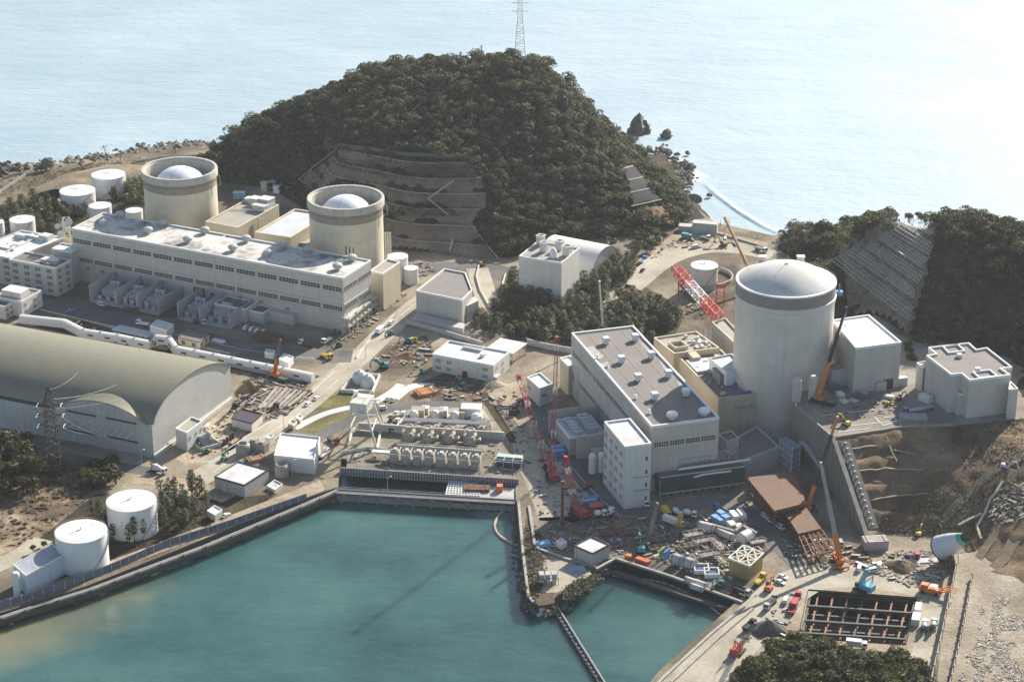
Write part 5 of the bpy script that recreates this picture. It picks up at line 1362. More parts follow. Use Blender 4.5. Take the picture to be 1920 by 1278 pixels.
for(x,y,sx,sy,sz,lb)in((1197,248,6,6,11,'tallest sea stack off the seaward shoulder of the hill'),(1206,246,5,5,7,'low rock leaning against the tallest sea stack'),(1190,250,5,5,6,'rock joining the tallest sea stack to the hill'),(1250,257,4.5,4,5,'lone pointed rock standing farther out in the sea'),(1284,315,3.6,3.5,5,'dark boulder at the seaward tip of the rocky shore'),(1300,378,4,3.4,4.6,'big rounded rock in the surf of the small beach'),(1272,322,3,3,3,'flat rock beside the dark boulder at the shore tip'),(1306,402,1.6,1.6,1.8,'little rock awash below the rounded surf rock')):
 o=obj('sea_rock',rock_mesh(rr,sx,sy,sz),ROCK,loc=P(x,y,0));tag(o,lb,'rock')
def boulders(name,line,n,spread,r0,r1,z0=.3,mat=None):
 w=[np.array(P(a,b_,1))for a,b_ in line];V=[];F=[];m=MB()
 for _ in range(n):
  k=rr.integers(0,len(w)-1);p=w[k]+(w[k+1]-w[k])*rr.random()+np.append(rr.normal(0,spread,2),0);r=rr.uniform(r0,r1)*(1.8 if rr.random()<.1 else 1)
  vs=[];
  for j,(ct,rt)in enumerate(((1,.35),(.55,.95),(-.2,1.05))):
   for i in range(6):
    a=i*math.pi/3+j*.5;q=rr.uniform(.7,1.2);vs.append((p[0]+r*rt*q*math.cos(a),p[1]+r*rt*q*math.sin(a),p[2]+z0+r*ct*rr.uniform(.6,1)))
  m.add(vs,[tuple(range(6))]+[(j*6+i,(j+1)*6+i,(j+1)*6+(i+1)%6,j*6+(i+1)%6)for j in range(2)for i in range(6)])
 o=obj(name,m,mat or ROCK);o['kind']='stuff';return o
boulders('shore_boulders',[(1225,275),(1250,300),(1265,325),(1272,345),(1280,385),(1292,405)],190,5,.8,2.2)
boulders('shore_boulders',[(1255,318),(1290,335),(1275,345)],60,3.5,.8,1.8)
boulders('shore_boulders',[(-40,336),(20,327),(95,319),(180,306),(300,285),(392,279)],420,4.5,.8,1.9,3.4,plain('rock_pale',(.24,.215,.18),.95,var=.6,scale=.3))
boulders('armour_stones',[(-30,326),(0,328),(30,330)],90,5,1.5,2.4,3.6,plain('armour',(.05,.046,.045),.9,var=.4))
boulders('shore_stones',[(966,945),(976,1040),(986,1128),(1005,1146)],130,1.5,.5,1.1,.2)
boulders('shore_stones',[(1025,1150),(1060,1130),(1150,1058)],120,1.5,.5,1.1,.2)
boulders('revetment_stones',[(0,1166),(160,1118),(300,1062),(440,1004),(560,956),(632,930)],420,1.6,.5,1.2,.6,plain('dark_stone',(.075,.068,.056),.95,var=.5,scale=.5))
def foam_mat(name,thr):
 m,nt,b=new_mat(name);v=pos(nt);f=noise(nt,v,.22,7,.7)
 b.inputs['Base Color'].default_value=(.82,.85,.87,1);b.inputs['Roughness'].default_value=.8
 lk(nt,mapr(nt,f,thr,thr+.12,0,1),b.inputs['Alpha']);return m
def foam(name,px,mat,z):
 w=[P(a,b_,0)for a,b_ in px];o=sheet(name,px,mat,z,'structure',0);return o
FM=foam_mat('surf_foam',.44);FM2=foam_mat('surf_thin',.52)
foam('surf',[(1262,378),(1300,390),(1330,415),(1380,438),(1440,452),(1450,462),(1345,436),(1300,418)],foam_mat('surf_dense',.3),.06)
foam('surf',[(1308,336),(1322,334),(1348,362),(1400,399),(1470,441),(1474,447),(1398,406),(1342,369)],FM2,.05)
foam('surf',[(1278,300),(1300,318),(1330,330),(1315,345),(1285,340),(1265,345),(1262,310)],FM,.06)
m=MB();cl=[(1320,345),(1345,368),(1385,398),(1430,425),(1480,447)]
w=[np.array(P(a,b_,0))for a,b_ in cl];L_,R_=[],[]
fine=[]
for a,b_ in zip(w[:-1],w[1:]):
 for k in range(8):fine.append(a+(b_-a)*k/8)
vs=[]
for k,p in enumerate(fine):
 s=math.sin(math.pi*k/(len(fine)-1))**.5;d=np.array((-.55,-.83,0))
 for(u,z)in((-6,-.1),(-2.5,.35),(0,.8),(.9,.6),(2.0,.1),(4,-.1)):vs.append(tuple(p+d*u+np.array((0,0,z*s))))
m.add(vs,[(k*6+i,k*6+i+1,(k+1)*6+i+1,(k+1)*6+i)for k in range(len(fine)-1)for i in range(5)])
o=obj('swell',m,sea_m);o['kind']='structure'
for pts in berms:
 if len(pts)<3:continue
 w_=np.array(pts);c=np.repeat(w_,9,0)+rg.normal(0,1,(len(w_)*9,3))*np.array((1.6,.8,.25))+np.array((0,1.6,.1))
 o=link('berm_grass',quads_mesh('berm_grass',leaf_quads(rg,c,.5,np.tile((0,0,1.0),(len(c),1))),LEAF_HILL));o['kind']='stuff'
grove([(905,600),(960,575),(1075,570),(1160,575),(1255,590),(1255,625),(1120,638),(1000,630),(920,622)],45,'broad',.6,.95,'round olive broadleaf tree mixed among the pines of the central grove','broadleaf trees of the central grove','leafy_tree',mind=4.5)
grove([(1215,318),(1245,328),(1262,360),(1285,402),(1292,420),(1262,405),(1240,365)],26,'broad',.5,.85,'wind-bent dark shrub tree on the rocky seaward foot of the hill','shrub trees of the rocky shore','leafy_tree',mind=3)
scrub('shore_heath',None,[(1222,310),(1250,325),(1268,360),(1292,405),(1300,428),(1262,420),(1240,370)],500,.6,LEAF_BROAD,rg,.5,zflat=5)
scrub('bank_heath',None,[(0,335),(95,324),(260,296),(285,300),(240,318),(140,335),(60,350),(0,370)],420,.45,MATS['leaf_dry'],rg,.4,zflat=5)
scrub('knoll_heath',T4,[(1370,1270),(1440,1222),(1530,1206),(1620,1228),(1700,1228),(1780,1300),(1700,1330),(1380,1330)],1500,.5,LEAF_BROAD,rg,.5)
grove([(195,990),(300,968),(315,995),(215,1030)],16,'thin',.8,1.15,'thin pine in front of the upper of the two big shore tanks','pines before the upper shore tank',mind=2.4)
sheet_on('bare_ridge',T1,BARE,2.0,ground_mat('ridge_grass',[(.3,(.07,.058,.034)),(.5,(.13,.105,.065)),(.7,(.2,.165,.11))],.1,.8),-.6)
scrub('ridge_scrub',T1,BARE,220,.5,LEAF_BROAD,rg,1.6)
grove([(1520,452),(1560,440),(1600,427),(1662,411),(1688,413),(1640,437),(1592,460),(1556,482),(1500,474)],40,'broad',1.0,1.5,'dark crown on the seaward ridge just outside the wire fence of the lattice slope','trees along the fenced ridge','leafy_tree',mind=4,T=T2)
grove([(1690,414),(1745,408),(1760,422),(1752,432),(1720,418),(1694,421)],9,'broad',.5,.8,'small crown on the skyline above the topmost lattice band','skyline trees above the lattice','leafy_tree',mind=3,T=T2)
def depth_of(p):return p[1]*CP-(p[2]-CAM_H)*SP
TANKW=plain('tank_white',(.70,.70,.69),.45,var=.1,streak=.25,scale=.12)
TANKROOF=plain('tank_roof',(.70,.70,.70),.5,var=.06)
def tank(label,px,py,rpx,h,group=None,band=None,extra=True,z0=5.0,ladder=0.0):
 zt=z0+h;c=P(px,py,zt);r=rpx*depth_of(c)/FPX
 e=thing('storage_tank',label,'tank',(c[0],c[1],z0),ladder,group)
 obj('shell',MB().lathe((0,0,0),[(r,0),(r,h)],48),TANKW,e)
 if band:obj('base_band',MB().lathe((0,0,0),[(r+.02,0),(r+.02,h*.3)],48),band,e)
 obj('roof',MB().lathe((0,0,0),[(r+.12,h-.25),(r+.12,h+.05),(r*.6,h+r*.055),(0,h+r*.09)],48),TANKROOF,e)
 m=MB()
 n=36
 for k in range(n):
  a,b_=2*math.pi*k/n,2*math.pi*(k+1)/n
  p=(r*math.cos(a),r*math.sin(a));q=(r*math.cos(b_),r*math.sin(b_))
  m.bar((*p,h),(*p,h+1),.05);m.bar((*p,h+1),(*q,h+1),.05)
 obj('railing',m,plain('rail_grey',(.45,.45,.44),.5),e)
 if extra:
  m=MB();k_=26
  for k in range(k_):
   a=-2.0+k*.055;z=h*k/k_
   p=((r+.45)*math.cos(a),(r+.45)*math.sin(a),z);a2=a+.055
   m.bar(p,((r+.45)*math.cos(a2),(r+.45)*math.sin(a2),z+h/k_),.7,.12)
  obj('spiral_stair',m,plain('rail_grey',(.45,.45,.44),.5),e)
  m=MB();m.tube([(0,0,h+r*.09),(0,0,h+r*.09+1)],.25,6);m.tube([(r*.45,-.3,h+.3),(r*.45,-.3,h+1.0),(r*.85,-.3,h+.9),(r*1.02,-.3,h+.5)],.13,6)
  m.bar((-.6,.2,h+r*.09+.1),(-r*.5,.2,h+r*.05+.15),.3,.15)
  obj('roof_pipe',m,plain('rail_grey',(.45,.45,.44),.5),e)
 return e
tank('broad white coastal tank farthest back, under the earth bank',203,327,31.5,12.5)
tank('broad white coastal tank with pines before it, left of the farthest one',145,357,33,11)
tank('medium white tank between the antenna tower and the farther drum',187.5,385,21,10,extra=False)
tank('small squat white tank next to the foot of the farther drum',251,394,16,8,extra=False)
tank('white tank standing low among pines behind the office wing',41.5,411,23.5,10.5)
tank('white tank with green base cut by the photo edge near the pines',-8,416,15,13,band=plain('tank_green',(.12,.24,.17),.5),extra=False)
tank('taller small white tank at the foot of the nearer drum',745.5,480,19.3,13,extra=False)
tank('shorter small white tank next to the taller one by the nearer drum',770.6,502,13.5,8.5,extra=False)
tank('white tank with pale green base inside the round pit behind the domed reactor',1320.7,497,25.4,12.5,band=plain('tank_base_green',(.38,.45,.40),.5))
tank('big white shore tank, the lower of two, beside the blue-white store',151.7,995.5,48.4,15,ladder=.8)
tank('big white shore tank, the upper of two, behind slender pines',246,938,46.5,14,ladder=.8)
m=MB().lathe((*P(1322,522,5)[:2],5),[(15,0),(15,2.2),(14.4,2.2),(14.4,0)],40,a0=-2.6,a1=.9)
o=obj('bund_wall',m,W_CONC);tag(o,'round white kerb wall curving about the tank behind domed reactor','wall')
FBLUE=plain('fence_blue',(.13,.155,.20),.6,var=.25)
FPOST=plain('fence_post',(.4,.42,.45),.5)
def fence_line(name,label,px,h,step,panel,post,z=5.0,cat='fence',gap=.1,pw=.35):
 w=[np.array(P(a,b_,z))for a,b_ in px];f=thing(name,label,cat,tuple(w[0]))
 mp,mq=MB(),MB()
 for a,b_ in zip(w[:-1],w[1:]):
  L=np.linalg.norm(b_-a);n=max(1,round(L/step))
  for k in range(n):
   p,q=a+(b_-a)*k/n,a+(b_-a)*(k+1)/n
   mp.bar(p+np.array((0,0,h/2+gap/2)),q+np.array((0,0,h/2+gap/2)),.12,h-gap)
   mq.bar(p,p+np.array((0,0,h+.35)),pw)
   mq.bar(p,p+np.array((.6,.6,0)),.2)if k%3==0 else None
 world_part(f,'panel',mp,panel);world_part(f,'post',mq,post)
 return f
fence_line('shore_fence','blue-grey security fence following the lagoon shore past the big tanks',[(-40,1152),(0,1141),(122,1103),(226,1061),(319,1021),(426,988),(479,969),(575,936)],2.9,4.5,FBLUE,FPOST)
sw=thing('seawall_walk','narrow concrete seawall walk with twin pale pipes along the lagoon edge','seawall',P(0,1160,4))
pl=[(-60,1178),(0,1161),(45,1146),(168,1108),(383,1027),(479,987),(560,953),(632,922)]
w=[np.array(P(a,b_,4))for a,b_ in pl];md,mp,mq=MB(),MB(),MB()
for a,b_ in zip(w[:-1],w[1:]):
 md.bar(a-np.array((0,0,1)),b_-np.array((0,0,1)),2.6,2.4)
 t=(b_-a)/np.linalg.norm(b_-a);s=np.array((-t[1],t[0],0))
 for o_ in(-.55,.55):mp.bar(a+s*o_+np.array((0,0,.9)),b_+s*o_+np.array((0,0,.9)),.4,.3)
 n=max(1,round(np.linalg.norm(b_-a)/12))
 for k in range(n):
  p=a+(b_-a)*k/n;mq.bar(p-s*1.3,p-s*1.3+np.array((0,0,1.6)),.25);mq.box(tuple(p+np.array((0,0,.2))),(1.6,.4,.6))
world_part(sw,'walkway',md,plain('seawall_conc',(.085,.078,.068),.9,var=.3));world_part(sw,'pipe',mp,plain('pipe_pale',(.5,.49,.46),.5));world_part(sw,'bracket',mq,DARK)
fb=thing('footbridge','long dark footbridge with piers closing the intake basin from the lagoon','bridge',P(634,922,4))
a,b_=np.array(P(628,921,4.2)),np.array(P(966,941,4.2));t=(b_-a)/np.linalg.norm(b_-a);s=np.array((-t[1],t[0],0));L=np.linalg.norm(b_-a)
world_part(fb,'deck',MB().bar(a,b_,4.4,.7),plain('bridge_deck',(.15,.145,.14),.8,var=.3))
for k in range(10):
 p=a+t*L*(k+.4)/10;world_part(fb,'pier',MB().box((p[0],p[1],-6),(1.2,4.2,9.9),math.atan2(t[1],t[0])),plain('pier_conc',(.22,.215,.195),.9,var=.3,streak=.5))
m=MB().bar(a-s*1.6+np.array((0,0,-2.6)),b_-s*1.6+np.array((0,0,-2.6)),.6,2.9);world_part(fb,'curtain_wall',m,plain('curtain_conc',(.25,.245,.22),.9,var=.3,streak=.6))
m=MB().bar(a-s*1.62+np.array((0,0,-4.0)),b_-s*1.62+np.array((0,0,-4.0)),.7,.8);world_part(fb,'weed_line',m,plain('weed',(.03,.06,.022),.9))
m=MB()
for o_ in(-2.1,2.1):
 for k in range(int(L/3)):
  p=a+t*k*3+s*o_;m.bar(p,p+np.array((0,0,1.4)),.1)
 for z in(.7,1.4):m.bar(a+s*o_+np.array((0,0,z)),b_+s*o_+np.array((0,0,z)),.09)
world_part(fb,'railing',m,plain('rail_grey',(.45,.45,.44),.5))
m=MB().tube([a+s*.8+np.array((0,0,.7)),b_+s*.8+np.array((0,0,.7))],.3,6);world_part(fb,'pipe',m,plain('pipe_grey',(.25,.25,.25),.5))
def lamp(x,y,h,label,z=5):
 e=thing('lamp_post',label,'lamp post',P(x,y,z))
 obj('pole',MB().tube([(0,0,0),(0,0,h)],[.16,.09],6),plain('lamp_pole',(.5,.5,.49),.5),e)
 m=MB().bar((0,0,h),(1.4,0,h+.3),.1);m.box((1.5,0,h+.2),(.9,.4,.2));obj('lamp_head',m,WHITE,e)
lamp(727,921,7,'white lamp post on the footbridge over the intake basin',4.5)
lamp(549,893,8,'thin lamp post beside the white-roofed crane yard shed');lamp(532,806,9,'tall lamp post by the crates at the ring path end');lamp(266,874,8,'lamp post below the vaulted hall near corner')
lamp(686,672,8,'lamp post on the junction island of the main road');lamp(879,512,7,'lamp post at the bend of the curved ramp')
q=[P(836,926,4.4)[:2],P(925,930,4.4)[:2],P(957,912,4.4)[:2],P(842,901,4.4)[:2]]
e=thing('work_platform','concrete work platform with white grid floor over the intake basin','platform',(*np.mean(np.array(q),axis=0),3))
world_part(e,'slab',MB().prism([P(836,926,4.4)[:2],P(962,938,4.4)[:2],P(968,915,4.4)[:2],P(842,901,4.4)[:2]],3.2,4.4),W_CONC)
m=MB()
for k in range(12):
 u=k/11;a_=np.array(P(836,926,4.5))*(1-u)+np.array(P(900,929,4.5))*u;b2=np.array(P(842,901,4.5))*(1-u)+np.array(P(895,904,4.5))*u;m.bar(a_,b2,.5,.3)
for k in range(7):
 u=k/6;a_=np.array(P(836,926,4.6))*(1-u)+np.array(P(842,901,4.6))*u;b2=np.array(P(900,929,4.6))*(1-u)+np.array(P(895,904,4.6))*u;m.bar(a_,b2,.35,.3)
world_part(e,'grid_floor',m,WHITE)
def stack(label,x,y,s,rz,mat,z=5,n=4,name='material_stack',cat='stack'):
 e=thing(name,label,cat,P(x,y,z),rz)
 m=MB()
 for k in range(n):
  m.box((0,(k-(n-1)/2)*s[1]/n,0),(s[0],s[1]/n*.78,s[2]));
 for k in(-.35,.35):m.box((s[0]*k,0,s[2]),(.3,s[1]*.9,.25))
 obj('beam',m,mat,e)
 return e
RUST=plain('rust_steel',(.17,.075,.04),.85,var=.4,scale=.5);RED=plain('signal_red',(.42,.03,.035),.45,var=.15);ORANGE=plain('orange_paint',(.62,.17,.03),.5,var=.15)
YELLOW=plain('yellow_paint',(.62,.43,.04),.5,var=.15);TEAL=plain('teal_paint',(.07,.30,.30),.5,var=.15);BLUE=plain('blue_paint',(.06,.17,.48),.5,var=.15);LBLUE=plain('light_blue',(.16,.36,.58),.5,var=.15)
GREEN=plain('green_paint',(.05,.22,.12),.5,var=.15);BLACK=plain('rubber',(.02,.02,.02),.8)
stack('brown steel frame pieces lying on the white grid platform',895,917,(11,5,1.2),-.05,RUST,4.5)
o=obj('skip',MB().box((0,0,0),(2.6,3,2.6)),ORANGE,loc=P(937,919,4.5));tag(o,'orange skip box at the end of the intake work platform','skip')
iw=thing('intake_screen','long finned intake screen wall with railings above the dark basin','screen wall',P(640,880,5))
a,b_=np.array(P(638,884,5)),np.array(P(973,906,5));t=(b_-a)/np.linalg.norm(b_-a);L=np.linalg.norm(b_-a);s=np.array((-t[1],t[0],0))
up=lambda z:np.array((0,0,z))
world_part(iw,'wall',MB().bar(a-s*.2+up(.4),b_-s*.2+up(.4),1.2,3.6),plain('screen_wall',(.17,.165,.16),.85,var=.25,streak=.4))
m=MB();nf=int(L/1.25)
for k in range(nf):p=a+t*(k+.5)*L/nf-s*.9;m.bar(p-up(1.4),p+up(2.6),.45,.5)
world_part(iw,'fin',m,plain('fin_grey',(.36,.37,.39),.6));iw.children[-1]['kind']='stuff'
m=MB().bar(a-s*1.2+up(.2),b_-s*1.2+up(.2),.25,.4);m.bar(a-s*1.2+up(2.5),b_-s*1.2+up(2.5),.25,.3);world_part(iw,'rail_beam',m,FBLUE)
DRUM=plain('drum_screen',(.36,.33,.28),.7,var=.25,scale=.6)
a,b_=np.array(P(741,862,5)),np.array(P(893,874,5));t=(b_-a)/np.linalg.norm(b_-a);ra=math.atan2(t[1],t[0])
DSM=None
nm=['first, nearest the gantry crane','second from the gantry crane','third from the gantry crane','fourth from the gantry crane','fourth from the blue machine','third from the blue machine','second from the blue machine','nearest the blue machine']
for k in range(8):
 p=a+(b_-a)*k/7
 e=thing('drum_screen','tan rotary drum screen in the row of eight, '+nm[k],'drum screen',tuple(p),ra,'rotary drum screens of the intake')
 if DSM is None:
  m1=MB()
  for i in range(13):
   a0=math.pi*(i-1)/11*1.0
  m1.tube([(-1.9,0,2.2),(1.9,0,2.2)],3.0,20);m1.box((0,-2.6,0),(3.6,2.2,2.6))
  m2=MB();m2.bar((2.3,-3.4,0),(2.3,-3.4,5.6),.35);m2.bar((2.3,-3.4,5.5),(2.3,2.4,5.5),.35);m2.box((0,.8,4.6),(1.6,2.0,.9));m2.bar((-2.2,-3.4,4.4),(2.2,-3.4,4.4),.18)
  DSM=(m1.mesh('drum',DRUM),m2.mesh('frame',plain('frame_cream',(.5,.47,.4),.6)))
 link('drum',DSM[0],e);link('frame',DSM[1],e)
tag(obj('deck_roof',MB().box((0,0,2.6),(10,2.6,.4)).bar((-4.5,0,0),(-4.5,0,2.6),.3).bar((4.5,0,0),(4.5,0,2.6),.3),WHITE,loc=P(718,857,5),rz=ra),'small white canopy slab at the start of the drum screen row','canopy')
e=thing('screen_cleaner','dark blue screen cleaning machine with pale green roof at the intake end','machine',P(955,872,5),ra)
obj('hull',MB().box((0,0,.5),(11,5,3)),plain('machine_blue',(.02,.07,.14),.4),e);obj('roof',MB().box((0,1.6,3.5),(11.4,3.2,.5)),plain('roof_green',(.42,.55,.45),.5),e)
m=MB()
for x in(-6,-2,2,6):m.bar((x,-3.4,0),(x,-3.4,4),.3);m.bar((x,-3.4,3.9),(x,1,3.9),.25)
m.bar((-6,-3.4,3.2),(6,-3.4,3.2),.22);obj('frame',m,plain('frame_cream',(.5,.47,.4),.6),e)
e=thing('pump_deck_wall','dark concrete deck wall with post row behind the drum screens','wall',P(740,843,5))
a,b_=np.array(P(745,842,5)),np.array(P(905,854,5))
world_part(e,'wall',MB().bar(a+up(1.3),b_+up(1.3),.9,2.6),W_CONC)
m=MB();
for k in range(40):p=a+(b_-a)*k/39;m.bar(p+up(2.6),p+up(3.6),.25)
m.bar(a+up(3.6),b_+up(3.6),.2);world_part(e,'railing',m,plain('rail_grey',(.45,.45,.44),.5))
e=thing('retaining_wall','pale retaining wall with door opening behind the vertical pumps','wall',P(700,805,5))
a,b_=np.array(P(672,806,5)),np.array(P(945,824,5));world_part(e,'wall',MB().bar(a+up(1.9),b_+up(1.9),1.0,3.8),W_CONC)
m=MB();m.bar(a+(b_-a)*.21+up(1.2)-np.array((0,.55,0)),a+(b_-a)*.245+up(1.2)-np.array((0,.55,0)),.1,2.2);world_part(e,'door',m,DARK)
PUMPM=None
for k,(x,y,wh)in enumerate(((767,824,'nearest the gantry crane'),(802,827,'second from the gantry crane'),(842,828,'third from the gantry crane'),(882,831,'farthest from the gantry crane'))):
 e=thing('vertical_pump','tan vertical circulating pump with ring platform, '+wh,'pump',P(x,y,5),0,'vertical pumps behind the drum screens')
 if PUMPM is None:
  m1=MB().lathe((0,0,0),[(2.3,0),(2.3,2.6),(1.8,3.0),(1.8,6.4),(2.2,6.5),(2.2,7.2),(1.5,7.3),(1.5,6.9),(0,6.9)],20);m1.tube([(1.8,0,1.5),(4.2,0,1.5),(4.2,2.4,1.5)],.7,10)
  m2=MB().lathe((0,0,4.2),[(1.8,0),(3.1,0),(3.1,.2),(1.8,.2)],20)
  for i in range(8):a_=i*math.pi/4;m2.bar((3*math.cos(a_),3*math.sin(a_),0),(3*math.cos(a_),3*math.sin(a_),5.4),.16);m2.bar((3*math.cos(a_),3*math.sin(a_),5.4),(3*math.cos(a_+.785),3*math.sin(a_+.785),5.4),.12)
  PUMPM=(m1.mesh('casing',DRUM),m2.mesh('platform',plain('frame_cream',(.5,.47,.4),.6)))
 link('casing',PUMPM[0],e);link('platform',PUMPM[1],e)
pos_t=[(777,788,'nearest the parked cars'),(816,787,'second from the parked cars'),(853,789,'third from the parked cars'),(894,793,'largest, by the white cabin')]
for x,y,wh in pos_t:
 e=thing('bullet_tank','white round-topped filter vessel in the pump yard, '+wh,'vessel',P(x,y,5),0,'filter vessels of the pump yard');r=2.0 if 'largest' not in wh else 2.7
 obj('shell',MB().lathe((0,0,0),[(r,0),(r,3.2),(r*.9,4.2),(r*.5,4.9),(0,5.1)],18),WHITE,e);obj('leg',MB().tube([(r,0,.6),(r+1.6,0,.6)],.3,6),WHITE,e)
for(x,y,sx,sy,sz,mt,lb)in((784,780,6,5,3.8,W_BEIGE,'tan filter cabin closest to the parked cars'),(819,782,6,5,3.8,W_BEIGE,'tan filter cabin in the middle of the pump yard'),(832,780,3.5,4,3.6,WHITE,'small white cabin beside the middle tan cabin'),(798,773,3,3,2.6,WHITE,'tiny white cabin on the loop road edge'),(858,783,6.5,5,3.6,W_BEIGE,'tan filter cabin beside the white-roofed cabin'),(884,778,9,6,4.4,WHITE,'white-roofed equipment cabin at the end of the pump yard')):
 e=thing('filter_cabin',lb,'cabin',P(x,y,5),-.06);obj('wall',MB().box((0,0,0),(sx,sy,sz)),mt,e);obj('roof',MB().box((0,0,sz),(sx+.5,sy+.5,.3)),R_TAN if mt is W_BEIGE else R_WHITE,e)
e=thing('pipe_rack','cream pipe rack with parallel pipes in front of the filter vessels','pipe rack',P(770,796,5))
a,b_=np.array(P(756,796,5)),np.array(P(920,804,5));m=MB();m2=MB()
for k in range(24):
 p=a+(b_-a)*k/23;m.bar(p,p+up(2.6),.22);m.bar(p+up(2.5)-np.array((0,1.8,0)),p+up(2.5)+np.array((0,1.8,0)),.22)
for o_ in(-1.5,-.5,.5,1.5):m2.tube([a+up(2.9)+np.array((0,o_,0)),b_+up(2.9)+np.array((0,o_,0))],.28,6)
world_part(e,'frame',m,plain('frame_cream',(.5,.47,.4),.6));world_part(e,'pipe',m2,plain('pipe_grey2',(.42,.42,.42),.4))
for(pl,r_,lb)in(([(735,808),(760,780),(775,777)],.5,'white elbow pipe running past the parked cars into the pump yard'),([(642,848),(690,838),(745,846)],.6,'pale pipe crossing the machine yard toward the gantry crane'),([(740,846),(752,851),(770,851)],.45,'white pipe bend by the white machine near the pumps'),([(672,800),(745,806),(760,815)],.4,'cream pipe along the pale retaining wall')):
 m=MB().tube([P(x,y,5.9)for x,y in pl],r_,8);m.box(P(*pl[0],5),(.5,.5,.9));m.box(P(*pl[-1],5),(.5,.5,.9));o=obj('pipeline',m,plain('pipe_cream',(.58,.55,.49),.5));tag(o,lb,'pipe')
g=thing('gantry_crane','tall cream portal crane with boxy cab straddling the intake yard','gantry crane',P(680,825,5))
CREAM=plain('crane_cream',(.58,.56,.48),.5,var=.1)
ft=[np.array(P(*p,5))for p in((652,836),(707,843),(716,801),(664,800))];tc=np.array(P(679,757,24))
tx_=(ft[1]-ft[0])/np.linalg.norm(ft[1]-ft[0]);ty_=np.array((-tx_[1],tx_[0],0))
tp=[tc+tx_*i*3.2+ty_*j*5.0 for i,j in((-1,-1),(1,-1),(1,1),(-1,1))]
for a_,b2 in zip(ft,tp):
 world_part(g,'leg',MB().bar(a_,b2,.75,.75),CREAM)
m=MB().box((tc[0],tc[1],22),(8,11,4.6),math.atan2(tx_[1],tx_[0]));world_part(g,'cab',m,CREAM)
m=MB()
for i,j in((0,1),(1,2),(2,3),(3,0)):m.bar(ft[i]*.55+tp[i]*.45,ft[j]*.55+tp[j]*.45,.5);m.bar(tp[i]+up(4.8),tp[j]+up(4.8),.2)
m.bar(ft[0]+up(.5),ft[3]+up(.5),1.0);m.bar(ft[1]+up(.5),ft[2]+up(.5),1.0);world_part(g,'bracing',m,CREAM)
m=MB().box((tc[0]-3,tc[1]+4,26.6),(2,2,2.2));m.bar(tc+up(2),tc+tx_*9+up(3),.5);m.box((tc[0],tc[1]-6,20.5),(3,2,2));world_part(g,'hoist',m,WHITE)
m=MB()
for k in range(12):m.bar(tp[2]*(1-k/12)+ft[2]*k/12+np.array((1.2,0,0)),tp[2]*(1-(k+1)/12)+ft[2]*(k+1)/12+np.array((1.2,0,0)),.6,.15)
world_part(g,'ladder',m,plain('rail_grey',(.45,.45,.44),.5))
for(x,y,lb)in((675,714,'white domed digester farther from the gantry crane'),(690,722,'white domed digester nearer the gantry crane')):
 e=thing('dome_vessel',lb,'vessel',P(x,y,5));obj('dome',MB().lathe((0,0,0),[(4.0,0),(3.9,1.6),(3.3,3.6),(2.0,5.2),(0,5.9)],20),plain('dome_pale',(.6,.585,.545),.5),e);obj('cap',MB().lathe((0,0,5.7),[(.6,0),(.6,.6),(0,.7)],10),WHITE,e)
m=MB();pl=[(640,736),(668,704),(712,707),(698,738)];w=[np.array(P(x,y,5))for x,y in pl]
for a_,b2 in zip(w,w[1:]+w[:1]):m.bar(a_+up(.9),b2+up(.9),.6,1.8)
o=obj('pen_wall',m,W_WHITE);tag(o,'low white pen wall boxed around the twin white domes','wall')
LATT=plain('lattice_dark',(.035,.024,.022),.7,var=.3);LATW=plain('lattice_pale',(.55,.57,.58),.5)
py_=thing('lattice_pylon','dark red-brown lattice pylon with white insulators in front of the vaulted hall','pylon',P(104,890,5))
base=np.array(P(104,890,5));Hp=42.0
m=MB();m.truss((0,0,0),(0,0,22),7.0,4.4,7,.34);m.truss((0,0,22),(0,0,36),4.4,3.4,6,.3);m.truss((0,0,36),(0,0,Hp),3.4,.5,4,.26)
obj('tower',m,LATT,py_)
for z,L_ in((24,5.5),(29,5.5),(34,5)):
 m=MB()
 for s_ in(-1,1):m.bar((0,1,z),(s_*L_,0,z),.3);m.bar((0,-1,z),(s_*L_,0,z),.3);m.bar((0,0,z+2),(s_*L_,0,z),.25)
 obj('crossarm',m,LATT,py_)
 m=MB()
 for s_ in(-1,1):m.tube([(s_*L_,0,z),(s_*(L_+.3),-2.0,z-.4)],.16,6);m.tube([(s_*L_,0,z),(s_*(L_+.3),2.0,z-.4)],.16,6)
 obj('insulator',m,WHITE,py_)
WIRE=plain('wire_pale',(.5,.48,.42),.4)
def wire(label,p,q,sag,r=.035):
 p,q=np.array(p),np.array(q);pts=[tuple(p+(q-p)*u+up(-sag*4*u*(1-u)))for u in np.linspace(0,1,14)]
 o=obj('power_line',MB().tube(pts,r,4),WIRE);tag(o,label,'cable')
wt_=['topmost','second','third','lowest']
for k,(tx2,ty2,zz)in enumerate(((172,661,29),(286,685,30),(352,700,27))):
 wire('thin sagging cable from the lattice pylon over the vaulted roof, '+('nearest the crown','middle one','lowest over the dormer')[k],base+up(41-k*4.5),np.array(P(tx2,ty2,zz)),4)
for k,zz in enumerate((24,29,34)):
 wire('pale cable leaving the lattice pylon toward the photo edge, '+('lowest arm','middle arm','upper arm')[k],base+np.array((-5,0,zz-1)),base+np.array((-62,-10,zz-6)),3,.04)
 wire('pale cable dropping from the lattice pylon to the yard, '+('lowest arm','middle arm','upper arm')[k],base+np.array((5,0,zz-1)),np.array(P(250+k*30,790+k*30,12)),5,.04)
s_=hit(np.array([(975,112)]),T1)[0]
ht=thing('hilltop_pylon','tall pale lattice tower on the summit, cut by the top photo edge','pylon',tuple(s_))
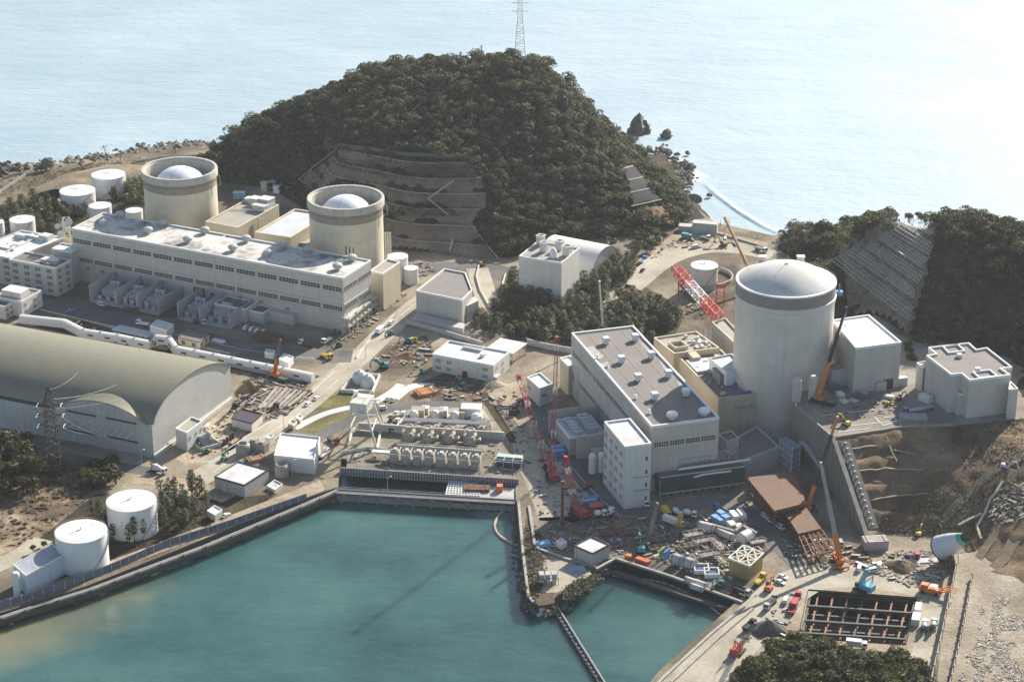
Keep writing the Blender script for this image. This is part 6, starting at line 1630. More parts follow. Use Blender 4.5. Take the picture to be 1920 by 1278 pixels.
m=MB();m.truss((0,0,-2),(0,0,26),7.2,3.0,9,.26);m.truss((0,0,26),(0,0,44),3.0,2.0,7,.22);obj('tower',m,LATW,ht)
m=MB()
for z in(30,35,40):m.bar((-5,0,z),(5,0,z),.4)
obj('crossarm',m,LATW,ht)
for(x,y,hgt,lb)in((864,128,8.5,'short pale mast on the saddle of the wooded hill'),(903,113,9.5,'slim grey mast between the saddle and summit tower')):
 s_=hit(np.array([(x,y)]),T1)[0];e=thing('hill_mast',lb,'mast',tuple(s_))
 obj('pole',MB().bar((0,0,-1),(0,0,hgt+2),.75 if hgt<9 else .6),LATW,e);obj('antenna',MB().box((0,0,hgt-1),(1.4,1.4,2.6)),LATW,e)
e=thing('utility_pole','leaning bare utility pole with crossbars on the far shore','pole',P(203,303,5));e.rotation_euler=(0,math.radians(-13),0)
obj('pole',MB().tube([(0,0,-.5),(0,0,11)],[.3,.18],6),BARK,e);m=MB().bar((-2.6,0,10),(2.4,0,10),.25);m.bar((-2,0,9),(2,0,9),.2)
for k in range(5):m.bar((0,0,3+k),((-1)**k*2.4,.3,4+k*.8),.13)
obj('crossbar',m,BARK,e)
for(x,y,h_,lb)in((226,302,7,'thin upright post on the far shore near the leaning pole'),(329,288,5,'short post on the shore road above the farther drum')):
 o=obj('post',MB().tube([(0,0,0),(0,0,h_)],.2,6),BARK,loc=P(x,y));tag(o,lb,'post')
fence_line('shore_wall','white kerb wall along the shore road behind the farther drum',[(255,305),(300,297),(392,292)],1.4,12,W_WHITE,W_CONC,cat='wall')
fence_line('shore_railing','grey railing bounding the coastal tank yard on the photo edge',[(0,362),(30,342),(55,325)],2.2,4,plain('fence_grey',(.35,.35,.34),.6),FPOST)
cnr=np.array(P(1562,822,PLATZ)[:2]);end=np.array(P(1627,1014,5)[:2]);d_=(end-cnr)/np.linalg.norm(end-cnr);n_=np.array((-d_[1],d_[0]))
rw=thing('wing_wall','tall concrete wing wall sloping down beside the excavated hillside','wall',(*cnr,5))
WALLC=panel_wall('wing_concrete',(.27,.245,.205),4,6,.9,streak=.7)
m=MB();tk=.6
vs=[]
for o_ in(-tk,tk):
 for(p,z)in((cnr-d_*.6,4),(end,4),(end,6.2),(cnr-d_*.6,29)):vs.append((*(p+n_*o_),z))
m.add(vs,[(0,1,2,3),(7,6,5,4),(0,4,5,1),(1,5,6,2),(2,6,7,3),(3,7,4,0)]);world_part(rw,'wall',m,WALLC)
for k in range(9):
 u=(k+.6)/10;p=cnr*(1-u)+end*u;sd_=-n_ if(np.array(P(1700,900,15)[:2])-cnr)@n_>0 else n_;p=p+sd_*.9;world_part(rw,'buttress',MB().bar((*p,4.5),(*p,28*(1-u)+5.6*u),.9,.7),WALLC)
m=MB();m.bar((*cnr,29.1),(*end,6.4),1.9,.5);world_part(rw,'coping',m,DRAIN)
m=MB();side=n_ if(np.array(P(1700,900,15)[:2])-cnr)@n_>0 else-n_
m.bar((*(cnr+side*4.2+d_*3),27.6),(*(end+side*4.5-d_*6),7.2),4.2,1.0);world_part(rw,'anchor_strip',m,plain('anchor_strip',(.2,.185,.16),.9,var=.3))
m=MB()
for k in range(15):
 u=(k+.5)/15;p=(cnr+side*4.2+d_*3)*(1-u)+(end+side*4.5-d_*6)*u;m.box((*p,28.1*(1-u)+7.7*u),(.8,.8,.5))
world_part(rw,'anchor_head',m,plain('anchor_pale',(.5,.48,.43),.8))
for k,(y0,pl)in enumerate(((0,[(1572,843),(1640,836),(1720,850)]),(1,[(1588,886),(1660,880),(1730,882)]),(2,[(1608,941),(1680,930),(1740,928)]))):
 m=MB();w=hit(np.array(pl,float),T3)
 w=on_line(T3,pl,.3,12);w=[tuple(np.array(p)+(0,0,terr(np.array([p[0]]),np.array([p[1]]),np.array([p[2]]))[0]-p[2]))for p in w]
 for a_,b2 in zip(w[:-1],w[1:]):m.bar(a_,b2,.8,.4)
 o=obj('berm_kerb',m,plain('kerb_tan',(.30,.245,.17),.9));tag(o,'sunlit tan berm ledge crossing the excavated slope, '+('highest','middle','lowest')[k],'ledge','berm ledges of the excavated slope')
m=MB();w=hit(np.array([(1660,815),(1672,850),(1682,868)],float),T3)
for a_,b2 in zip(w[:-1],w[1:]):m.bar(a_+up(.8),b2+up(.8),.5,.4)
o=obj('slope_stair',m,DRAIN);tag(o,'thin pale stair line down the upper part of the excavated slope','stair')
par=thing('platform_kerb','concrete kerb edging the platform above the tall retaining wall','kerb',(*platw[0],PLATZ))
m=MB()
for i in(0,1,2):m.bar((*platw[i],PLATZ+.4),(*platw[i+1],PLATZ+.4),.7,1.0)
world_part(par,'kerb',m,DRAIN)
m=MB()
for pts in(((1537,779),(1636,768)),((1560,802),(1700,787)),((1572,810),(1632,803)),((1640,782),(1656,798)),((1656,798),(1680,790)),((1656,783),(1675,781)),((1675,781),(1682,789))):
 a_,b2=(np.array(P(*p,PLATZ))for p in pts);m.bar(a_+up(.1),b2+up(.1),.45,.12)
o=obj('pavement_kerb',m,W_WHITE);tag(o,'pale kerb lines laid out across the sunlit platform paving','kerb')
q=[P(1462,822,18),P(1486,840,18),P(1500,832,18),P(1476,815,18)]
sc_=thing('scaffold','blue-grey sheeted scaffold at the foot of the platform retaining wall','scaffold',(*np.mean(np.array(q)[:,:2],axis=0),5))
m=MB()
for p in q:
 m.bar((p[0],p[1],5),(p[0],p[1],19),.3)
for z in(8,11,14,17):
 for i in range(4):m.bar((*q[i][:2],z),(*q[(i+1)%4][:2],z),.25)
world_part(sc_,'tube_frame',m,LATW);world_part(sc_,'deck',MB().prism([p[:2]for p in q],17,17.2),plain('sheet_blue',(.22,.26,.32),.7))
m=MB()
for i in range(3):m.bar((q[i][0],q[i][1],11),(q[i+1][0],q[i+1][1],11),.1,11)
world_part(sc_,'sheeting',m,plain('sheet_blue',(.22,.26,.32),.7))
e=thing('conveyor','long white covered chute lying along the platform retaining wall','chute',P(1500,850,12));m=MB().bar(P(1502,826,16),P(1545,880,9),1.8,1.2);world_part(e,'cover',m,plain('chute_white',(.5,.52,.55),.5))
m=MB()
for u in(.1,.5,.9):
 p=np.array(P(1502,826,16))*(1-u)+np.array(P(1545,880,9))*u;m.bar((p[0],p[1],4.5),tuple(p),.4)
world_part(e,'support',m,DARK)
for(x,y,lb)in((1493,752,'pale round standpipe by the crane outriggers at platform edge'),(1523,748,'pale round standpipe close behind the orange crane boom')):
 o=obj('standpipe',MB().lathe((0,0,0),[(2,0),(2,10.5),(1.2,11.5),(0,11.6)],16),W_GREY3,loc=P(x,y,PLATZ));tag(o,lb,'pipe')
rd_=thing('steel_deck','rust-brown temporary steel deck on piles below the retaining wall','deck',P(1450,940,5))
DECK=roof_mat('deck_rust',(.155,.078,.04),(.085,.055,.038),.7,.12)
u_=[P(a_,b2,14)[:2]for a_,b2 in((1400,894),(1452,957),(1512,942),(1488,886))];l_=[P(a_,b2,11)[:2]for a_,b2 in((1472,962),(1497,1000),(1540,990),(1512,951))]
world_part(rd_,'upper_deck',MB().prism(u_,13,14),DECK);world_part(rd_,'lower_deck',MB().prism(l_,10.2,11),DECK)
m=MB();iu=inset(ccw(u_),.8);il=inset(ccw(l_),.8)
for pl_,zt in((iu,13),(il,10.2)):
 n=len(pl_)
 for i in range(n):
  a_,b2=np.array(pl_[i]),np.array(pl_[(i+1)%n]);c_=max(2,int(np.linalg.norm(b2-a_)/3.5))
  for k in range(c_):p=a_+(b2-a_)*k/c_;m.bar((*p,5),(*p,zt),.45)
  for z in(7.5,zt-.6):m.bar((*a_,z),(*b2,z),.4,.6)
world_part(rd_,'pile',m,RUST)
m=MB()
a0,a1,a2_,a3=(np.array(P(*p,10))for p in((1497,1002),(1540,992),(1568,1030),(1515,1045)))
for k in range(6):u=k/5;m.bar(a0*(1-u)+a1*u,a3*(1-u)+a2_*u,.5)
for k in range(5):u=k/4;m.bar(a0*(1-u)+a3*u,a1*(1-u)+a2_*u,.45);
for p in(a2_,a3,(a0+a3)/2,(a1+a2_)/2):m.bar((p[0],p[1],5),tuple(p),.5)
world_part(rd_,'open_frame',m,RUST)
PITZ=-6.0
pit_px=[(1518,1107),(1719,1122),(1697,1206),(1500,1194)];pitw=[P(a_,b2,5)[:2]for a_,b2 in pit_px]
struct('pit_floor',MB().prism(inset(ccw(pitw),-.4),PITZ-1,PITZ),plain('pit_slab',(.2,.17,.165),.8,var=.4,scale=.15))
e=thing('sheet_pile_shaft','dark sheet-pile walls lining the square strutted pit','pit lining',(*np.mean(np.array(pitw),axis=0),PITZ))
m=MB();rim_ring(m,pitw,PITZ,5.5,-.5,.5)
world_part(e,'wall',m,plain('sheet_pile',(.07,.058,.042),.85,var=.4,scale=.4,streak=.6))
m=MB();rim_ring(m,pitw,3.4,4.4,.9,-.15);rim_ring(m,pitw,-2.6,-1.6,.9,-.15);world_part(e,'waling',m,plain('beam_green',(.05,.065,.052),.7,var=.3))
def pitp(u,v):
 a_,b2,c_,d2=(np.array(p)for p in pitw);return(a_*(1-u)+b2*u)*(1-v)+(d2*(1-u)+c_*u)*v
GB=MATS['beam_green'];RB=plain('beam_red_oxide',(.30,.115,.07),.75,var=.3)
for lev,z in enumerate((3.4,-.6)):
 for k,v in enumerate((.3,.62,.88)):
  if lev and k==2:continue
  m=MB().bar((*pitp(.01,v),z+.9),(*pitp(.99,v),z+.9),1.0,.9);o=obj('strut_beam',m,GB)
  tag(o,'long dark green strut spanning the pit lengthwise, %s level, %s'%(('upper','lower')[lev],('farthest from the knoll','middle','nearest the knoll')[k]),'strut','struts of the pit')
 for k in range(7):
  u=(k+.6)/7.2
  m=MB().bar((*pitp(u,.01),z),(*pitp(u,.99),z),.6,.6)
  for v in(.3,.62):
   for s2 in(-1,1):m.bar((*pitp(u+s2*.035,v),z),(*pitp(u,v+.1),z),.3);m.bar((*pitp(u+s2*.035,v),z),(*pitp(u,v-.1),z),.3)
  o=obj('cross_strut',m,GB if k==3 else RB)
  tag(o,'%s cross strut of the pit, %s level, %s'%(('green' if k==3 else 'red-brown'),('upper','lower')[lev],('closest to the quay road','second from the quay road','third from the quay road','in the middle','third from the mixers','second from the mixers','closest to the mixers')[k]),'strut','struts of the pit')
m=MB()
for u in(.2,.5,.8):
 for v in(.3,.62):m.bar((*pitp(u,v),PITZ),(*pitp(u,v),4.6),.5)
o=obj('king_post',m,RUST);world=None;tag(o,'rusty king posts standing under the pit struts','post');o['kind']='stuff'
fence_line('flood_wall','long pale concrete flood wall running down beside the pit road',[(1795,1056),(1781,1120),(1765,1195),(1750,1262),(1735,1330)],3.6,8,panel_wall('flood_conc',(.45,.425,.37),6,9),DRAIN,cat='wall',pw=.5)
fence_line('flood_wall','second parallel wall with dark rail along the beach terrace',[(1822,1085),(1812,1140),(1798,1210),(1783,1275),(1770,1330)],2.4,6,W_CONC,DARK,cat='wall',pw=.5)
for pl,lb in(([(1858,935),(1846,965),(1831,990),(1839,1013)],'kinked pale drain channel descending the brown hillside'),([(1797,988),(1815,978),(1840,966)],'short pale drain branch joining the kinked channel'),([(1880,905),(1868,925),(1858,937)],'upper bluish piece of the kinked drain channel'),([(1786,1030),(1790,1052)],'white chute at the head of the flood wall')):
 w=hit(np.array(pl,float),T3);m=MB()
 for a_,b2 in zip(w[:-1],w[1:]):m.bar(a_+up(1.0),b2+up(1.0),.9,.7)
 o=obj('drain_channel',m,plain('kerb_tan2',(.5,.45,.36),.9));tag(o,lb,'drain')
fn=thing('steel_funnel','big pale tapering steel funnel lying at the slope foot with green tip','funnel',P(1775,1035,6))
a_,b2=np.array(P(1764,1026,10.5)),np.array(P(1802,1010,18));d_=(b2-a_)
m=MB().tube([a_,a_+d_*.5,b2],[5.2,4.3,2.7],24,caps=False);m.tube([b2,a_+d_*.5,a_],[2.5,4.1,5.0],24,caps=False);world_part(fn,'cone',m,plain('funnel_pale',(.55,.58,.62),.4,var=.1))
world_part(fn,'tip',MB().tube([b2-d_*.02,b2+d_*.15],[2.8,2.0],24,caps=False),plain('tip_green',(.1,.42,.26),.5))
world_part(fn,'mouth',MB().tube([a_-d_*.03,a_+d_*.02],[5.3,5.3],24),plain('mouth_dark',(.05,.06,.075),.6))
world_part(fn,'cradle',MB().box((a_[0]+2,a_[1],4),(3,6,3)).box((b2[0]-3,b2[1],4),(2,4,5.5)),RUST)
for pl,wd,lb in(([(1815,1075),(1860,1010),(1885,940),(1900,880)],3.5,'a'),([(1830,1095),(1880,1050),(1915,990),(1960,920)],5,'b'),([(1760,985),(1815,925),(1865,880),(1930,850)],4,'c')):
 w=np.array(on_line(T3,pl,0,14));m=MB();d_=np.gradient(w[:,:2],axis=0);d_/=np.linalg.norm(d_,axis=1)[:,None];n_=np.stack([-d_[:,1],d_[:,0]],1);vs=[]
 for o_ in(-.5,-.17,.17,.5):
  q_=w[:,:2]+n_*o_*wd;vs+=[(x_,y_,z_)for(x_,y_),z_ in zip(q_,T3(q_)+.35)]
 k_=len(w);m.add(vs,[(j*k_+i,j*k_+i+1,(j+1)*k_+i+1,(j+1)*k_+i)[::-1]for j in range(3)for i in range(k_-1)])
 o=obj('hillside_track',m,ground_mat('track_soil',[(.3,(.13,.10,.068)),(.5,(.2,.155,.105)),(.7,(.29,.23,.16))],.1,.6));o['kind']='structure'
def island_mat(name,stops,rough=.7):
 m,nt,b=new_mat(name);g=N(nt,'ShaderNodeNewGeometry');r_=N(nt,'ShaderNodeValToRGB');r_.color_ramp.interpolation='CONSTANT';e=r_.color_ramp.elements
 while len(e)<len(stops):e.new(.5)
 for k,(p,c)in enumerate(stops):e[k].position=p;e[k].color=(*c,1)
 lk(nt,g.outputs['Random Per Island'],r_.inputs[0]);lk(nt,r_.outputs[0],b.inputs['Base Color']);b.inputs['Roughness'].default_value=rough;return m
MIXM=island_mat('mixed_items',[(0,(.24,.215,.175)),(.2,(.10,.082,.062)),(.4,(.36,.33,.28)),(.52,(.16,.085,.045)),(.66,(.55,.53,.48)),(.72,(.27,.2,.12)),(.86,(.06,.058,.056)),(.94,(.10,.18,.32)),(.96,(.38,.11,.045)),(.98,(.08,.22,.18))])
STICK=island_mat('driftwood',[(0,(.36,.31,.25)),(.3,(.26,.215,.165)),(.6,(.46,.43,.38)),(.8,(.15,.12,.09))])
db=np.random.default_rng(77)
def debris(name,poly,n,s0,s1,mat,z=5.05,flat=.6,long=2.2,T=None,ang=None,patchy=False):
 P0=np.array(poly,float);m=MB();got=0
 while got<n:
  x=db.uniform(P0[:,0].min(),P0[:,0].max());y=db.uniform(P0[:,1].min(),P0[:,1].max())
  if not inside(poly,np.array([x]),np.array([y]))[0]:continue
  if patchy and vnoise(np.array([x]),np.array([y]),16,4)[0]<.52:continue
  got+=1;p=P(x,y,z)if T is None else tuple(hit(np.array([(x,y)]),T)[0]+up(.3));s=s0+(s1-s0)*db.random()**2
  m.box(p,(s*db.uniform(1,long),s,s*flat*db.uniform(.5,1.6)),(db.uniform(0,3.2)if ang is None else ang+db.choice((0,math.pi/2))+db.normal(0,.08)),open_bottom=True)
 o=obj(name,m,mat);o['kind']='stuff';return o
a12=az
debris('site_clutter',[(430,770),(470,705),(560,715),(590,735),(540,775),(490,792)],420,.25,1.2,MIXM,long=7,ang=a12)
debris('site_clutter',[(600,640),(650,600),(700,570),(745,540),(760,555),(705,600),(660,640)],260,.25,1.2,MIXM,long=5,ang=a12)
debris('site_clutter',[(700,680),(745,640),(800,632),(815,660),(790,690)],120,.3,1.3,MIXM,long=5)
debris('site_clutter',[(780,720),(830,705),(930,715),(985,745),(960,790),(900,752),(810,750)],170,.3,1.2,MIXM,long=5)
debris('site_clutter',[(650,880),(665,842),(745,830),(930,832),(960,850),(970,888)],170,.3,1.1,MIXM,long=4,ang=ra)
debris('site_clutter',[(690,800),(745,768),(905,768),(930,812)],150,.3,1.2,MIXM,long=5,ang=ra)
debris('site_clutter',[(1020,975),(1130,965),(1180,975),(1180,1040),(1080,1050),(1030,1030)],460,.2,.8,MIXM,long=6)
debris('site_clutter',[(1190,975),(1250,968),(1390,965),(1440,1020),(1400,1090),(1300,1075),(1190,1035)],1300,.2,.85,MIXM,long=6,ang=.35,flat=.9)
debris('site_clutter',[(950,790),(990,780),(1040,840),(1100,920),(1085,970),(1010,965)],150,.3,1.3,MIXM,long=4)
debris('site_clutter',[(1450,960),(1500,1005),(1620,1030),(1640,1058),(1560,1070),(1480,1045)],130,.3,1.4,MIXM,long=5)
debris('site_clutter',[(1640,1075),(1660,1035),(1750,1030),(1785,1070),(1750,1105),(1700,1098)],460,.2,.85,MIXM,long=6)
debris('site_clutter',[(1500,1105),(1470,1120),(1400,1190),(1395,1215),(1480,1195)],60,.3,1.1,MIXM,long=4)
debris('site_clutter',[(1180,500),(1260,450),(1330,436),(1400,455),(1380,470),(1270,470)],80,.3,1.5,MIXM,long=4)
debris('site_clutter',[(1290,590),(1270,540),(1290,510),(1310,540),(1340,590)],90,.3,1.4,MIXM,long=4)
debris('site_clutter',[(360,860),(400,800),(440,765),(480,775),(430,840)],120,.3,1.2,MIXM,long=4)
debris('site_clutter',[(760,500),(800,490),(815,510),(780,530)],60,.4,1.5,MIXM,long=3)
debris('site_clutter',[(60,385),(115,372),(120,395),(75,400)],50,.5,2,MIXM,long=3)
debris('site_clutter',[(1545,770),(1640,745),(1690,760),(1670,775),(1560,790)],120,.25,1.0,MIXM,z=PLATZ+.05,long=3)
debris('hillside_rubble',[(120,600),(290,640),(440,670),(560,705),(430,690),(200,640)],140,.4,1.2,MIXM,long=5,ang=a12)
debris('hillside_rubble',[(0,950),(60,900),(130,900),(170,930),(90,1000),(0,1030)],160,.5,1.6,DIRT,flat=.35)
debris('driftwood',[(1840,1140),(1870,1118),(1935,1120),(1935,1300),(1790,1300),(1830,1220)],2600,.1,.34,STICK,long=9,flat=.7,patchy=True)
debris('driftwood',[(1790,1245),(1860,1180),(1935,1160),(1935,1300),(1790,1300)],600,.15,.5,MIXM,long=2,flat=.6,patchy=True)
debris('scrap_poles',[(1855,965),(1880,915),(1935,900),(1935,965),(1880,985)],260,.15,.35,STICK,long=34,T=T3,ang=.8,flat=.8)
debris('scrap_poles',[(470,745),(505,715),(545,725),(520,765),(490,775)],90,.3,.6,STICK,long=22,ang=a12+1.2)
def boomline(label,px,r=.55):
 w=[np.array(P(a_,b2,.35))for a_,b2 in px]
 for _ in range(2):
  q_=[w[0]]
  for i in range(len(w)-1):q_+=[w[i]*.75+w[i+1]*.25,w[i]*.25+w[i+1]*.75]
  w=q_+[w[-1]]
 e=thing('float_boom',label,'float boom',tuple(w[0]));m=MB();m.tube(w,r,6);world_part(e,'tube',m,plain('boom_tan',(.5,.3,.18),.6))
 m=MB()
 for k in range(0,len(w)-1):m.tube([w[k]+(w[k+1]-w[k])*.1,w[k]+(w[k+1]-w[k])*.55],r*1.15,6)
 world_part(e,'float',m,plain('boom_pale',(.62,.58,.5),.6))
boomline('orange and white floating boom curving off the quay near the footbridge',[(968,943),(945,955),(930,972),(926,988),(936,1005),(955,1016),(970,1022)])
boomline('rust-coloured floating boom along the sunlit quay of the small basin',[(1372,1143),(1345,1165),(1300,1205),(1262,1245),(1230,1290)],.45)
boomline('thin dark floating line in the shade under the small basin wall',[(1148,1078),(1190,1084),(1235,1088),(1290,1110),(1330,1135),(1356,1156)],.3)
br=thing('barrier_pontoon','long narrow dark pontoon barrier with pipe crossing between the two basins','pontoon',P(1040,1130,1))
w=[np.array(P(a_,b2,1))for a_,b2 in((1030,1112),(1042,1140),(1085,1210),(1130,1282),(1165,1340))];m,m2,m3=MB(),MB(),MB()
for a_,b2 in zip(w[:-1],w[1:]):
 m.bar(a_-up(.6),b2-up(.6),2.6,2.2);t=(b2-a_)/np.linalg.norm(b2-a_);s=np.array((-t[1],t[0],0));m2.tube([a_+s*.5+up(1.0),b2+s*.5+up(1.0)],.42,7)
 for k in range(int(np.linalg.norm(b2-a_)/3)):p=a_+t*k*3-s*.9;m3.box(tuple(p+up(.5)),(.5,.5,.5));m3.bar(p+up(.5),p+up(1.5),.1)
world_part(br,'pontoon',m,plain('pontoon_dark',(.09,.085,.08),.8));world_part(br,'pipe',m2,plain('pipe_grey',(.25,.25,.25),.5));world_part(br,'bollard',m3,plain('rail_grey',(.45,.45,.44),.5));br.children[-1]['kind']='stuff'
e=thing('work_boat','small white work boat moored at the tip of the headland','boat',P(1019,1150,.1),.5)
m=MB().add([(-3,-1.1,0),(2,-1.1,0),(3.6,0,0),(2,1.1,0),(-3,1.1,0),(-3,-1.3,1.1),(2,-1.3,1.2),(4.2,0,1.5),(2,1.3,1.2),(-3,1.3,1.1)],[(0,1,6,5),(1,2,7,6),(2,3,8,7),(3,4,9,8),(4,0,5,9),(5,6,7,8,9)]);obj('hull',m,WHITE,e);obj('cabin',MB().box((-.6,0,1.15),(2,1.6,1.5)),WHITE,e)
e=thing('sluice_gate','small steel sluice frame with white housings at the headland tip','sluice',P(1027,1092,5),.1)
m=MB()
for x in(-2.5,0,2.5):m.box((x,0,0),(1.6,3,4.2));m.box((x,0,4.2),(2.0,3.4,.4))
obj('housing',m,plain('pipe_grey2',(.42,.42,.42),.4),e);m=MB()
for x in(-4,4):m.bar((x,-2,0),(x,-2,3),.2);m.bar((x,2,0),(x,2,3),.2)
m.bar((-4,-2,3),(4,-2,3),.2);m.bar((-4,2,3),(4,2,3),.2);obj('frame',m,DARK,e)
for pl,lb in(([(972,940),(981,1040),(991,1118),(1000,1130)],'pale kerb wall along the quay from the footbridge to the headland'),([(992,950),(1002,1020),(1010,1030)],'second kerb wall set back from the quay by the tall cranes'),([(1010,1030),(1060,1048),(1118,1064)],'low barrier wall across the headland neck'),([(1118,1068),(1154,1048),(1260,1082),(1392,1130)],'thick concrete coping above the shaded wall of the small basin'),([(1396,1137),(1330,1192),(1240,1275),(1200,1320)],'pale coping along the sunlit quay of the small basin'),([(1411,1142),(1345,1198),(1258,1280)],'second kerb line inland of the sunlit quay')):
 m=MB();w=[np.array(P(a_,b2,5))for a_,b2 in pl]
 for a_,b2 in zip(w[:-1],w[1:]):m.bar(a_+up(.35),b2+up(.35),1.1,.9)
 o=obj('quay_kerb',m,plain('kerb_grey',(.34,.325,.29),.85,var=.25));tag(o,lb,'kerb')
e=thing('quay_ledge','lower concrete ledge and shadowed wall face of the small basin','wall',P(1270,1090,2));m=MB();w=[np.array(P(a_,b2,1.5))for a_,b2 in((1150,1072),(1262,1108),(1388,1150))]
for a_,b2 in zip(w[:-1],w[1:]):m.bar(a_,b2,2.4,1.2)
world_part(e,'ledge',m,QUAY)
for pl,lb,h_ in(([(898,500),(893,520),(900,545),(915,572),(925,590)],'white parapet on the outer side of the curved ramp',1.2),([(948,515),(940,540),(948,565),(958,580)],'brown parapet on the inner side of the curved ramp',1.0),([(1185,555),(1130,570),(1060,572)],'tan track kerb cutting through the central grove',.6),([(988,645),(1030,655),(1072,662)],'pale retaining wall at the foot of the central grove',3),([(738,592),(690,640),(668,672)],'white divider kerb in the middle of the main road',.8),([(760,606),(820,622),(905,648)],'pale pipe wall below the five-sided roof building',2.2),([(1225,480),(1195,505),(1175,530)],'guard kerb along the outer bend of the upper road',.8),([(1305,428),(1350,440),(1420,460)],'low parapet between the beach and the upper terrace',1.0)):
 m=MB();w=[np.array(P(a_,b2,5))for a_,b2 in pl]
 for a_,b2 in zip(w[:-1],w[1:]):m.bar(a_+up(h_/2),b2+up(h_/2),.6,h_)
 o=obj('kerb_wall',m,plain('kerb_pale2',(.55,.53,.48),.8,var=.2));tag(o,lb,'wall')
e=thing('pipe_bridge','cream steel pipe bridge with platforms at the free end of the long hall','pipe rack',P(690,600,5))
m=MB();m2=MB();CRM=plain('frame_cream',(.5,.47,.4),.6)
a_,b2=np.array(P(655,628,5)),np.array(P(752,545,5))
t=(b2-a_)/np.linalg.norm(b2-a_);s=np.array((-t[1],t[0],0));L=np.linalg.norm(b2-a_)
for k in range(15):
 p=a_+t*L*k/14
 for o_ in(0,4):m.bar(p+s*o_,p+s*o_+up(8.5 if k%2 else 10),.4)
 for z in(4.2,8.2):m.bar(p+up(z),p+s*4+up(z),.35)
for z in(4.2,8.2):
 for o_ in(0,4):m.bar(a_+s*o_+up(z),b2+s*o_+up(z),.35)
for k in range(6):m2.tube([a_+s*(.4+k*.65)+up(8.7),b2+s*(.4+k*.65)+up(8.7)],.26,6)
for k in range(4):m2.tube([a_+s*(.4+k*.9)+up(4.7),b2+s*(.4+k*.9)+up(4.7)],.3,6)
for k in range(9):p=a_+t*L*(k+.5)/9+s*db.uniform(0,4);m2.tube([p+up(4.6),p+up(10.5),p+t*2+up(10.8)],.25,6)
world_part(e,'frame',m,CRM);world_part(e,'pipe',m2,CRM)
m=MB()
for k in range(18):p=a_+t*L*db.random()+s*db.uniform(-1.5,5.5);m.box(tuple(p+up(db.choice((0,4.4)))),(db.uniform(.8,2.4),db.uniform(.8,2),db.uniform(1,2.6)),math.atan2(t[1],t[0]))
world_part(e,'valve_box',m,W_BEIGE)
e=thing('exhaust_stack','slim grey stack pipes beside the nearer drum foot','stack',P(724,500,5));m=MB()
for k in range(3):m.tube([(k*1.3,0,0),(k*1.3,0,20)],.5,8)
obj('pipe',m,W_CONC,e)
for k,(x,y)in enumerate(((649,474),(656,476),(663,477))):
 o=obj('vent_pipe',MB().tube([(0,0,0),(0,0,5.5)],.35,6),DARK,loc=P(x,y+6,33.7));tag(o,'thin black vent pipe rising behind the stained roof edge, '+('first','middle','last')[k]+' of three','pipe','black vent pipes')
e=thing('equipment_house','yellow-sided box with white triangulated space-frame roof in the harbour yard','equipment house',P(1404,1070,5))
q=[P(a_,b2,13)[:2]for a_,b2 in((1366,1043),(1406,1058),(1432,1034),(1394,1019))];world_part(e,'wall',MB().prism(inset(ccw(q),.25),5,11.6),plain('box_yellow',(.30,.23,.09),.6,var=.25))
m=MB();qq=[np.array((*p,12.4))for p in q]
for i in range(4):m.bar(qq[i],qq[(i+1)%4],.5);m.bar((*q[i],11.6),(*q[i],12.4),.4)
def qp(u,v):return qq[0]*(1-u)*(1-v)+qq[1]*u*(1-v)+qq[2]*u*v+qq[3]*(1-u)*v
for a_,b2 in(((0,0),(1,1)),((1,0),(0,1)),((.5,0),(.5,1)),((0,.5),(1,.5)),((.5,0),(1,.5)),((1,.5),(.5,1)),((.5,1),(0,.5)),((0,.5),(.5,0))):m.bar(qp(*a_),qp(*b2),.4)
world_part(e,'space_frame',m,plain('frame_white',(.68,.66,.6),.5))
for(pl,r_,mt,lb)in(([(1388,1010),(1402,1003),(1409,1000)],2.5,WHITE,'fat white steel tube section with dark ring near the yellow box'),([(1345,995),(1375,1008)],1.6,plain('pipe_pink',(.55,.48,.44),.5),'long pale pipe leading into the fat white tube'),([(1262,1046),(1280,1052)],2.3,plain('pipe_grey2',(.42,.42,.42),.4),'grey cylinder vessel lying near the basin wall'),([(1285,1053),(1302,1059)],2.3,plain('pipe_grey2',(.42,.42,.42),.4),'second grey cylinder vessel toward the yellow box'),([(1285,1085),(1325,1098)],1.3,plain('pipe_cream',(.58,.55,.49),.5),'cream pipe length by the basin coping'),([(1295,1097),(1318,1105)],1.2,plain('pipe_cream',(.58,.55,.49),.5),'shorter cream pipe length by the basin coping'),([(1310,985),(1340,992)],2.2,plain('pipe_pink',(.55,.48,.44),.5),'pale pink-grey tank lying behind the long pale pipe')):
 w=[np.array(P(a_,b2,5+r_))for a_,b2 in pl];e=thing('pipe_section',lb,'pipe',(w[0][0],w[0][1],5));m=MB().tube(w,r_,18);world_part(e,'tube',m,mt)
 d_=(w[-1]-w[0])/np.linalg.norm(w[-1]-w[0]);m=MB().tube([w[0]+d_*.3,w[0]+d_*.8],r_*1.06,18);m.tube([w[-1]-d_*.8,w[-1]-d_*.3],r_*1.06,18);world_part(e,'flange',m,plain('flange_grey',(.2,.2,.21),.5))
e=thing('conduit_frame','dark bent conduit bridge framing the fat white tube','pipe rack',P(1375,990,5));m=MB();w=[P(a_,b2,8)for a_,b2 in((1340,985),(1378,996),(1392,985),(1418,1000))]
for a_,b2 in zip(w[:-1],w[1:]):m.bar(a_,b2,1.4,1.0);m.bar((a_[0],a_[1],5),a_,.5)
world_part(e,'beam',m,plain('conduit',(.2,.2,.22),.5))
e=thing('settling_basin','pair of open blue-water settling basins in the harbour yard','basin',P(1325,1075,5));m=MB()
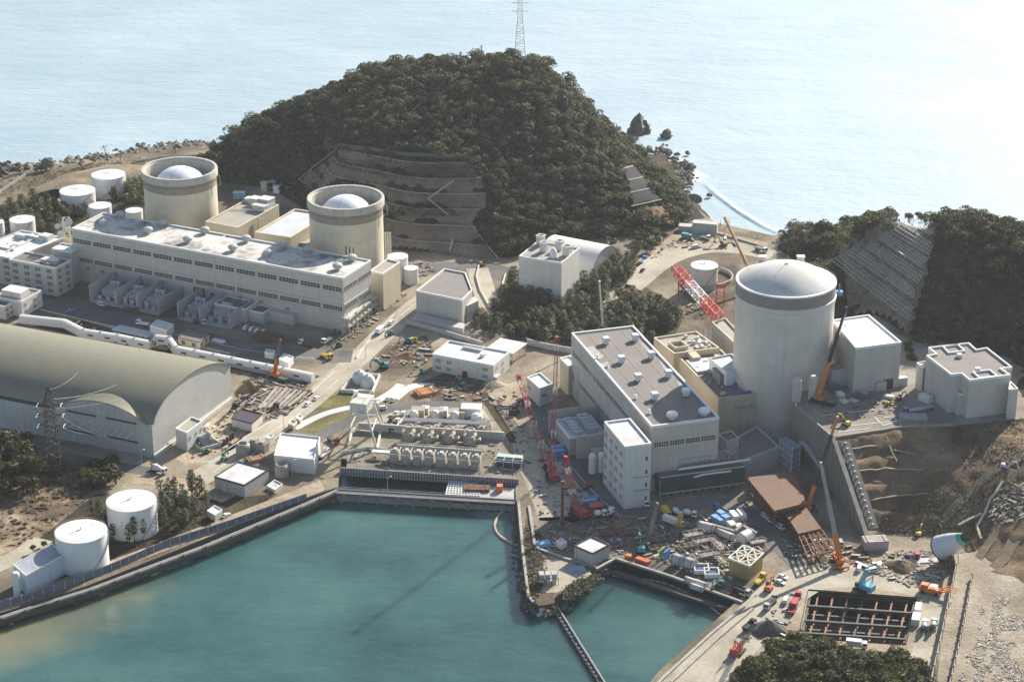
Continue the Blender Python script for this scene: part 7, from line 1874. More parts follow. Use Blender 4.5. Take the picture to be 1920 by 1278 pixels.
for(x,y)in((1315,1070),(1334,1077)):m2_=P(x,y,5);rim_ring(m,[(m2_[0]-3,m2_[1]-3),(m2_[0]+3,m2_[1]-3),(m2_[0]+3,m2_[1]+3),(m2_[0]-3,m2_[1]+3)],5,7,.4,0)
world_part(e,'rim',m,WHITE);m=MB()
for(x,y)in((1315,1070),(1334,1077)):m2_=P(x,y,5);m.box((m2_[0],m2_[1],5.05),(5.1,5.1,1.2))
world_part(e,'basin_water',m,plain('basin_blue',(.06,.11,.19),.15))
def heap(label,x,y,r,h_,mat,z=5):
 m=MB();n=26;vs=[(0,0,h_)]
 for j in range(1,7):
  for i in range(n):a_=2*math.pi*i/n;k=1+.12*math.sin(3*a_+x)+.05*db.normal();u=j/6;vs.append((r*u*k*math.cos(a_),r*u*k*math.sin(a_)*.85,max(-.2,h_*(1-u)**.9+.12*db.normal()*(u<.95))))
 fs=[(0,1+i,1+(i+1)%n)for i in range(n)]+[(1+j*n+i,1+(j+1)*n+i,1+(j+1)*n+(i+1)%n,1+j*n+(i+1)%n)for j in range(5)for i in range(n)]
 o=obj('material_heap',m.add(vs,fs),mat,loc=P(x,y,z));tag(o,label,'heap')
heap('dark grey gravel heap beside the pit and the black dump trucks',1441,1181,7.2,4.6,plain('gravel_dark',(.10,.098,.092),.95,var=.3,scale=3))
heap('brown sand heap by the vaulted hall end wall',467,731,7,5,ground_mat('sand_heap',[(.3,(.13,.09,.05)),(.6,(.26,.19,.11))],.3,.8))
heap('small ochre soil heap on the dirt bank near the pale curved path',830,735,4,1.8,TAN);heap('ochre soil heap beside the deep trench by the lattice boom',925,722,6,2.5,TAN);heap('brown soil heap beside the steel funnel',1690,1062,7,3,DIRT)
heap('reddish soil heap in the dirt yard below the five-sided roof building',765,668,7,2,plain('soil_red',(.16,.09,.05),.95,var=.3,bump=.8))
strip('trench',[(905,735),(925,770),(945,800),(965,830)],4,SCRUB,5.09)
for k,(x,y,z,lb)in enumerate(((497,352,7,'beige cabin at the start of the cabin group on the hill shelf'),(512,349,7,'blue-white cabin at the back of the group on the hill shelf'),(520,358,6,'pale cabin in the middle of the group on the hill shelf'),(533,350,7,'blue-white cabin on the slope side of the hill shelf group'),(543,362,6,'pale cabin at the slope edge of the hill shelf group'),(449,371,5,'blue unit on its own behind the tan-roofed auxiliary block'))):
 e=thing('equipment_cabin',lb,'cabin',P(x,y,z),a12+.1*k);sx=4.0 if k<5 else 7
 obj('box',MB().box((0,0,-2),(sx,3.4,5.5)),(plain('cabin_tan2',(.5,.47,.36),.6),plain('cabin_blue_white',(.55,.6,.68),.5),WHITE,plain('cabin_blue_white',(.55,.6,.68),.5),WHITE,LBLUE)[k],e);obj('roof',MB().box((0,0,3.5),(sx+.3,3.7,.3)),LBLUE if k in(1,3)else R_BLUE,e)
TYRE=BLACK
CACHE={}
def cached(key,fn):
 if key not in CACHE:CACHE[key]=fn()
 return CACHE[key]
CARW=plain('car_white',(.78,.78,.78),.3,var=.04);CARD=plain('car_dark',(.03,.03,.035),.25,var=.1);CARB=plain('car_blue',(.10,.2,.42),.3,var=.1);CARS=plain('car_silver',(.42,.43,.45),.3,var=.08)
STEELG=plain('machine_grey',(.12,.12,.125),.6,var=.2);TRUCKW=CARW
def heading(x,y,x2,y2,z=5):
 a,b_=P(x,y,z),P(x2,y2,z);return math.atan2(b_[1]-a[1],b_[0]-a[0])
def wheel_mesh(r,w):
 def f():
  m=MB().tube([(0,-w/2,0),(0,w/2,0)],r,12);return m.mesh('wheel',TYRE)
 return cached(('wheel',r,w),f)
def hull(secs,y):
 """side profile extruded across, slightly tucked in at the top"""
 n=len(secs);zt=max(p[1]for p in secs)
 vs=[(x,s*y*(1-.12*max(0,(z-.9))/max(zt-.9,.1)),z)for s in(-1,1)for(x,z)in secs]
 return MB().add(vs,[tuple(range(n))[::-1]if False else tuple(range(n)),tuple(range(2*n-1,n-1,-1))]+[(i,n+i,n+(i+1)%n,(i+1)%n)for i in range(n)])
def car_parts(kind,mat):
 def f():
  if kind=='van':
   prof=[(-2.2,.35),(2.1,.35),(2.25,.9),(2.0,1.15),(1.35,1.85),(-2.1,1.9),(-2.25,1.6)];win=[(1.95,1.18),(1.4,1.78)]
  elif kind=='kei':
   prof=[(-1.7,.35),(1.6,.35),(1.75,.8),(1.5,1.05),(1.0,1.7),(-1.55,1.75),(-1.75,1.3)];win=None
  else:
   prof=[(-2.2,.35),(2.15,.35),(2.3,.75),(1.1,.95),(.45,1.42),(-1.1,1.45),(-1.85,1.0),(-2.3,.95)];win=None
  b=hull(prof,.86).mesh('body',mat)
  g=MB()
  if kind=='car':
   for s in(-1,1):g.add([(.95,s*.835,.98),(.42,s*.8,1.36),(-1.05,s*.8,1.38),(-1.6,s*.835,1.02)],[(0,1,2,3)])
   g.add([(1.06,-.72,1.0),(1.06,.72,1.0),(.5,.66,1.42),(.5,-.66,1.42)],[(0,1,2,3)]);g.add([(-1.2,-.66,1.44),(-1.2,.66,1.44),(-1.84,.72,1.05),(-1.84,-.72,1.05)],[(0,1,2,3)])
  else:
   x1,x0=(1.3,-1.9)if kind=='van' else(1.0,-1.5)
   zt=1.72 if kind=='van' else 1.6
   for s in(-1,1):g.add([(x1+.35,s*.868,1.12),(x1,s*.8,zt),(x0,s*.8,zt),(x0,s*.868,1.12)],[(0,1,2,3)])
   fx=2.03 if kind=='van' else 1.53;tx_=1.42 if kind=='van' else 1.06
   g.add([(fx,-.76,1.16),(fx,.76,1.16),(tx_,.7,zt+.06),(tx_,-.7,zt+.06)],[(0,1,2,3)]);g.add([(-prof[-1][0]*-1-.01,-.7,1.2),(prof[-1][0]-.01,.7,1.2),(prof[-1][0]+.12,.66,1.66),(prof[-1][0]+.12,-.66,1.66)],[(0,1,2,3)])
  return b,g.mesh('window',GLASS)
 return cached(('car',kind,mat.name),f)
def car(x,y,hx,hy,label,kind='car',mat=None,z=5,group=None,name=None):
 mat=mat or CARW;b,g=car_parts(kind,mat)
 e=thing(name or('van' if kind=='van' else 'parked_car'),label,'van' if kind=='van' else 'car',(*P(x,y,z)[:2],z+.06),heading(x,y,x+hx,y+hy,z),group)
 link('body',b,e);link('window',g,e)
 wx=1.35 if kind!='kei' else 1.1
 for sx in(-wx,wx):
  for sy in(-.78,.78):link('wheel',wheel_mesh(.34,.24),e,loc=(sx,sy,.34))
 return e
def cab_meshes(mat,w=2.3,h=2.3,l=1.9):
 def f():
  m=MB();prof=[(-l/2,.7),(l/2,.7),(l/2+.05,1.6),(l/2-.15,.6+h),(-l/2,.6+h)]
  n=len(prof);vs=[(x,s*w/2,z)for s in(-1,1)for(x,z)in prof]
  m.add(vs,[tuple(range(n)),tuple(range(2*n-1,n-1,-1))]+[(i,n+i,n+(i+1)%n,(i+1)%n)for i in range(n)])
  g=MB().add([(l/2+.07,-w*.44,1.65),(l/2+.07,w*.44,1.65),(l/2-.1,w*.42,.4+h),(l/2-.1,-w*.42,.4+h)],[(0,1,2,3)])
  for s in(-1,1):g.add([(l/2-.2,s*(w/2+.01),1.7),(l/2-.25,s*(w/2+.01),.4+h),(-l/2+.3,s*(w/2+.01),.4+h),(-l/2+.3,s*(w/2+.01),1.7)],[(0,1,2,3)])
  return m.mesh('cab',mat),g.mesh('windscreen',GLASS)
 return cached(('cab',mat.name,w,h,l),f)
def truck(x,y,hx,hy,label,kind='flatbed',cab=None,bed=None,z=5,group=None,L=8.0,load=None,cat='truck',name='truck'):
 cab=cab or CARW;bed=bed or STEELG
 e=thing(name,label,cat,(*P(x,y,z)[:2],z+.06),heading(x,y,x+hx,y+hy,z),group)
 cm,gm_=cab_meshes(cab);c=link('cab',cm,e,loc=(L/2-1,0,0));link('windscreen',gm_,c)
 link('chassis',cached(('chassis',L),lambda:MB().box((0,0,.6),(L,1.0,.4)).mesh('chassis',STEELG)),e)
 bl=L-2.3;bx=-1.15
 if kind=='flatbed':
  def f():
   m=MB().box((bx,0,1.0),(bl,2.3,.18))
   for s in(-1,1):m.box((bx,s*1.13,1.18),(bl,.06,.45))
   m.box((bx-bl/2,0,1.18),(.06,2.3,.45));m.box((bx+bl/2,0,1.18),(.08,2.3,.9));return m.mesh('bed',bed)
  link('bed',cached(('flat',L,bed.name),f),e)
  if load is not None:
   m=MB()
   for k in range(5):m.box((bx+random.uniform(-.5,.5),-.9+k*.45,1.2),(bl*random.uniform(.6,.95),.32,.35+.3*random.random()))
   obj('load',m,load,e)
 elif kind=='dump':
  def f():
   m=MB();vs=[]
   for(w_,zz,lo,hi)in((1.0,1.05,-bl/2,bl/2),(1.25,2.3,-bl/2-.3,bl/2)):vs+=[(bx+lo,-w_,zz),(bx+hi,-w_,zz),(bx+hi,w_,zz),(bx+lo,w_,zz)]
   m.add(vs,[(3,2,1,0),(0,1,5,4),(1,2,6,5),(2,3,7,6),(3,0,4,7)]);m.box((bx+bl/2+.2,0,2.3),(.9,2.4,.12))
   m.add([(bx-bl/2+.1,-1.1,1.9),(bx+bl/2-.1,-1.1,1.9),(bx+bl/2-.1,1.1,1.9),(bx-bl/2+.1,1.1,1.9)],[(0,1,2,3)]);return m.mesh('dump_body',bed)
  link('dump_body',cached(('dump',L,bed.name),f),e)
 elif kind=='mixer':
  def f():
   m=MB().tube([(bx-bl/2+.1,0,2.9),(bx-.8,0,2.45),(bx+.6,0,2.2),(bx+bl/2-.4,0,1.9)],[.55,1.15,1.25,.7],18);return m.mesh('mixer_drum',bed)
  link('mixer_drum',cached(('mix',L,bed.name),f),e)
  link('hopper',cached(('hop',L),lambda:MB().box((bx-bl/2-.1,0,3.1),(.9,1.2,.7)).bar((bx-bl/2,.6,1),(bx-bl/2,.6,3.2),.15).bar((bx-bl/2,-.6,1),(bx-bl/2,-.6,3.2),.15).mesh('hopper',STEELG)),e)
 elif kind=='box':
  link('cargo_box',cached(('box',L,bed.name),lambda:MB().box((bx,0,1.0),(bl,2.4,2.4)).mesh('cargo_box',bed)),e)
 elif kind=='trailer':
  link('trailer_bed',cached(('trl',L,bed.name),lambda:MB().box((bx,0,1.1),(bl,2.5,.35)).box((bx,0,.5),(bl*.6,2.2,.6)).mesh('trailer_bed',bed)),e)
 ws=[L/2-1.2,-L/2+1.0,-L/2+2.2]+([-L/2+3.4]if L>10 else[])
 for wx in ws:
  for sy in(-1.0,1.0):link('wheel',wheel_mesh(.5,.32),e,loc=(wx,sy,.5))
 return e
def excavator(x,y,hx,hy,label,mat,z=5,s=1.0,bend=0.0,group=None,boom=True):
 e=thing('excavator',label,'excavator',(*P(x,y,z)[:2],z+.06),heading(x,y,x+hx,y+hy,z),group);e.scale=(s,s,s)
 def trk():
  prof=[(-1.9,.2),(-1.5,0),(1.5,0),(1.9,.2),(1.9,.65),(1.5,.85),(-1.5,.85),(-1.9,.65)];n=len(prof)
  return MB().add([(x_,s_*.3,z_)for s_ in(-1,1)for(x_,z_)in prof],[tuple(range(n)),tuple(range(2*n-1,n-1,-1))]+[(i,n+i,n+(i+1)%n,(i+1)%n)for i in range(n)]).mesh('track',TYRE)
 tm=cached('track',trk)
 for sy in(-1.15,1.15):link('track',tm,e,loc=(0,sy,0))
 b=link('body',cached(('exb',mat.name),lambda:MB().box((-.5,0,1.0),(3.4,2.6,.9)).box((-1.2,-.1,1.9),(1.8,2.2,.55)).box((0,0,.7),(1.4,1.4,.4)).mesh('body',mat)),e)
 link('cab',cached(('exc',mat.name),lambda:MB().box((.65,.75,1.9),(1.5,1.05,1.25)).mesh('cab',GLASS)),e)
 if boom:
  bm=link('boom',cached(('exbm',mat.name),lambda:MB().bar((.9,-.2,1.7),(3.0,-.2,4.4),.5,.6).bar((3.0,-.2,4.4),(5.2,-.2,4.3),.42,.5).mesh('boom',mat)),e)
  link('stick',cached(('exst',mat.name),lambda:MB().bar((5.1,-.2,4.5),(6.1,-.2,1.7),.36,.45).mesh('stick',mat)),e)
  link('bucket',cached('bucket',lambda:MB().add([(5.6,-.75,1.8),(6.5,-.75,1.7),(6.3,-.75,.8),(5.5,-.75,.9),(5.6,.35,1.8),(6.5,.35,1.7),(6.3,.35,.8),(5.5,.35,.9)],[(0,1,5,4),(1,2,6,5),(2,3,7,6),(0,3,2,1),(4,5,6,7)]).mesh('bucket',STEELG)),e)
 return e
def crane_truck(x,y,hx,hy,label,carrier,tip,secs,z=5,tipz=None,name='truck_crane',w0=1.3):
 """telescopic crane: tip is a point on the site, secs = [(fraction, material)]"""
 e=thing(name,label,'crane',(*P(x,y,z)[:2],z+.06),heading(x,y,x+hx,y+hy,z));rz=e.rotation_euler[2];L=12
 obj('chassis',MB().box((0,0,.7),(L,2.6,.9)).box((0,0,1.6),(L*.7,2.5,.25)),carrier,e)
 cm,gm_=cab_meshes(carrier,2.4,1.6,1.8);c=link('cab',cm,e,loc=(L/2-.9,0,0));link('windscreen',gm_,c)
 for wx in(-4.6,-3.3,3.0,4.3):
  for sy in(-1.1,1.1):link('wheel',wheel_mesh(.62,.45),e,loc=(wx,sy,.62))
 m=MB()
 for sx in(-5,2.0):
  m.box((sx,0,.9),(.4,6.4,.4))
 for sx in(-5,2.0):
  for sy in(-3.2,3.2):m.box((sx,sy,0),(.9,.9,.15));m.box((sx,sy,.1),(.3,.3,1.0))
 obj('outrigger',m,carrier,e)
 obj('turret',MB().box((-1.8,0,1.85),(4.2,2.5,1.4)).box((-3.4,0,2.0),(1.4,2.6,1.8)),secs[0][1],e)
 a=np.array((-2.4,0,3.4));d=np.array(tip)-np.array(e.location);co,si=math.cos(-rz),math.sin(-rz)
 b_=np.array((d[0]*co-d[1]*si,d[0]*si+d[1]*co,d[2]))
 f0=0.0;bm=None
 for k,(f1,mt)in enumerate(secs):
  m=MB().bar(a+(b_-a)*f0,a+(b_-a)*f1,w0*(1-.17*k),w0*1.1*(1-.17*k));o=obj('boom',m,mt,bm or e)
  f0=f1
 m=MB().box(tuple(b_-np.array((0,0,.6))),(1.1,1.1,1.1));obj('boom_head',m,secs[-1][1],e)
 m=MB().bar(a+(b_-a)*.06+np.array((0,0,0)),(.6,0,2.4),.35)if abs(b_[2])>1 else MB().box((0,0,2),(.5,.5,.5));obj('luffing_ram',m,STEELG,e)
 m=MB().bar(b_-np.array((0,0,.6)),b_-np.array((0,0,max(3,b_[2]*.25))),.09);m.box(tuple(b_-np.array((0,0,max(3,b_[2]*.25)+.8))),(.5,.5,.8));obj('hook',m,BLACK,e)
 return e
def crawler_crane(x,y,hx,hy,label,mat,tip,z=5,s=1.0,w=2.2,seg=18,alt=None,mats=None,mast=None,t=.3):
 e=thing('crawler_crane',label,'crane',(*P(x,y,z)[:2],z+.06),heading(x,y,x+hx,y+hy,z));rz=e.rotation_euler[2]
 tm=CACHE['track']if 'track' in CACHE else None
 for sy in(-2.4*s,2.4*s):
  o=link('track',tm,e,loc=(0,sy,0));o.scale=(1.9*s,1.9*s,1.5*s)
 obj('body',MB().box((-1.0*s,0,1.5*s),(7*s,3.4*s,2.2*s)).box((-4.4*s,0,1.3*s),(1.6*s,4.2*s,2.6*s)).box((0,0,.6*s),(2.4*s,3.4*s,1.0*s)),mat,e)
 obj('cab',MB().box((2.2*s,1.5*s,1.6*s),(1.8*s,1.3*s,2.0*s)),GLASS,e)
 d=np.array(tip)-np.array(e.location);co,si=math.cos(-rz),math.sin(-rz);b_=np.array((d[0]*co-d[1]*si,d[0]*si+d[1]*co,d[2]));a=np.array((1.8*s,0,1.9*s))
 m=MB().truss(a,b_,w,w*.75,seg,t,alt=alt);obj('lattice_boom',m,mats or mat,e)
 hd=MB().box(tuple(b_-np.array((0,0,.8))),(w*.9,w*.7,1.6));obj('boom_head',hd,mats[0]if mats else mat,e)
 mt_=np.array((-5*s,0,9*s))if mast is None else np.array(mast)
 m=MB().bar((0,-.9*s,3.4*s),tuple(mt_),.35*s);m.bar((0,.9*s,3.4*s),tuple(mt_),.35*s);m.bar((-4*s,-.9*s,3.4*s),tuple(mt_),.22*s);m.bar((-4*s,.9*s,3.4*s),tuple(mt_),.22*s);obj('gantry',m,mat,e)
 m=MB().tube([mt_,b_],.06,4);m.bar(b_,b_-np.array((0,0,max(2,b_[2]*.35))),.06);obj('pendant_rope',m,STEELG,e)
 return e
D1=(17,-14)
D2=(18,4)
car(190,573,18,4,'white van driving past the transformer bays on the hall road','van')
for k,(x,y,w)in enumerate(((461,617,'closest to the annex'),(472,620,'second from the annex'),(482,623,'third from the annex'))):car(x,y,10,-9,'white van in the parked row in front of the annex, '+w,'van',group='vans parked before the annex')
car(494,624,10,-9,'small white car at the row end next to the red steel stack','kei')
truck(268,610,-18,-3,'white flatbed truck beside the flat-roofed box shed','flatbed',CARW,CARW,L=7)
truck(375,607,18,5,'white flatbed truck passing below the middle transformer bays','flatbed',CARW,STEELG,L=7.5)
truck(245,584,18,4,'long brown-loaded truck on the hall road beside a white van','flatbed',STEELG,STEELG,L=9,load=RUST)
car(132,584,18,-6,'light blue car parked by the covered walkway start','car',LBLUE)
truck(574,648,-18,-4,'white truck with steel load parked at the corner of the long hall','flatbed',CARW,STEELG,L=8,load=STEELG)
truck(613,642,-14,8,'white truck turning in beside the pipe bridge foot','flatbed',CARW,CARW,L=7)
truck(612,671,16,5,'yellow crane truck stopped at the mouth of the hall road','flatbed',YELLOW,YELLOW,L=7.5,load=YELLOW)
car(593,748,*D1,'white car on the main road, the farther of two beside the lawn','car');car(577,759,*D1,'white car on the main road, the nearer of two beside the lawn','car')
car(734,607,*D1,'white van heading uphill on the main road by the five-sided roof','van');truck(713,624,*D1,'white box truck standing on the main road by the pipe bridge','box',CARW,CARW,L=7)
car(729,749,12,-9,'white car on the pale curved path, beside its twin on the left','car');car(739,751,12,-9,'white car on the pale curved path, closest to the orange bricks','car')
car(718,767,18,-1,'white car with dark surround stopped on the dark loop road','kei')
for(x,y,w,mt)in((743,776,'white car in the pump yard, farthest from the gantry crane legs',CARW),(757,777,'white car in the pump yard beside the first tan cabin',CARW),(745,789,'white car in the pump yard, front row',CARW),(734,788,'dark car in the pump yard beside the gantry crane',CARD)):car(x,y,10,-14,w,'kei' if mt is CARW and x>750 else 'car',mt)
truck(625,829,14,8,'red and dark truck beside the white-roofed crane yard shed','flatbed',RED,STEELG,L=7.5,load=STEELG)
truck(607,855,12,-10,'white boom truck parked behind the white-roofed crane yard shed','flatbed',CARW,CARW,L=7.5,load=WHITE)
truck(515,0+768,12,-8,'small dark loader by the scrap poles','flatbed',CARD,STEELG,L=5)
car(390,802,6,-12,'white van parked beside the switch house','van');car(424,968,12,-7,'white car on the shore lane next to the cream container','car')
truck(299,886,16,4,'white mixer truck parked below the vaulted hall corner','mixer',CARW,WHITE,L=7.5);car(291,878,14,-6,'small white van next to the mixer truck by the hall corner','van')
truck(1209,946,8,12,'white truck squeezed between service block and green pipe deck','box',CARW,CARB,L=6.5)
truck(1125,969,18,-3,'white tanker mixer closest to the red crane tracks','mixer',CARW,WHITE,L=6);truck(1144,966,6,-10,'white mixer truck closest to the harbour road bend','mixer',CARW,WHITE,L=6)
truck(1249,966,10,12,'yellow truck at the end of the mixer row in the harbour yard','box',YELLOW,YELLOW,L=6.5);truck(1270,968,14,10,'white mixer truck next to the yellow truck','mixer',CARW,WHITE,L=6);truck(1293,969,18,2,'white mixer truck behind the crawler crane with yellow boom','mixer',CARW,WHITE,L=6)
truck(1350,959,-12,-6,'blue truck at the back of the harbour yard by the road','flatbed',BLUE,STEELG,L=7)
truck(1262,984,18,7,'long white trailer truck crossing the harbour yard','box',CARW,WHITE,L=10)
for(x,y,w)in((1463,990,'beside the piles of the rust-brown deck, nearer one'),(1435,970,'beside the piles of the rust-brown deck, farther one'),(1446,979,'beside the piles of the rust-brown deck, middle one')):car(x,y,14,10,'white van parked '+w,'van')
car(1576,1021,4,14,'blue-white van in the shade below the concrete wing wall','van',CARS)
car(1611,1068,3,-12,'white van standing alone at the quay road by the crane pit','van');car(1637,1071,16,-4,'white van in the pair by the slope foot, nearer one','van');car(1649,1062,4,-12,'white van in the pair by the slope foot, farther one','van');car(1640,1060,16,-3,'white car squeezed beside the van pair at the slope foot','car')
car(1468,1083,16,7,'white car of the parked pair by the red excavator, farther one','car');car(1463,1093,16,7,'white car of the parked pair by the red excavator, nearer one','car')
car(1473,1128,6,-16,'white kei van beside the red dump truck and pit edge','van')
truck(1493,1128,8,-16,'red dump truck parked along the pit edge','dump',RED,RED,L=8.5);truck(1486,1146,8,-16,'red low truck behind the red dump truck','flatbed',RED,RED,L=6.5)
truck(1444,1136,-12,13,'black dump truck beside the gravel heap, farther one','dump',CARS,CARD,L=9);truck(1405,1178,12,-10,'dark dump truck on the quay road, nearer to the red crane','dump',CARD,CARD,L=7.5)
truck(1391,1113,16,6,'black truck with light cab beside the basin coping','dump',CARS,CARD,L=8)
truck(1733,1179,3,-14,'grey-white mixer truck beside the pit, left of the green one','mixer',CARW,plain('mixer_grey',(.55,.56,.55),.5),L=6.8);truck(1750,1177,3,-14,'pale green mixer truck against the flood wall','mixer',plain('mixer_green',(.35,.5,.42),.5),plain('mixer_green',(.35,.5,.42),.5),L=6.8)
truck(1710,1046,16,3,'red tractor truck on a pale slab beside the steel funnel','flatbed',RED,RED,L=6.5,load=STEELG)
truck(1425,1091,12,-12,'yellow crane truck parked near the yellow-sided box','flatbed',YELLOW,YELLOW,L=8,load=YELLOW)
for(x,y,w)in((1573,1222,'left one'),(1598,1226,'right one')):car(x,y,16,3,'white van half hidden by knoll trees at the pit edge, '+w,'van')
o=truck(1606,1214,18,2,'white box truck standing between knoll trees and the pit','box',CARW,WHITE,L=8)
car(1303,465,16,-2,'white van on the upper terrace near the beach','van');truck(1427,471,14,5,'white dump truck on the upper terrace below the wooded headland','dump',CARW,CARS,L=8)
truck(1206,492,10,-10,'blue truck on the bend of the upper road','flatbed',BLUE,CARW,L=7.5,load=LBLUE);truck(1288,448,16,2,'teal truck beside the grey shed on the upper terrace','box',TEAL,TEAL,L=6)
car(1205,508,10,-10,'dark car behind the blue truck on the upper road','car',CARD)
truck(1172,546,12,-8,'dark flatbed with red load below the curving upper road','flatbed',CARD,STEELG,L=7,load=RED)
truck(1323,449,12,3,'white flatbed near the excavator on the upper terrace','flatbed',CARW,CARW,L=6)
def plt(x,y):return PLATZ
truck(1722,771,-16,3,'bright blue tractor with long grey trailer reaching the cross-shaped block','trailer',BLUE,plain('trailer_grey',(.3,.31,.33),.5),z=PLATZ,L=15)
truck(1566,733,8,-10,'pale blue truck parked before the low pale block on the platform','box',LBLUE,STEELG,z=PLATZ,L=6)
o=obj('site_container',MB().box((0,0,0),(6,3,3)).box((0,0,3),(6.1,3.1,.1)),WHITE,loc=(*P(1735,752,PLATZ)[:2],PLATZ),rz=-.9);tag(o,'white site container standing on the platform behind the blue tractor','container')
for k,(x,y,s,mt,lb)in enumerate(((1575,742,(4,3,1.6),WHITE,'white crate on the platform next to the pale blue truck'),(1582,753,(3.6,3,.8),WHITE,'flat white pallet on the platform before the pale cubic block'),(1600,752,(4,3,.6),R_BLUE,'flat blue-grey bundle in the middle of the shaded platform'),(1612,745,(6,3,1.4),STEELG,'dark equipment block in the middle of the shaded platform'),(1667,745,(5,2.4,.9),WHITE,'white sheeted bundle at the sunlit wedge corner on the platform'),(1620,739,(3,2.4,.9),R_BLUE,'pale blue bundle beside the concrete cabin on the platform'),(1712,783,(12,6,1.0),plain('rubble_pale',(.4,.4,.4),.9,var=.4,scale=.8,bump=1),'pale rubble bed on the platform beside the blue tractor'))):
 m=MB().box((0,0,0),s)
 for q_ in range(3):m.box((s[0]*(q_-1)*.3,0,s[2]),(s[0]*.22,s[1]*.8,.25))
 o=obj('material_pile',m,mt,loc=(*P(x,y,PLATZ)[:2],PLATZ+.05),rz=tb+.2*k);tag(o,lb,'materials')
excavator(1667,758,12,-6,'small yellow excavator at the head of the sunlit platform wedge',YELLOW,PLATZ,.7);excavator(1586,797,-14,-6,'yellow tracked drill rig near the platform corner',YELLOW,PLATZ,.9)
excavator(1686,749,12,-4,'dark small excavator at the shadow edge on the platform',STEELG,PLATZ,.7)
excavator(720,690,-16,1,'teal excavator reaching across the junction dirt',TEAL,s=1.1);excavator(793,700,-12,-2,'dark teal excavator in the trench by the white two-storey building',TEAL,s=.8);excavator(775,642,10,8,'yellow and teal excavator in the dirt yard under the five-sided roof',YELLOW,s=.9)
excavator(765,643,-14,4,'teal excavator with long arm in the dirt yard under the five-sided roof',TEAL,s=.9);excavator(782,668,-10,-4,'small light blue excavator at the dirt yard rim',LBLUE,s=.6);excavator(733,628,-14,8,'teal excavator on the dirt yard edge by the main road',TEAL,s=.8)
excavator(866,722,-14,-6,'teal and white excavator on the dirt bank below white two-storey building',TEAL,s=.8);excavator(863,712,6,-8,'small yellow machine on the dirt bank',YELLOW,s=.6)
excavator(965,776,14,-9,'black excavator with ochre arm beside the trench',CARD,s=1.2);excavator(635,650,-10,4,'green compact excavator by the pipe bridge foot',GREEN,s=.8)
excavator(1201,1034,-4,-14,'teal crawler excavator at the centre of the harbour yard',TEAL,s=1.25);excavator(1350,1099,-8,5,'teal excavator behind the basin coping',TEAL,s=.9);excavator(1441,1106,8,-12,'red-orange excavator with raised arm by the quay road',plain('red_orange',(.6,.1,.04),.5),s=1.0)
excavator(1722,1003,8,-12,'ochre excavator working on the foot of the brown slope',YELLOW,T3(np.array([P(1722,1003,6)[:2]]))[0]+.4,s=.8);excavator(838,425+52,-10,-3,'green low loader on the service road below the terraced slope',GREEN,s=.6,boom=False)
excavator(905,498,12,2,'orange roller machine by the curved ramp head',ORANGE,s=.8,boom=False);excavator(1150,455,-12,4,'green excavator in the pit behind the white barrel vault',GREEN,s=.9);excavator(1140,447,10,2,'small blue machine behind the white barrel vault',BLUE,s=.6,boom=False)
excavator(1356,462,-12,-3,'brown excavator with bent arm on the upper terrace',plain('exc_brown',(.2,.16,.09),.6),s=1.0);excavator(1189,480,-8,6,'teal machine in the trees on the upper road verge',TEAL,s=.6);excavator(1885,878,10,2,'pale machine on the dirt shelf at the far hillside',CARS,T3(np.array([P(1885,878,20)[:2]]))[0]+.4,s=.9)
excavator(1256,422,8,4,'yellow machine on the ochre bank above the upper terrace',YELLOW,T1(np.array([P(1256,422,6)[:2]]))[0]+1.2,s=.7)
excavator(1150,1020,10,4,'dark blue compact excavator beside the pump house yard',CARB,s=.8);excavator(420,862,8,-10,'green compact excavator on the hall yard dirt',GREEN,s=.8);excavator(385,850,8,6,'green compact loader near the walled transformer pen',GREEN,s=.7,boom=False)
crane_truck(522,712,16,6,'orange telescopic truck crane on the storage yard by the walkway end',plain('crane_dark_green',(.06,.12,.09),.5),P(526,638,30),[(.42,ORANGE),(.78,STEELG),(1.0,STEELG)],w0=1.5)
crane_truck(1543,757,14,4,'orange truck crane with long black boom on the platform beside domed reactor',CARD,P(1587,577,62),[(.36,ORANGE),(.7,CARD),(1.0,CARD)],z=PLATZ,w0=1.9)
crane_truck(1572,1056,-6,-14,'orange truck crane with slender grey boom standing below the wing wall',ORANGE,P(1539,868,42),[(.26,ORANGE),(.62,plain('boom_grey',(.3,.28,.25),.5)),(1.0,plain('boom_grey',(.3,.28,.25),.5))],w0=1.7)
crane_truck(1516,962,8,-12,'orange truck crane with dark boom between steel deck and wing wall',CARD,P(1570,782,44),[(.25,ORANGE),(.8,CARD),(1.0,ORANGE)],w0=1.4)
crane_truck(1412,545,-14,6,'truck crane with tan boom hidden behind the domed reactor',STEELG,P(1359,408,42),[(.5,plain('boom_tan',(.42,.33,.16),.5)),(1.0,MATS['boom_tan'])],w0=1.4)
crane_truck(1138,640,14,5,'white telescopic crane half hidden behind the brown-grey hall',CARW,P(1124,528,34),[(.5,plain('boom_white',(.6,.58,.52),.5)),(1.0,MATS['boom_white'])],w0=.75)
RW=[RED,plain('lattice_white',(.7,.66,.64),.5)]
CRED=plain('crane_red',(.36,.035,.045),.45,var=.12)
crawler_crane(1036,897,-4,-14,'red crawler crane with tall upright lattice boom by the harbour road',CRED,P(1044,634,74),w=1.8,seg=22,mats=[CRED,RW[1]],alt=lambda k:1 if k%7==6 else 0,t=.11)
crawler_crane(1030,880,-10,-10,'red lattice boom crane lowered toward the white two-storey hut',CRED,P(972,706,14),w=2.4,seg=26,mats=[CRED,RW[1]],alt=lambda k:1 if k%6==5 else 0,s=.8,t=.16,mast=(-6,0,10))
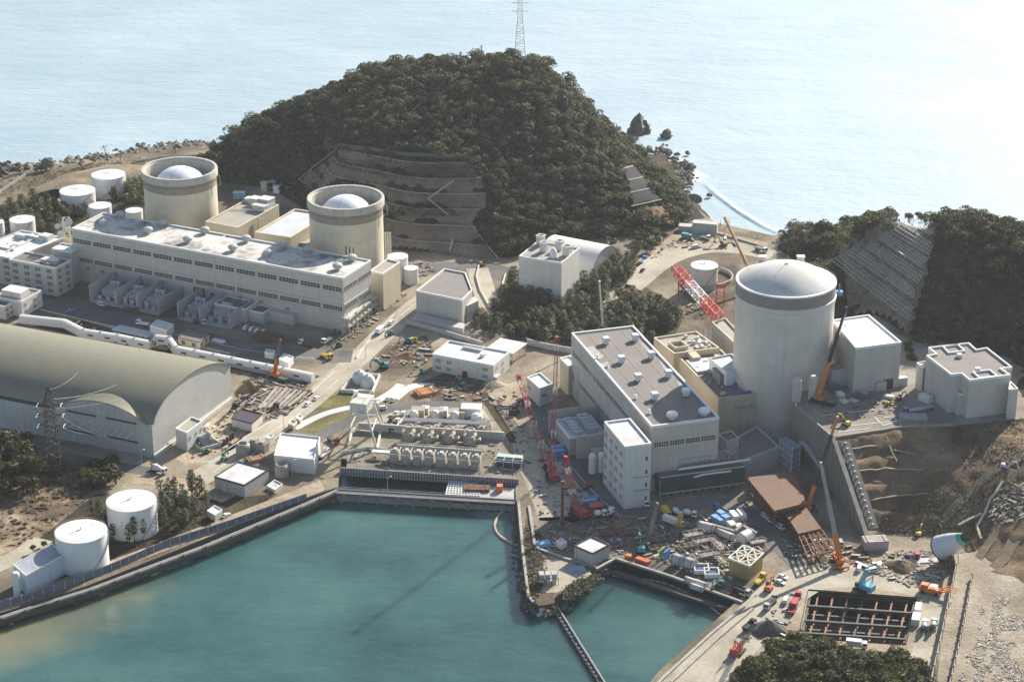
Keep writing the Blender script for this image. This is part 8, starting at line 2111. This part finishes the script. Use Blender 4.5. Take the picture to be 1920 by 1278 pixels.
crawler_crane(1084,967,-12,-8,'red crawler crane with short boom and winch body near the mixers',CRED,P(1061,858,30),w=2.2,seg=10,mats=[CRED,RW[1]],alt=lambda k:1 if k%4==3 else 0,t=.22)
e=thing('pile_driver','rust-brown upright pile leader standing before the red crawler crane','pile driver',P(1054,990,5));obj('leader',MB().bar((0,0,0),(0,0,22),1.3,1.3),RUST,e);obj('base',MB().box((0,0,0),(3,3,1.4)).box((0,1.4,1.2),(1.6,1.6,2)),STEELG,e)
crawler_crane(1383,1222,8,-10,'red crawler crane with dark lattice boom beside the knoll',plain('crane_red_orange',(.52,.07,.04),.5),P(1416,1170,22),w=1.2,seg=10,s=.8,mats=[STEELG],t=.18)
crawler_crane(1270,1002,10,-14,'crawler crane with yellow boom in the harbour yard',STEELG,P(1276,963,13),w=1.6,seg=7,s=.8,mats=[YELLOW],t=.26)
crawler_crane(1214,1022,6,-12,'dark crawler crane with thin green-grey lattice boom in harbour yard',STEELG,P(1232,945,26),w=1.3,seg=12,s=.7,mats=[plain('lattice_green',(.12,.15,.13),.6)],t=.18)
crawler_crane(1618,1106,-14,-6,'light blue crawler crane with folded lattice boom at the pit edge',plain('crane_blue',(.10,.38,.52),.45),P(1625,1070,16),w=1.4,seg=7,s=.9,t=.26)
e=thing('lowered_boom','red and white lattice crane boom lying across the yard beside domed reactor','crane boom',P(1349,598,27))
p0,p1=np.array(P(1349,596,29)),np.array(P(1267,505,22))
BR=plain('boom_red',(.58,.07,.04),.5);BW=plain('lattice_white',(.7,.66,.64),.5)
for k in range(3):
 m=MB().truss(p0+(p1-p0)*k/3,p0+(p1-p0)*(k+1)/3,4.2,4.2,5,.42);world_part(e,'boom_section',m,(BR,BW,BR)[k])
m=MB()
for u in(.08,.92):p=p0+(p1-p0)*u;m.bar((p[0],p[1],5),tuple(p),.6)
world_part(e,'support',m,STEELG)
e=thing('loading_frame','small red steel portal frame next to the red and white boom','frame',P(1350,570,5));m=MB()
for x in(-2,2):
 for y in(-2,2):m.bar((x,y,0),(x,y,12),.35)
for z in(4,8,12):m.bar((-2,-2,z),(2,-2,z),.3);m.bar((-2,2,z),(2,2,z),.3);m.bar((-2,-2,z),(-2,2,z),.3);m.bar((2,-2,z),(2,2,z),.3)
obj('frame',m,BR,e)
e=thing('drill_rig','orange tunnelling drill rig with booms beside the flood wall','drill rig',(*P(1745,1112,5)[:2],5.06),heading(1745,1112,1765,1116))
obj('body',MB().box((0,0,.9),(9,3,1.6)).box((-2.5,0,2.5),(3,2.6,1.4)),ORANGE,e);m=MB()
for y in(-1,0,1):m.bar((3,y,2.4),(8,y*2.0,3.2+.4*y),.4);m.bar((6,y*1.6,3.6),(10.5,y*2.2,3.6),.25)
obj('drill_boom',m,ORANGE,e);obj('canopy',MB().box((1,0,3.6),(3,2.6,.15)).bar((0,1,2),(0,1,3.6),.15).bar((0,-1,2),(0,-1,3.6),.15),WHITE,e)
for wx in(-3,2.5):
 for sy in(-1.4,1.4):link('wheel',wheel_mesh(.8,.5),e,loc=(wx,sy,.8))
def container(x,y,hx,hy,label,mat,s=(6,2.44,2.6),z=5,group=None):
 e=thing('container',label,'container',(*P(x,y,z)[:2],z+.05),heading(x,y,x+hx,y+hy,z),group)
 def f():
  m=MB().box((0,0,0),s)
  for k in range(int(s[0]/.6)):m.box((-s[0]/2+.3+k*.6,0,.15),(.18,s[1]+.1,s[2]-.3))
  return m.mesh('box',mat)
 link('box',cached(('cont',mat.name,s),f),e);link('door',cached(('contd',mat.name,s),lambda:MB().box((s[0]/2+.05,0,.1),(.1,s[1]*.92,s[2]-.25)).bar((s[0]/2+.12,-.2,.2),(s[0]/2+.12,-.2,s[2]-.3),.06).mesh('door',mat)),e)
 return e
container(1721,1146,3,-14,'white site container beside the pit, farther of the two',WHITE);container(1717,1166,3,-14,'white site container beside the pit, nearer of the two',WHITE,(6,3,2.8))
for(x,y,w)in((1376,972,'one nearer the yard centre'),(1390,969,'one nearer the road')):container(x,y,10,12,'tall white container at the back corner of harbour yard, '+w,WHITE)
for(x,y,w)in((1372,989,'first of a low pair behind the fat white tube'),(1386,994,'second of a low pair behind the fat white tube')):container(x,y,10,10,'cream cabin, '+w,plain('cream_box',(.6,.55,.45),.6),(4.5,3,2.4))
for k,(x,y,mt,lb)in enumerate(((1110,941,BLUE,'blue flatbed box pair beside the harbour road, farther one'),(1106,946,LBLUE,'light blue box pair beside the harbour road, nearer one'),(1117,953,RED,'red box crate beside the blue boxes'),(1119,958,RED,'second red box crate nearest the mixers'),(1046,845,LBLUE,'light blue container at the foot of the upright lattice boom, farther one'),(1047,853,LBLUE,'light blue container at the foot of the upright lattice boom, nearer one'))):container(x,y,18,-3,lb,mt)
container(1100,913,14,-6,'dark red crate farther along the harbour road',plain('crate_dark_red',(.22,.04,.035),.6),(5,2.4,1.4));container(1205,1054,18,6,'red-orange box skip on the coping of the small basin',plain('red_orange',(.6,.1,.04),.5),(6,2.4,1.6));container(1178,1046,8,2,'little orange skip near the coping of the small basin',ORANGE,(2.4,2,1.6))
for k,(x,y,mt)in enumerate(((1341,976,0),(1351,970,0),(1350,981,0),(1360,978,0))):container(x,y,12,8,'light blue machine box in the cluster behind the long trailer, '+('first','second','third','fourth')[k]+' from the mixers',LBLUE,(3.4,2.6,2.4+.5*(k%2)),group='light blue machine boxes')
for(x,y,mt,lb)in((1241,1048,plain('tarp_green',(.22,.38,.12),.6),'upright green sheet panel at the basin coping'),(1250,1051,plain('tarp_bright_blue',(.08,.25,.62),.6),'upright bright blue sheet panel at the basin coping'),(1018,1020,LBLUE,'small blue tarpaulin cover by the headland neck'),(1083,1068,plain('tarp_pale_blue',(.25,.33,.42),.7),'pale blue sheeted stack on the headland yard')):
 m=MB().box((0,0,0),(4.5,.5,5))if 'upright' in lb else MB().add([(-3.5,-2.4,0),(3.5,-2.4,0),(3.5,2.4,0),(-3.5,2.4,0),(-2.8,-1.6,1.2),(2.8,-1.8,1.0),(2.6,1.7,1.3),(-2.7,1.6,.9)],[(0,1,5,4),(1,2,6,5),(2,3,7,6),(3,0,4,7),(4,5,6,7)]);o=obj('tarpaulin',m,mt,loc=P(x,y,5),rz=1.0 if 'upright' in lb else .2);tag(o,lb,'tarpaulin')
stack('long stack of red steel sections on the hall road before the annex',505,634,(15,4,2.2),a12,RUST,n=5);stack('orange-brown brick-like block stack on the dirt bank by the curved path',797,738,(9,7,1.6),.5,plain('block_orange',(.48,.2,.07),.8,var=.3),n=6);stack('white bundle of boards near the walkway behind the cream hut',410,640,(7,3,.8),a12,WHITE);stack('grey pipe bundle lying in the garden below the transformer bays',250,622,(22,7,.7),a12,R_BLUE,n=5)
stack('blue-grey roofed pallet row along the walkway on the storage yard side',466,692,(24,3.5,1.6),a12,plain('pallet_blue',(.3,.34,.42),.6),n=3);stack('pale netted crate stack at the foot of the wing wall',1640,1025,(10,6,4),.1,plain('crate_pale',(.4,.36,.32),.8,var=.3),n=5);stack('white pipe bundle beside the machine yard canopy',770,743+118,(4,2,.6),.2,WHITE);stack('brown timber stack by the slab-roofed block',480,862,(8,5,1.4),.5,plain('timber',(.32,.2,.12),.8,var=.3),n=5)
stack('white slab laid beside the steel funnel under the red tractor truck',1722,1052,(16,5,.5),.1,R_PALE,n=1);stack('dark steel beams stacked at the work yard heart',1150,1000,(11,4,1),.4,RUST,n=4);stack('brown formwork panels near the pump house',1165,985,(9,5,1.2),.9,plain('formwork',(.24,.16,.09),.8,var=.3),n=5)
for(x,y,r,h_,lb)in((456,850,3.2,5.2,'tan open-topped concrete well beside the main road'),(529,890,3.2,5.4,'tan open-topped concrete well beside the slab-roofed block')):
 o=obj('concrete_well',MB().lathe((0,0,0),[(r,0),(r,h_-.8),(r*.75,h_),(r*.62,h_),(r*.6,h_-1.6),(0,h_-1.6)],24),DRUM,loc=P(x,y,5));tag(o,lb,'well')
for(x,y,s,lb)in((478,842,(4,4,4.4),'tan concrete block unit next to the open well, left of its twin'),(493,846,(4,4,4.4),'tan concrete block unit next to the white-roofed yard shed')):
 m=MB().box((0,0,0),s);m.box((0,0,s[2]),(s[0]*.7,s[1]*.7,.8));o=obj('valve_house',m,DRUM,loc=P(x,y,5),rz=az);tag(o,lb,'plant unit')
for k,(x,y)in enumerate(((420,833),(426,829),(432,824),(437,820))):
 o=obj('cable_reel',MB().tube([(-.5,0,1.4),(.5,0,1.4)],1.4,16).tube([(-.6,0,1.4),(-.5,0,1.4)],1.7,16).tube([(.5,0,1.4),(.6,0,1.4)],1.7,16),plain('reel_dark',(.1,.08,.07),.8),loc=P(x,y,5),rz=az+.6);tag(o,'dark cable reel in the row of four by the walled transformer, '+('first','second','third','last')[k]+' from the pen','cable reel','cable reels')
o=obj('shed_box',MB().box((0,0,0),(14,5,6)).box((0,0,6),(14.4,5.4,.3)),W_CONC,loc=P(1322,436,5),rz=-.25);tag(o,'grey windowless shed at the beach end of the upper terrace','shed')
o=obj('shed_box',MB().box((0,0,0),(9,5,3)).box((0,0,3),(9.4,5.4,.3)),W_CONC,loc=P(1288,432,5),rz=-.2);tag(o,'low dark shed behind the teal truck on the upper terrace','shed')
for k,(x,y)in enumerate(((1362,430),(1366,428),(1350,428),(1419,452))):
 o=obj('dead_pole',MB().tube([(0,0,0),(.3,0,6 if k<3 else 4)],[.2,.08],5).tube([(.1,0,3),(1,.3,4)],.07,4),BARK,loc=P(x,y,4));tag(o,('first','second','third')[k]+' bare pole on the beach edge beside the tan crane boom' if k<3 else 'tiny wind-bent tree stump on the beach parapet','pole')
def rack(label,x,y,rz,L,Wd,H,mt,z=5.05):
 e=thing('storage_rack',label,'rack',(*P(x,y,z)[:2],z),rz);m=MB();n=max(2,int(L/2.4))
 for k in range(n+1):
  for sy in(-Wd/2,Wd/2):m.bar((-L/2+L*k/n,sy,0),(-L/2+L*k/n,sy,H),.16)
  for zz in(H*.5,H):m.bar((-L/2+L*k/n,-Wd/2,zz),(-L/2+L*k/n,Wd/2,zz),.14)
 for sy in(-Wd/2,Wd/2):
  for zz in(H*.5,H):m.bar((-L/2,sy,zz),(L/2,sy,zz),.14)
 obj('frame',m,mt,e);m=MB()
 for k in range(5):m.tube([(-L*.46,-Wd*.36+k*Wd*.18,H*.5+.25),(L*.46,-Wd*.36+k*Wd*.18,H*.5+.25)],.2,6)
 obj('stored_pipe',m,MATS['pipe_cream']if H>2 else RUST,e);e.children[-1]['kind']='stuff'
RK=[plain('rack_tan',(.4,.34,.26),.6),plain('rack_grey',(.25,.25,.25),.6),RUST]
for k,(x,y,L,H,w)in enumerate(((1300,1008,9,3,'behind the grey cylinder vessels'),(1320,1018,10,2.4,'between the long pale pipe and the yellow-sided box'),(1345,1028,9,3,'touching the far side of the yellow-sided box'),(1290,1028,8,2,'just above the twin grey cylinders'),(1330,1045,9,2.8,'next to the blue-water basins'),(1350,1056,7,3.2,'between blue-water basins and yellow-sided box'),(1250,1012,9,1.8,'under the yellow crawler boom'),(1235,1030,8,1.6,'beside the teal excavator in the harbour yard'),(1345,1000,6,2.6,'below the light blue machine boxes'),(1420,1020,7,2.2,'by the road behind the fat white tube'),(1180,1000,9,1.5,'between pump house and long trailer'),(1145,1022,8,1.5,'against the pump house wall'))):
 rack('steel pipe rack in the harbour yard, '+w,x,y,.35+(1.57 if k%3==2 else 0),L,3,H,RK[k%3])
for k,w in enumerate(('nearest the sand heap','second from the sand heap','third from the sand heap','fourth from the sand heap','third from the main road','second from the main road','nearest the main road')):
 a_,b2=np.array(P(486+k*9,768-k*.5,5.1)),np.array(P(520+k*9,728+k*1.5,5.1));m=MB().bar(a_+up(.6),b2+up(.6),1.1,1.2)
 for u in(.1,.35,.6,.85):p=a_+(b2-a_)*u;m.box(tuple(p),(1.9,.5,.5),math.atan2(*(b2-a_)[1::-1])+1.57)
 o=obj('steel_girder',m,RK[k%2]);tag(o,'long girder laid out in the storage yard, '+w,'girder','girders of the storage yard')
MK=plain('road_marking',(.62,.6,.55),.8,var=.3)
strip('road_marking',[(400,886),(470,834),(555,781),(636,710)],.35,MK,5.075);strip('road_marking',[(330,626),(470,659),(590,672)],.35,MK,5.075);strip('road_marking',[(1040,836),(1110,921),(1160,964)],.3,MK,5.08);strip('road_marking',[(660,668),(745,596),(810,545)],.35,MK,5.075)
for pl,lb in(([(388,868),(462,818),(548,766),(628,696)],'pale kerb along the yard side of the main road'),([(420,893),(486,842),(566,786)],'pale kerb along the lagoon side of the main road'),([(75,580),(180,605),(330,640),(430,662)],'pale kerb between the hall road and the walkway garden')):
 w=[P(a_,b2,5.1)for a_,b2 in pl];m=MB()
 for a_,b2 in zip(w[:-1],w[1:]):m.bar(a_,b2,.4,.35)
 o=obj('road_kerb',m,MK);tag(o,lb,'kerb')
